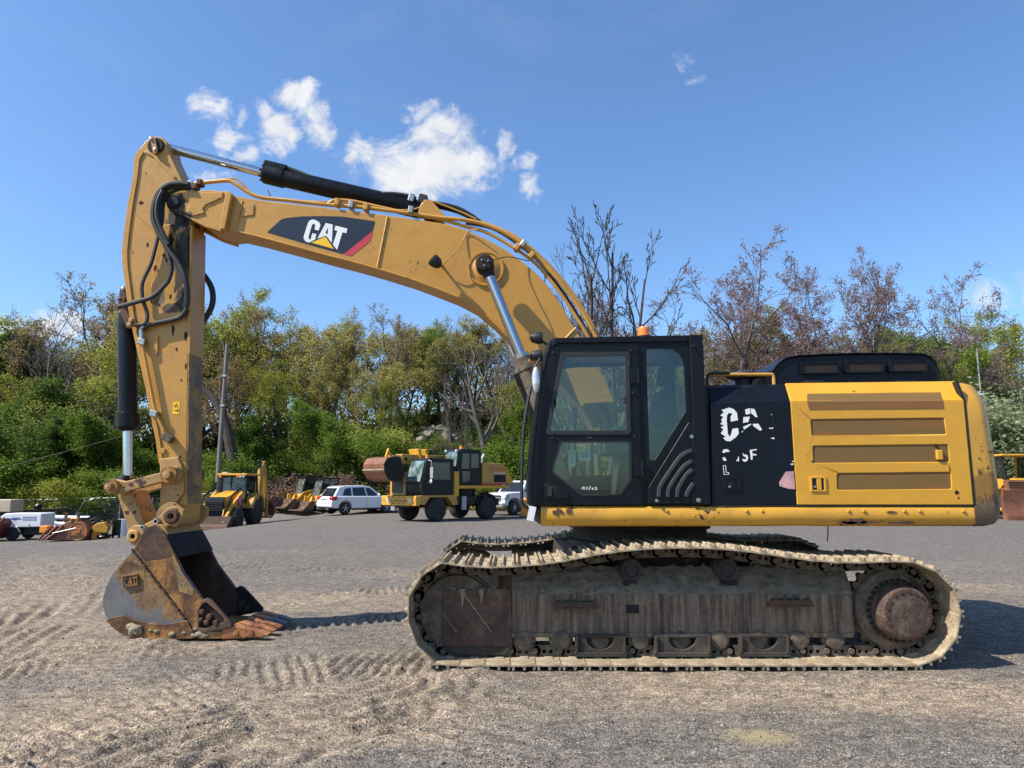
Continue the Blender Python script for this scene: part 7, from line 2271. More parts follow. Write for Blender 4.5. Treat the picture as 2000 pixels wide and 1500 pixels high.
    for x in (-0.3, 0.3):
        L('hook_plate', MB().prism([(x - 0.06, 1.05), (x + 0.06, 1.05), (x + 0.14, 1.35), (x + 0.02, 1.38)], -0.25, -0.15), 'rust_dark', bevel=0.01)
    L('orange_guard', MB().box(-1.35, -0.95, -0.45, 0.1, 0.4, 0.75), 'orange_plastic', bevel=0.04)
    for k in range(3):
        L('tine', MB().tube([(-0.2 - 0.25 * k, -0.55, 0.75), (-0.55 - 0.25 * k, -0.6, 0.35), (-0.95 - 0.15 * k, -0.62, 0.06)], 0.05, 6), 'dark_red')
    L('long_bar', MB().tube([(-0.6, -0.62, 0.4), (0.5, -0.66, 0.65)], 0.03, 6), 'galvanised')
    L('loop_handle', MB().tube([(0.15, -0.5, 0.95), (0.15, -0.5, 1.1), (0.45, -0.5, 1.1), (0.45, -0.5, 0.95)], 0.04, 6), 'bg_yellow')

    p = at_px(207, 36.2)
    R6 = thing('hydraulic_breaker', p, 'small orange-yellow hydraulic attachment on the gravel beside the black rack', 'attachment', rz=0.2)
    L = lambda n, mb, m, q=None, **k: local(R6, n, mb, m, q, **k)
    L('head', MB().prism([(-0.35, 0.35), (0.25, 0.3), (0.35, 0.55), (0.15, 0.85), (-0.2, 0.8), (-0.4, 0.6)], -0.2, 0.2), 'bg_yellow', bevel=0.04)
    L('foot', MB().prism([(-0.45, 0.02), (-0.2, 0.02), (-0.15, 0.35), (-0.4, 0.4)], -0.15, 0.15), 'orange_plastic', bevel=0.03)
    L('arm', MB().tube([(0.1, -0.1, 0.3), (0.35, -0.1, 0.55), (0.5, -0.1, 0.95)], 0.05, 6), 'rust_dark')
    L('base', MB().blob((0.1, 0, 0.12), 0.25, 2, 0.2, (1.4, 0.8, 0.5), 5), 'bg_black')

    p = at_px(234, 36.6)
    R7 = thing('pallet_fork_rack', p, 'upright black steel rack standing beside the excavator bucket linkage', 'rack', rz=0.0)
    L = lambda n, mb, m, q=None, **k: local(R7, n, mb, m, q, **k)
    for i in range(5):
        L('rack_bar', MB().box(-0.17 + i * 0.08, -0.11 + i * 0.08, -0.06, 0.06, 0.0 if i in (0, 4) else 0.12, 0.92), 'bg_black')
    L('rack_plate', MB().box(-0.15, 0.18, 0.07, 0.1, 0.1, 0.88), 'bg_black')

    p = at_px(192, 40.5)
    R8 = thing('hose_coil', p, 'black rubber hoses coiled in a heap behind the yellow planer disc', 'hose')
    for k in range(4):
        pts = []
        for i in range(24):
            a = 2 * math.pi * i / 24
            pts.append((0.62 * math.cos(a) * (1 - 0.08 * k), 0.4 * math.sin(a), 0.55 + 0.1 * k + 0.12 * math.sin(a * 2 + k)))
        local(R8, 'coil', MB().tube(pts, 0.05, 6, closed=True), 'black_rubber')
    local(R8, 'crate', MB().box(-0.6, 0.6, -0.35, 0.35, 0.0, 0.5), 'rust_dark', bevel=0.02)
    p = at_px(247, 39.0)
    o = mk('white_barrel', MB().lathe([(0.0, 0.0), (0.29, 0.0), (0.3, 0.3), (0.31, 0.31), (0.3, 0.6), (0.29, 0.88), (0.0, 0.88)], (0, 0, 0), 'z', 20), M['trailer_white'], None, label='white drum behind the black steel rack', cat='drum')
    o.location = p

    p = at_px(1026, 39.0)
    R9 = thing('safety_barrel', p, 'orange safety cone standing between the pickup and the cab', 'cone')
    local(R9, 'cone', MB().lathe([(0.26, 0.04), (0.24, 0.3), (0.14, 0.9), (0.07, 1.02), (0.0, 1.03)], (0, 0, 0), 'z', 18), 'orange_plastic')
    local(R9, 'base', MB().box(-0.32, 0.32, -0.32, 0.32, 0.0, 0.05), 'black_rubber', bevel=0.02)
    # canopy of a utility vehicle just seen through the bucket linkage
    p = at_px(306, 45.0)
    Ra = thing('utility_vehicle', p, 'small yellow utility vehicle with black canopy seen behind the excavator stick', 'vehicle', rz=hd(-0.8, -0.6))
    L = lambda n, mb, m, q=None, **k: local(Ra, n, mb, m, q, **k)
    L('body', MB().prism([(-1.3, 0.4), (1.2, 0.4), (1.3, 0.8), (0.6, 1.0), (-1.3, 1.0)], -0.6, 0.6), 'bg_yellow', bevel=0.05)
    L('canopy', MB().box(-0.8, 0.6, -0.6, 0.6, 1.95, 2.05), 'bg_black', bevel=0.04)
    for x in (-0.7, 0.5):
        for s in (-1, 1):
            L('canopy_post', MB().tube([(x * 1.3, s * 0.55, 0.95), (x, s * 0.52, 1.97)], 0.04, 6), 'bg_black')
            wheel(Ra, x * 1.4, s * 0.6, 0.33, 0.33, 0.24, 'bg_black', s)


build_clutter()


# ---- chain link fence, utility pole and wires
def mesh_wire_mat():
    m, nt, b, out, co = new_mat('chain_link')
    sp = nt.n('ShaderNodeSeparateXYZ', {0: co})
    k = 2 * math.pi / 0.11
    s1 = nt.math('SINE', nt.math('MULTIPLY', nt.math('ADD', sp.outputs[0], sp.outputs[2]), k))
    s2 = nt.math('SINE', nt.math('MULTIPLY', nt.math('SUBTRACT', sp.outputs[0], sp.outputs[2]), k))
    w = nt.math('MAXIMUM', nt.step(s1, 0.985, 0.998), nt.step(s2, 0.985, 0.998))
    nt.t.links.new(w, b.inputs['Alpha'])
    setp(nt, b, col=(0.33, 0.34, 0.35), rough=0.5, metal=0.4)
    return m


mesh_wire_mat()


def build_fence(name, x0, x1, yfun, h, step, label, lean_at=None):
    R = thing(name, (x0, yfun(x0), 0), label, 'fence')
    n = int((x1 - x0) / step)
    prev = None
    for i in range(n + 1):
        x = x0 + (x1 - x0) * i / n
        y = yfun(x)
        z = tz(x, y)
        top = (x, y, z + h)
        local(R, 'fence_post', MB().tube([(x - x0, y - yfun(x0), z - 0.1), (x - x0, y - yfun(x0), z + h)], 0.03, 6), 'galvanised')
        if prev:
            px_, py_, pz_ = prev
            vs = [(px_ - x0, py_ - yfun(x0), pz_), (x - x0, y - yfun(x0), z), (x - x0, y - yfun(x0), z + h), (px_ - x0, py_ - yfun(x0), pz_ + h)]
            local(R, 'fence_mesh', MB().add(vs, [(0, 1, 2, 3)]), 'chain_link', smooth=False)
            local(R, 'fence_rail', MB().tube([vs[3], vs[2]], 0.02, 5), 'galvanised')
        prev = (x, y, z)
    if lean_at:
        for (xa, xb) in lean_at:
            ya = yfun(xa) - 0.6
            za = tz(xa, ya)
            local(R, 'fence_brace', MB().tube([(xa - x0, ya - yfun(x0), za), (xb - x0, ya - yfun(x0), za + h * 0.95), (xb - x0 + 0.5, ya - yfun(x0), za + h * 1.02)], 0.035, 6), 'galvanised')
    return R


build_fence('chain_link_fence', -40.0, -17.5, lambda x: 47.5 + 0.05 * (x + 20), 1.7, 2.0, 'grey chain link fence along the foot of the wooded bank on the left', [(-28.5, -27.6)])
build_fence('chain_link_fence', 28.0, 42.0, lambda x: 47.0, 2.2, 2.6, 'tall chain link fence in front of the shrubs behind the counterweight')

pp = at_px(425, 47.0)
R = thing('utility_pole', pp, 'weathered grey wooden utility pole behind the backhoe', 'pole')
ztop = P(430, 672, 47.0).z - pp.z
local(R, 'pole', MB().tube([(0, 0, -0.2), (0.04, 0, ztop * 0.5), (0.12, 0, ztop)], [0.17, 0.145, 0.12], 12), 'pole_wood')
for zz, w in ((P(430, 793, 47).z - pp.z, 0.0), (P(430, 735, 47).z - pp.z, 0.1)):
    local(R, 'insulator', MB().obox((0.1, -0.18, zz), 0.3, 0.1, 0.12), 'galvanised', bevel=0.02)


def wire(label, a, b, sag):
    pts = []
    for i in range(25):
        t = i / 24
        p_ = a.lerp(b, t)
        p_.z -= sag * 4 * t * (1 - t)
        pts.append(p_)
    o = mk('overhead_wire', MB().tube(pts, 0.011, 4), M['grey_louvre'], None, label=label, cat='wire')


W0 = P(430, 793, 47.0)
wire('overhead wire running from the pole towards the bare trees above the cab', W0, P(1250, 803, 50.0), 0.35)
wire('overhead wire sloping down from the pole towards the left edge of the yard', W0, P(-120, 942, 46.0), 0.25)
wire('upper overhead wire dropping leftwards behind the bucket cylinder', P(430, 735, 47.0), P(-120, 856, 50.0), 0.5)

rp_ = at_px(1932, 46.5)
R = thing('sign_pole', rp_, 'thin grey metal pole with a small white sign behind the counterweight', 'pole')  # plain metal post carrying a small sign, no lamp on it
local(R, 'post', MB().tube([(0, 0, -0.2), (0, 0, P(0, 680, 46.5).z - rp_.z)], 0.05, 8), 'galvanised')
sg_ = P(1925, 768, 46.4).z - rp_.z
local(R, 'sign_plate', MB().box(-0.35, 0.15, -0.09, -0.06, sg_ - 0.12, sg_ + 0.12), 'paper', smooth=False)


# ------------------------------------------------------------------ vegetation
rust('bark_dark', [(0.03, 0.025, 0.02), (0.055, 0.045, 0.036), (0.085, 0.07, 0.056), (0.13, 0.11, 0.09)], 0.95, sc=1.0, streak=True)
rust('bark_mid', [(0.06, 0.045, 0.04), (0.10, 0.078, 0.07), (0.145, 0.115, 0.105), (0.20, 0.165, 0.15)], 0.95, sc=1.0, streak=True)
rust('bark_grey', [(0.06, 0.052, 0.045), (0.10, 0.088, 0.075), (0.15, 0.132, 0.112), (0.21, 0.19, 0.165)], 0.95, sc=1.0, streak=True)
leafmat('leaf_olive', [(0.17, 0.145, 0.035), (0.29, 0.255, 0.07), (0.40, 0.355, 0.115), (0.50, 0.44, 0.18)])
leafmat('leaf_spring', [(0.11, 0.125, 0.02), (0.21, 0.235, 0.035), (0.33, 0.35, 0.065), (0.44, 0.45, 0.13)])
leafmat('leaf_green', [(0.05, 0.085, 0.015), (0.10, 0.16, 0.025), (0.17, 0.25, 0.042), (0.27, 0.35, 0.08)])
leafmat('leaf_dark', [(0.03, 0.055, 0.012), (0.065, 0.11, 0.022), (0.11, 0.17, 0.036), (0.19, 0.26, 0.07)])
leafmat('leaf_tan', [(0.17, 0.125, 0.05), (0.27, 0.20, 0.08), (0.36, 0.275, 0.12), (0.43, 0.35, 0.17)])
leafmat('bud_pink', [(0.16, 0.10, 0.09), (0.24, 0.15, 0.14), (0.33, 0.22, 0.205), (0.42, 0.31, 0.29)])
leafmat('leaf_pale', [(0.16, 0.19, 0.09), (0.24, 0.28, 0.14), (0.33, 0.37, 0.21), (0.44, 0.47, 0.31)])
leafmat('bramble', [(0.12, 0.08, 0.06), (0.23, 0.155, 0.12), (0.35, 0.25, 0.20), (0.46, 0.35, 0.29)])


def seg_mesh(name, segs, mat):
    """segs: array rows p0(3) p1(3) r0 r1 ; four-sided tapered sticks"""
    a = np.array(segs, float)
    p0, p1, r0, r1 = a[:, 0:3], a[:, 3:6], a[:, 6], a[:, 7]
    d = p1 - p0
    d /= np.linalg.norm(d, axis=1, keepdims=True) + 1e-9
    ref = np.where(np.abs(d[:, 2:3]) < 0.9, np.array([[0, 0, 1.0]]), np.array([[1.0, 0, 0]]))
    u = np.cross(d, ref)
    u /= np.linalg.norm(u, axis=1, keepdims=True) + 1e-9
    w = np.cross(d, u)
    K = 5
    rings = []
    for P_, r in ((p0, r0), (p1, r1)):
        for k in range(K):
            t = 2 * math.pi * k / K
            rings.append(P_ + (u * math.cos(t) + w * math.sin(t)) * r[:, None])
    v = np.stack(rings, 1)
    n = len(a)
    f = np.array([[k, (k + 1) % K, K + (k + 1) % K, K + k] for k in range(K)])
    faces = (f[None] + (np.arange(n) * 2 * K)[:, None, None]).reshape(-1, 4)
    me = np_mesh(name, v.reshape(-1, 3), faces)
    me.polygons.foreach_set('use_smooth', np.ones(len(faces), bool))
    me.materials.append(M[mat])
    return me


def leaf_mesh(name, pos, size, mat, rng, flat=0.0, elong=1.5):
    n = len(pos)
    nrm = rng.normal(size=(n, 3))
    nrm[:, 2] = nrm[:, 2] + flat
    nrm /= np.linalg.norm(nrm, axis=1, keepdims=True)
    t = rng.normal(size=(n, 3))
    u = np.cross(nrm, t)
    u /= np.linalg.norm(u, axis=1, keepdims=True) + 1e-9
    w = np.cross(nrm, u)
    s = size * (0.6 + 0.8 * rng.random(n))
    a = u * s[:, None] * 0.5
    b = w * s[:, None] * 0.5 * elong
    # leaf-shaped rhomb
    v = np.stack([pos - b, pos + a * 0.9 - b * 0.1, pos + b, pos - a * 0.9 + b * 0.05], 1)
    f = np.arange(n * 4).reshape(n, 4)
    me = np_mesh(name, v.reshape(-1, 3), f)
    me.materials.append(M[mat])
    return me


def grow(seed, H, trunk=0.3, limbs=9, spread=0.8, up=0.25, levels=4, kids=(6, 5, 4), wob=0.16, r0=0.22, stems=1, ratio=0.55, lean=0.0, rmin=0.010):
    rnd = random.Random(seed)
    segs, tips = [], []

    def rv():
        return Vector((rnd.gauss(0, 1), rnd.gauss(0, 1), rnd.gauss(0, 1)))

    def branch(p, d, length, r, lev):
        n = max(3, int(length / (0.75 if lev < 2 else 0.45)))
        n = min(n, 9)
        st = length / n
        pts = [p.copy()]
        for i in range(n):
            d = (d + rv() * wob * (1.0 if lev else 0.45) + Vector((0, 0, 1)) * up * (0.5 if lev else 0.1)).normalized()
            q = p + d * st
            ra = r * (1 - 0.75 * i / n)
            rb = r * (1 - 0.75 * (i + 1) / n)
            segs.append((*p, *q, max(ra, rmin), max(rb, rmin * 0.85)))
            p = q
            pts.append(p.copy())
        if lev >= levels - 2:
            for q in pts[1:]:
                tips.append((*q, lev))
        if lev >= levels - 1:
            return
        k = limbs if lev == 0 else kids[min(lev - 1, len(kids) - 1)]
        for j in range(k):
            t = trunk + (1 - trunk) * ((j + rnd.random()) / k) if lev == 0 else 0.2 + 0.8 * (j + rnd.random()) / k
            i = min(int(t * n), n - 1)
            f = t * n - i
            b0 = pts[i].lerp(pts[i + 1], f)
            dd = (pts[i + 1] - pts[i]).normalized()
            ax = dd.cross(rv()).normalized()
            ang = spread * rnd.uniform(0.65, 1.25) * (1.15 - 0.45 * t)
            nd = Matrix.Rotation(ang, 3, ax) @ dd
            ln = length * ratio * rnd.uniform(0.75, 1.2) * (1.15 - 0.55 * t if lev == 0 else 1.1 - 0.5 * t)
            branch(b0, nd, ln, r * (1 - 0.75 * t) * rnd.uniform(0.5, 0.72), lev + 1)

    for s in range(stems):
        a = rnd.uniform(0, 0.9) + 6.28 * s / stems
        k = 0.0 if stems == 1 else 0.30
        d0 = Vector((k * math.cos(a) + lean, k * math.sin(a), 1)).normalized()
        branch(Vector((0.15 * s * math.cos(a), 0.15 * s * math.sin(a), -0.2)), d0, H * (0.8 if stems == 1 else rnd.uniform(0.65, 0.8)), r0 * (1 if stems == 1 else 0.75), 0)
    return segs, np.array(tips)


PROTO = {}
SEGS = {}


def upright_turn(key):
    """rotation that leaves the crown most evenly spread to both sides"""
    p = SEGS[key]
    hi = p[p[:, 2] > np.percentile(p[:, 2], 80)]
    best = min((abs((hi[:, 0] * math.cos(a) - hi[:, 1] * math.sin(a)).mean()), a) for a in np.linspace(0, 6.28, 60))
    return best[1]



def proto(key, kind, leaf, bark, seed, H=12.0, nleaf=16000, lsize=0.17, jit=0.35, flat=0.0, **kw):
    rng = np.random.default_rng(seed)
    segs, tips = grow(seed, H, **kw)
    tm = seg_mesh(key + '_trunk', segs, bark)
    lm = None
    if nleaf:
        idx = rng.integers(0, len(tips), nleaf)
        # leaves gather in clumps: weight some tips more
        wgt = rng.random(len(tips)) ** 3 + 0.05
        idx = rng.choice(len(tips), nleaf, p=wgt / wgt.sum())
        pos = tips[idx, :3] + rng.normal(size=(nleaf, 3)) * jit
        lm = leaf_mesh(key + '_leaves', pos, lsize, leaf, rng, flat)
    zs = np.array([s[5] for s in segs])
    top = float(np.percentile(zs, 99.7))
    PROTO[key] = (tm, lm, top)
    SEGS[key] = np.array(segs)[:, 3:6]


LV = dict(levels=5, kids=(6, 5, 3))
proto('olive_a', 'tree', 'leaf_olive', 'bark_dark', 11, nleaf=10000, lsize=0.09, jit=0.15, limbs=9, spread=0.85, up=0.22, r0=0.2, **LV)
proto('olive_b', 'tree', 'leaf_olive', 'bark_dark', 12, nleaf=11500, lsize=0.09, jit=0.16, limbs=10, spread=0.95, up=0.18, r0=0.2, **LV)
proto('spring_a', 'tree', 'leaf_spring', 'bark_dark', 13, nleaf=13000, lsize=0.09, jit=0.18, limbs=9, spread=0.9, up=0.2, **LV)
proto('spring_b', 'tree', 'leaf_spring', 'bark_grey', 14, nleaf=15000, lsize=0.095, jit=0.22, limbs=10, spread=0.95, up=0.16, **LV)
proto('tan_a', 'tree', 'leaf_tan', 'bark_grey', 15, nleaf=6000, lsize=0.085, jit=0.12, limbs=10, spread=0.75, up=0.28, r0=0.2, **LV)
proto('tan_b', 'tree', 'leaf_tan', 'bark_dark', 16, nleaf=8000, lsize=0.09, jit=0.14, limbs=10, spread=0.8, up=0.22, **LV)
proto('green_a', 'tree', 'leaf_green', 'bark_dark', 17, nleaf=30000, lsize=0.13, jit=0.32, spread=0.9, limbs=12, trunk=0.12)
proto('green_b', 'tree', 'leaf_green', 'bark_dark', 18, nleaf=26000, lsize=0.12, jit=0.30, spread=0.7, limbs=13, trunk=0.1)
proto('dark_a', 'tree', 'leaf_dark', 'bark_dark', 19, nleaf=32000, lsize=0.14, jit=0.34, spread=0.95, limbs=14, trunk=0.08, ratio=0.5)
proto('bare_a', 'tree', None, 'bark_dark', 27, H=15.0, nleaf=0, stems=5, spread=0.6, up=0.16, levels=5, kids=(5, 4, 3), limbs=7, wob=0.13, r0=0.24, trunk=0.35, ratio=0.42, rmin=0.014)
proto('bare_b', 'tree', None, 'bark_grey', 28, H=13.0, nleaf=0, spread=0.8, up=0.18, levels=5, kids=(6, 5, 3), limbs=10, r0=0.22)
proto('pink_a', 'tree', 'bud_pink', 'bark_mid', 21, H=13.0, nleaf=7000, lsize=0.062, jit=0.10, spread=0.85, up=0.2, stems=2, limbs=7, wob=0.2, trunk=0.4, ratio=0.52, levels=5, kids=(5, 4, 3))
proto('pink_b', 'tree', 'bud_pink', 'bark_mid', 22, H=13.0, nleaf=7000, lsize=0.062, jit=0.10, spread=0.9, up=0.2, limbs=9, wob=0.2, trunk=0.4, ratio=0.55, levels=5, kids=(5, 4, 3))
proto('snag', 'tree', None, 'bark_grey', 33, H=12.0, nleaf=0, spread=0.9, up=0.12, levels=4, kids=(5, 4, 3), limbs=9, wob=0.22, r0=0.38, lean=0.08)
proto('shrub_a', 'shrub', 'leaf_spring', 'bark_dark', 41, H=5.0, nleaf=15000, lsize=0.08, jit=0.30, stems=4, spread=0.8, levels=3, kids=(6, 4), limbs=6, r0=0.05, trunk=0.1)
proto('shrub_b', 'shrub', 'leaf_green', 'bark_dark', 42, H=5.0, nleaf=18000, lsize=0.085, jit=0.32, stems=4, spread=0.9, levels=3, kids=(6, 4), limbs=6, r0=0.05, trunk=0.1)
proto('shrub_pale', 'shrub', 'leaf_pale', 'bark_grey', 43, H=5.0, nleaf=26000, lsize=0.085, jit=0.38, stems=5, spread=0.8, levels=3, kids=(6, 4), limbs=6, r0=0.05, trunk=0.1)


def build_conifer():
    rng = np.random.default_rng(50)
    segs = [(0, 0, -0.2, 0, 0, 12, 0.2, 0.02)]
    pos = []
    for i in range(46):
        z = 1.5 + 10.3 * i / 46
        L_ = 3.0 * (1 - (z - 1.0) / 11.5) + 0.25
        for k in range(6):
            a = rng.random() * 6.28
            ex, ey, ez = L_ * math.cos(a), L_ * math.sin(a), -0.25 * L_
            segs.append((0, 0, z, ex, ey, z + ez, 0.03, 0.008))
            t = rng.random(55) ** 0.7
            pos.append(np.stack([ex * t, ey * t, z + ez * t], 1) + rng.normal(size=(55, 3)) * 0.13)
    PROTO['conifer'] = (seg_mesh('conifer_trunk', segs, 'bark_dark'), leaf_mesh('conifer_leaves', np.concatenate(pos), 0.2, 'leaf_dark', rng, 0, 1.8), 12.0)


build_conifer()

KINDN = {'olive': 'deciduous_tree', 'spring': 'deciduous_tree', 'tan': 'budding_tree', 'green': 'leafy_tree', 'dark': 'leafy_tree', 'bare': 'bare_tree', 'pink': 'blossom_tree', 'snag': 'dead_tree', 'shrub': 'shrub', 'conifer': 'conifer_tree'}
rt_rng = random.Random(77)


def plant(key, px, py, d, label, wide=1.0, group=None, rz=None):
    """tree whose crown tops out at photo row py when standing at depth d"""
    tm, lm, top = PROTO[key]
    base = at_px(px, d)
    z = P(px, py, d).z
    s = max(0.15, (z - base.z) / top)
    k = key.split('_')[0]
    R = thing(KINDN[k], base, label, 'shrub' if k == 'shrub' else 'tree', group)
    R.rotation_euler = (0, 0, upright_turn(key) + math.pi * (px % 2) if k in ('pink',) or key == 'bare_a' else rt_rng.uniform(0, 6.28))
    R.scale = (s * wide * 1.22, s * wide * 1.22, s)
    finish(bpy.data.objects.new('trunk', tm), R)
    if lm:
        finish(bpy.data.objects.new('crown', lm), R)
    return R


TREES = [
    # far left
    ('conifer', 3, 640, 60, 'dark evergreen at the left edge, its tip just under the cloud', 1.1),
    ('bare_b', 98, 585, 56, 'tall bare grey tree at the far left above the compressor', 1.0),
    ('tan_a', 160, 536, 60, 'tall budding tan tree just left of the bucket cylinder', 1.0),
    ('tan_b', 212, 545, 62, 'budding tan tree whose crown touches the top of the bucket cylinder', 0.9),
    ('tan_b', 58, 622, 60, 'thin tan tree between the evergreen and the tall bare tree', 0.9),
    ('spring_b', 195, 690, 53, 'light yellow-green tree directly left of the black bucket cylinder', 0.9),
    ('spring_a', 25, 738, 56, 'yellow-green tree low at the left edge behind the dark maples', 1.0),
    ('dark_a', 62, 742, 51.5, 'dense dark green tree at the left with rounded crown', 0.95),
    ('dark_a', 118, 820, 50.5, 'dark green low tree above the rusty planer', 1.1),
    ('green_b', 20, 835, 50.0, 'dense green bushy tree at the left edge behind the fence', 1.2),
    ('green_a', 168, 838, 50.5, 'mid green low tree between the dark maple and the bucket cylinder', 1.2),
    ('green_a', 222, 820, 51.5, 'green leafy tree behind the lower bucket cylinder rod', 1.1),
    ('olive_b', 262, 640, 60, 'olive tree hidden mostly behind the excavator stick', 1.0),
    # centre
    ('spring_a', 438, 562, 60, 'tall green tree rising right of the excavator stick', 0.95),
    ('tan_b', 505, 585, 62, 'tan budding tree between the green stick-side tree and the olive ones', 0.85),
    ('olive_a', 570, 600, 60, 'olive tree under the CAT decal of the boom', 0.95),
    ('olive_b', 640, 612, 58, 'broad olive tree above the row of compact loaders', 0.9),
    ('olive_a', 697, 602, 61, 'olive tree left of the rounded tan crown', 0.85),
    ('tan_a', 755, 592, 60, 'rounded tan crown standing highest in the middle of the wood', 0.95),
    ('olive_b', 790, 655, 65, 'olive tree below the rounded tan crown', 0.7),
    ('green_b', 832, 638, 64, 'bright green pointed tree above the telescopic excavator', 0.7),
    ('olive_a', 880, 618, 60, 'pale olive tree just left of the boom cylinder', 0.9),
    ('olive_b', 925, 640, 62, 'olive tree beneath the curve of the boom', 0.8),
    ('snag', 945, 606, 50, 'gnarled dead tree with thick pale trunk left of the cab', 0.55),
    ('bare_b', 1000, 640, 55, 'bare tangled tree right behind the boom cylinder head', 0.8),
    ('pink_b', 985, 700, 56, 'small pinkish budding tree behind the dead tree', 0.8),
    ('tan_b', 465, 690, 54, 'tan leafed tree right beside the utility pole', 0.9),
    ('spring_a', 545, 700, 55, 'yellow-green tree low in the wood over the pole side of the loaders', 0.9),
    ('olive_a', 610, 690, 54, 'olive tree with dark forked trunk over the loaders', 0.9),
    ('olive_b', 725, 700, 54, 'olive tree in front of the rounded tan crown', 0.9),
    ('green_a', 652, 790, 50.5, 'bright green maple over the white car', 0.85),
    ('spring_b', 748, 745, 54, 'spring green tree between the maple and the pointed green tree', 0.6),
    ('dark_a', 500, 815, 51.0, 'dark green low tree behind the backhoe boom', 0.9),
    ('spring_b', 1010, 745, 54, 'spring green low tree behind the boom cylinder foot', 0.7),
    ('bare_b', 868, 775, 50, 'slender bare sapling above the telescopic boom', 0.45),
    ('bare_b', 905, 760, 50, 'slender bare sapling next to the dead tree', 0.4),
    # seen through and right of the cab
    ('bare_a', 1168, 462, 47, 'big bare many-stemmed tree rising above the cab', 0.8),
    ('bare_b', 1112, 480, 49, 'bare tree half hidden by the boom pipes', 0.5),
    ('pink_a', 1385, 500, 50, 'pink-budded tree right of the orange beacon', 0.92),
    ('pink_b', 1450, 547, 51, 'pink-budded tree second from the beacon', 0.8),
    ('pink_a', 1540, 516, 51, 'pink-budded tree above the front of the black hood', 0.8),
    ('pink_b', 1611, 512, 50, 'pink-budded tree above the first hood vent', 0.8),
    ('pink_b', 1700, 506, 49, 'tallest pink-budded tree above the middle hood vents', 0.78),
    ('pink_a', 1795, 552, 50, 'pink-budded tree spreading over the end of the hood', 0.8),
    ('bare_b', 1875, 585, 54, 'reddish bare tree left of the green trees at the right edge', 0.8),
    ('olive_a', 1300, 640, 58, 'olive tree behind the beacon', 0.9),
    ('olive_b', 1440, 625, 60, 'olive tree low between the pink-budded trees', 1.0),
    ('tan_b', 1530, 640, 57, 'tan tree low behind the front of the hood', 1.1),
    ('olive_b', 1640, 650, 58, 'olive tree low behind the hood vents', 1.1),
    ('spring_a', 1770, 640, 56, 'yellow-green tree low behind the end of the hood', 0.9),
    ('green_a', 1880, 625, 53, 'green tree right behind the hood end', 0.8),
    ('spring_b', 1880, 700, 49, 'bright yellow-green bushy tree above the counterweight', 0.8),
    ('olive_a', 1938, 615, 56, 'pale olive tree near the right edge', 0.9),
    ('spring_a', 1992, 600, 54, 'light green tree at the right edge', 0.9),
    ('bare_b', 1985, 690, 47.5, 'small leafless sapling with pale trunk near the right edge', 0.6),
    ('dark_a', 1925, 730, 50, 'dark green tree behind the thin metal pole', 0.8),
    ('spring_b', 1120, 735, 55, 'yellow-green tree seen through the cab window', 1.1),
    ('olive_b', 1230, 690, 57, 'olive tree seen through the rear cab windows', 1.0),
    ('green_b', 1040, 790, 51, 'green tree just in front of the cab nose', 0.9),
]
for t in TREES:
    plant(t[0], t[1], t[2], t[3], t[4], t[5])

rd = random.Random(31)
for i in range(30):
    px = -40 + 68 * i + rd.uniform(-20, 20) if i < 16 else 1090 + 62 * (i - 16) + rd.uniform(-20, 20)
    key = ('olive_a', 'spring_a', 'tan_b', 'olive_b')[i % 4]
    plant(key, px, rd.uniform(628, 668) if i < 16 else rd.uniform(650, 690), rd.uniform(65, 71), 'pale spring tree in the depth of the wood behind the front rows', 1.25, 'trees in the depth of the wood')

SHRUBS = [
    ('shrub_b', 470, 890, 49.5, 'green shrub behind the backhoe cab', 1.2), ('shrub_b', 590, 905, 52, 'green shrub over the first compact loaders', 1.4),
    ('shrub_a', 700, 842, 52, 'yellow-green shrub over the white car roof', 1.4), ('shrub_b', 735, 858, 51, 'green shrub between the car and the rusty bucket', 1.3),
    ('shrub_b', 1005, 868, 47.5, 'green shrub between the dead tree and the cab nose', 1.2),
    ('shrub_pale', 1985, 792, 45.5, 'pale silvery-green shrub at the right edge beside the counterweight', 1.4), ('shrub_pale', 1952, 830, 46, 'pale green shrub directly behind the counterweight edge', 1.2),
    ('shrub_b', 60, 895, 49.5, 'green shrub behind the fence over the compressor', 1.6), ('shrub_a', 140, 925, 49.0, 'yellow-green shrub behind the fence over the planer', 1.6),
    ('shrub_a', 20, 935, 49.0, 'yellow-green shrub behind the fence at the picture edge', 1.6), ('shrub_b', 205, 925, 49.0, 'green shrub behind the leaning fence brace', 1.5),
    ('shrub_a', 420, 935, 49.0, 'yellow-green shrub at the foot of the utility pole', 1.4),
]
for t in SHRUBS:
    plant(t[0], t[1], t[2], t[3], t[4], t[5])

# thick leaning trunk beside the utility pole
lt = thing('leaning_tree_trunk', at_px(458, 49.0), 'thick dark leaning trunk just right of the utility pole', 'tree')
b0 = at_px(458, 49.0)
pts = [P(a, b, 49.0) - b0 for a, b in ((460, 960), (455, 900), (441, 830), (425, 790), (408, 770), (380, 745))]
local(lt, 'trunk', MB().tube(smooth_path(pts, 4), [0.42 - 0.012 * i for i in range(21)], 10), 'bark_dark')
pts2 = [P(a, b, 49.0) - b0 for a, b in ((441, 830), (432, 760), (440, 700), (436, 660))]
local(lt, 'limb', MB().tube(smooth_path(pts2, 4), [0.2 - 0.01 * i for i in range(13)], 8), 'bark_dark')

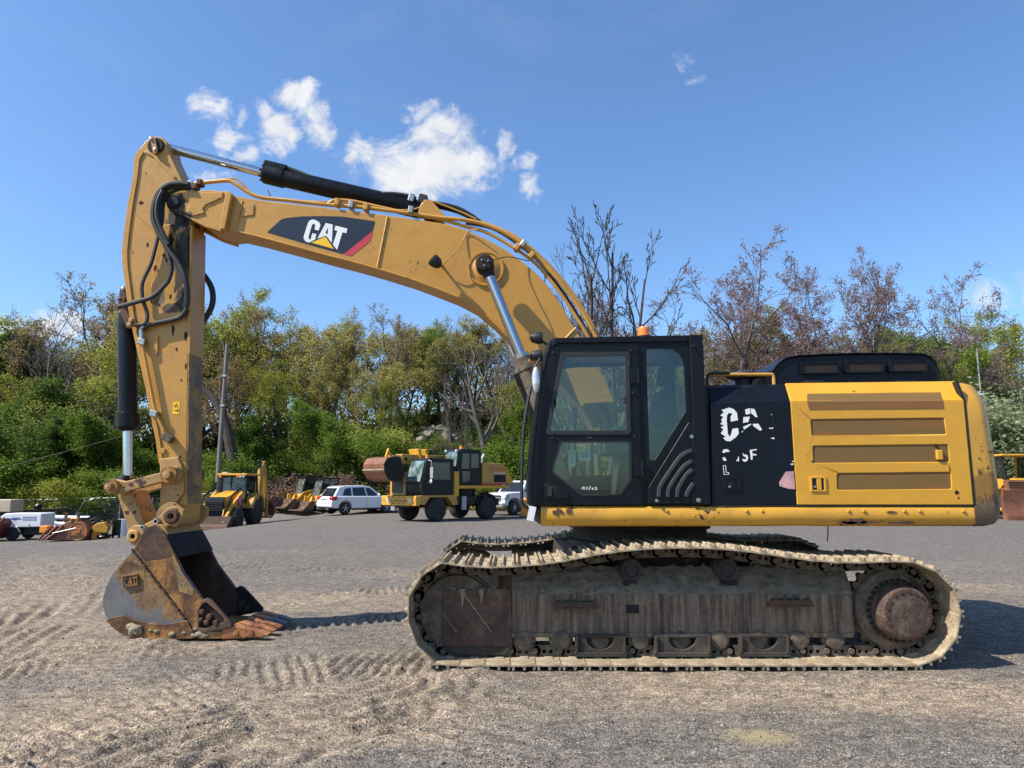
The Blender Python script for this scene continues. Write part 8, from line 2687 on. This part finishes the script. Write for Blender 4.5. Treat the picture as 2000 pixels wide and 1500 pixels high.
# pale boulders on the bank
rb = random.Random(9)
ORD = ['first', 'second', 'third', 'fourth', 'fifth', 'sixth', 'seventh', 'eighth', 'ninth', 'tenth', 'eleventh', 'twelfth']
for i in range(12):
    px, py = 822 + 5.2 * i + rb.uniform(-3, 3), 862 - 22 * math.sin(math.pi * i / 11) + rb.uniform(-5, 5)
    d = 49.0
    while d < 95 and tz(P(px, py, d).x, d) < P(px, py, d).z - 0.1:
        d += 0.2
    q = P(px, py, d)
    o = mk('boulder', MB().blob((0, 0, 0), rb.uniform(0.38, 0.62), 2, 0.35, (1.25, 1, 0.8), i), M['concrete'], None, ang=30, label=ORD[i] + ' pale boulder from the left in the heap above the telescopic boom', cat='rock', group='pale boulders heaped on the bank')
    o.location = q


# undergrowth on the bank and the far wood: uncountable masses
def mass(name, n, x0, x1, y0, y1, hmax, size, mat, label, seed, nsc=0.35, base=0.0, cat='undergrowth', low=0.0, flat=0.3):
    rng = np.random.default_rng(seed)
    x = x0 + (x1 - x0) * rng.random(n)
    y = y0 + (y1 - y0) * rng.random(n)
    m = fbm(x * nsc, y * nsc, 4, seed) + 0.5
    keep = m > low
    x, y, m = x[keep], y[keep], m[keep]
    h = hmax * np.clip((m - 0.2) * 1.5, 0.05, 1.0)
    ar = x / y
    h = np.where((ar > -0.14) & (ar < -0.07) & (y < 63), h * 0.25, h)      # open scree below the boulders
    t = rng.random(len(x)) ** 0.6
    z = terrain(x, y) + base + h * t
    me = leaf_mesh(name, np.stack([x, y, z], 1), size, mat, rng, flat)
    finish(bpy.data.objects.new(name, me), label=label, cat=cat, kind='stuff')


mass('undergrowth', 90000, -46, 46, 48.5, 62, 2.6, 0.15, 'leaf_green', 'tangled green undergrowth covering the bank behind the yard', 61)
mass('undergrowth', 70000, -46, 46, 48.0, 62, 2.0, 0.11, 'leaf_spring', 'yellow-green weeds and vines on the bank behind the yard', 62, 0.5, low=0.5)
mass('bramble_thicket', 60000, -21, -3, 47.6, 52.5, 3.0, 0.10, 'bramble', 'dry pinkish brambles and dead stalks on the bank behind the loaders', 63, 0.45, low=0.46, flat=-0.3)
mass('dry_grass', 24000, -40, 40, 46.8, 49.0, 0.6, 0.14, 'leaf_tan', 'dry tan grass along the edge of the gravel', 64, 0.6, low=0.42, cat='grass', flat=-0.5)
mass('distant_woodland', 80000, -85, 85, 68, 84, 10.0, 0.20, 'leaf_tan', 'far tan wood closing the view behind the nearer trees', 65, 0.12, cat='woodland')
mass('distant_woodland', 80000, -85, 85, 66, 82, 11.0, 0.20, 'leaf_olive', 'far olive wood closing the view behind the nearer trees', 67, 0.15, cat='woodland')
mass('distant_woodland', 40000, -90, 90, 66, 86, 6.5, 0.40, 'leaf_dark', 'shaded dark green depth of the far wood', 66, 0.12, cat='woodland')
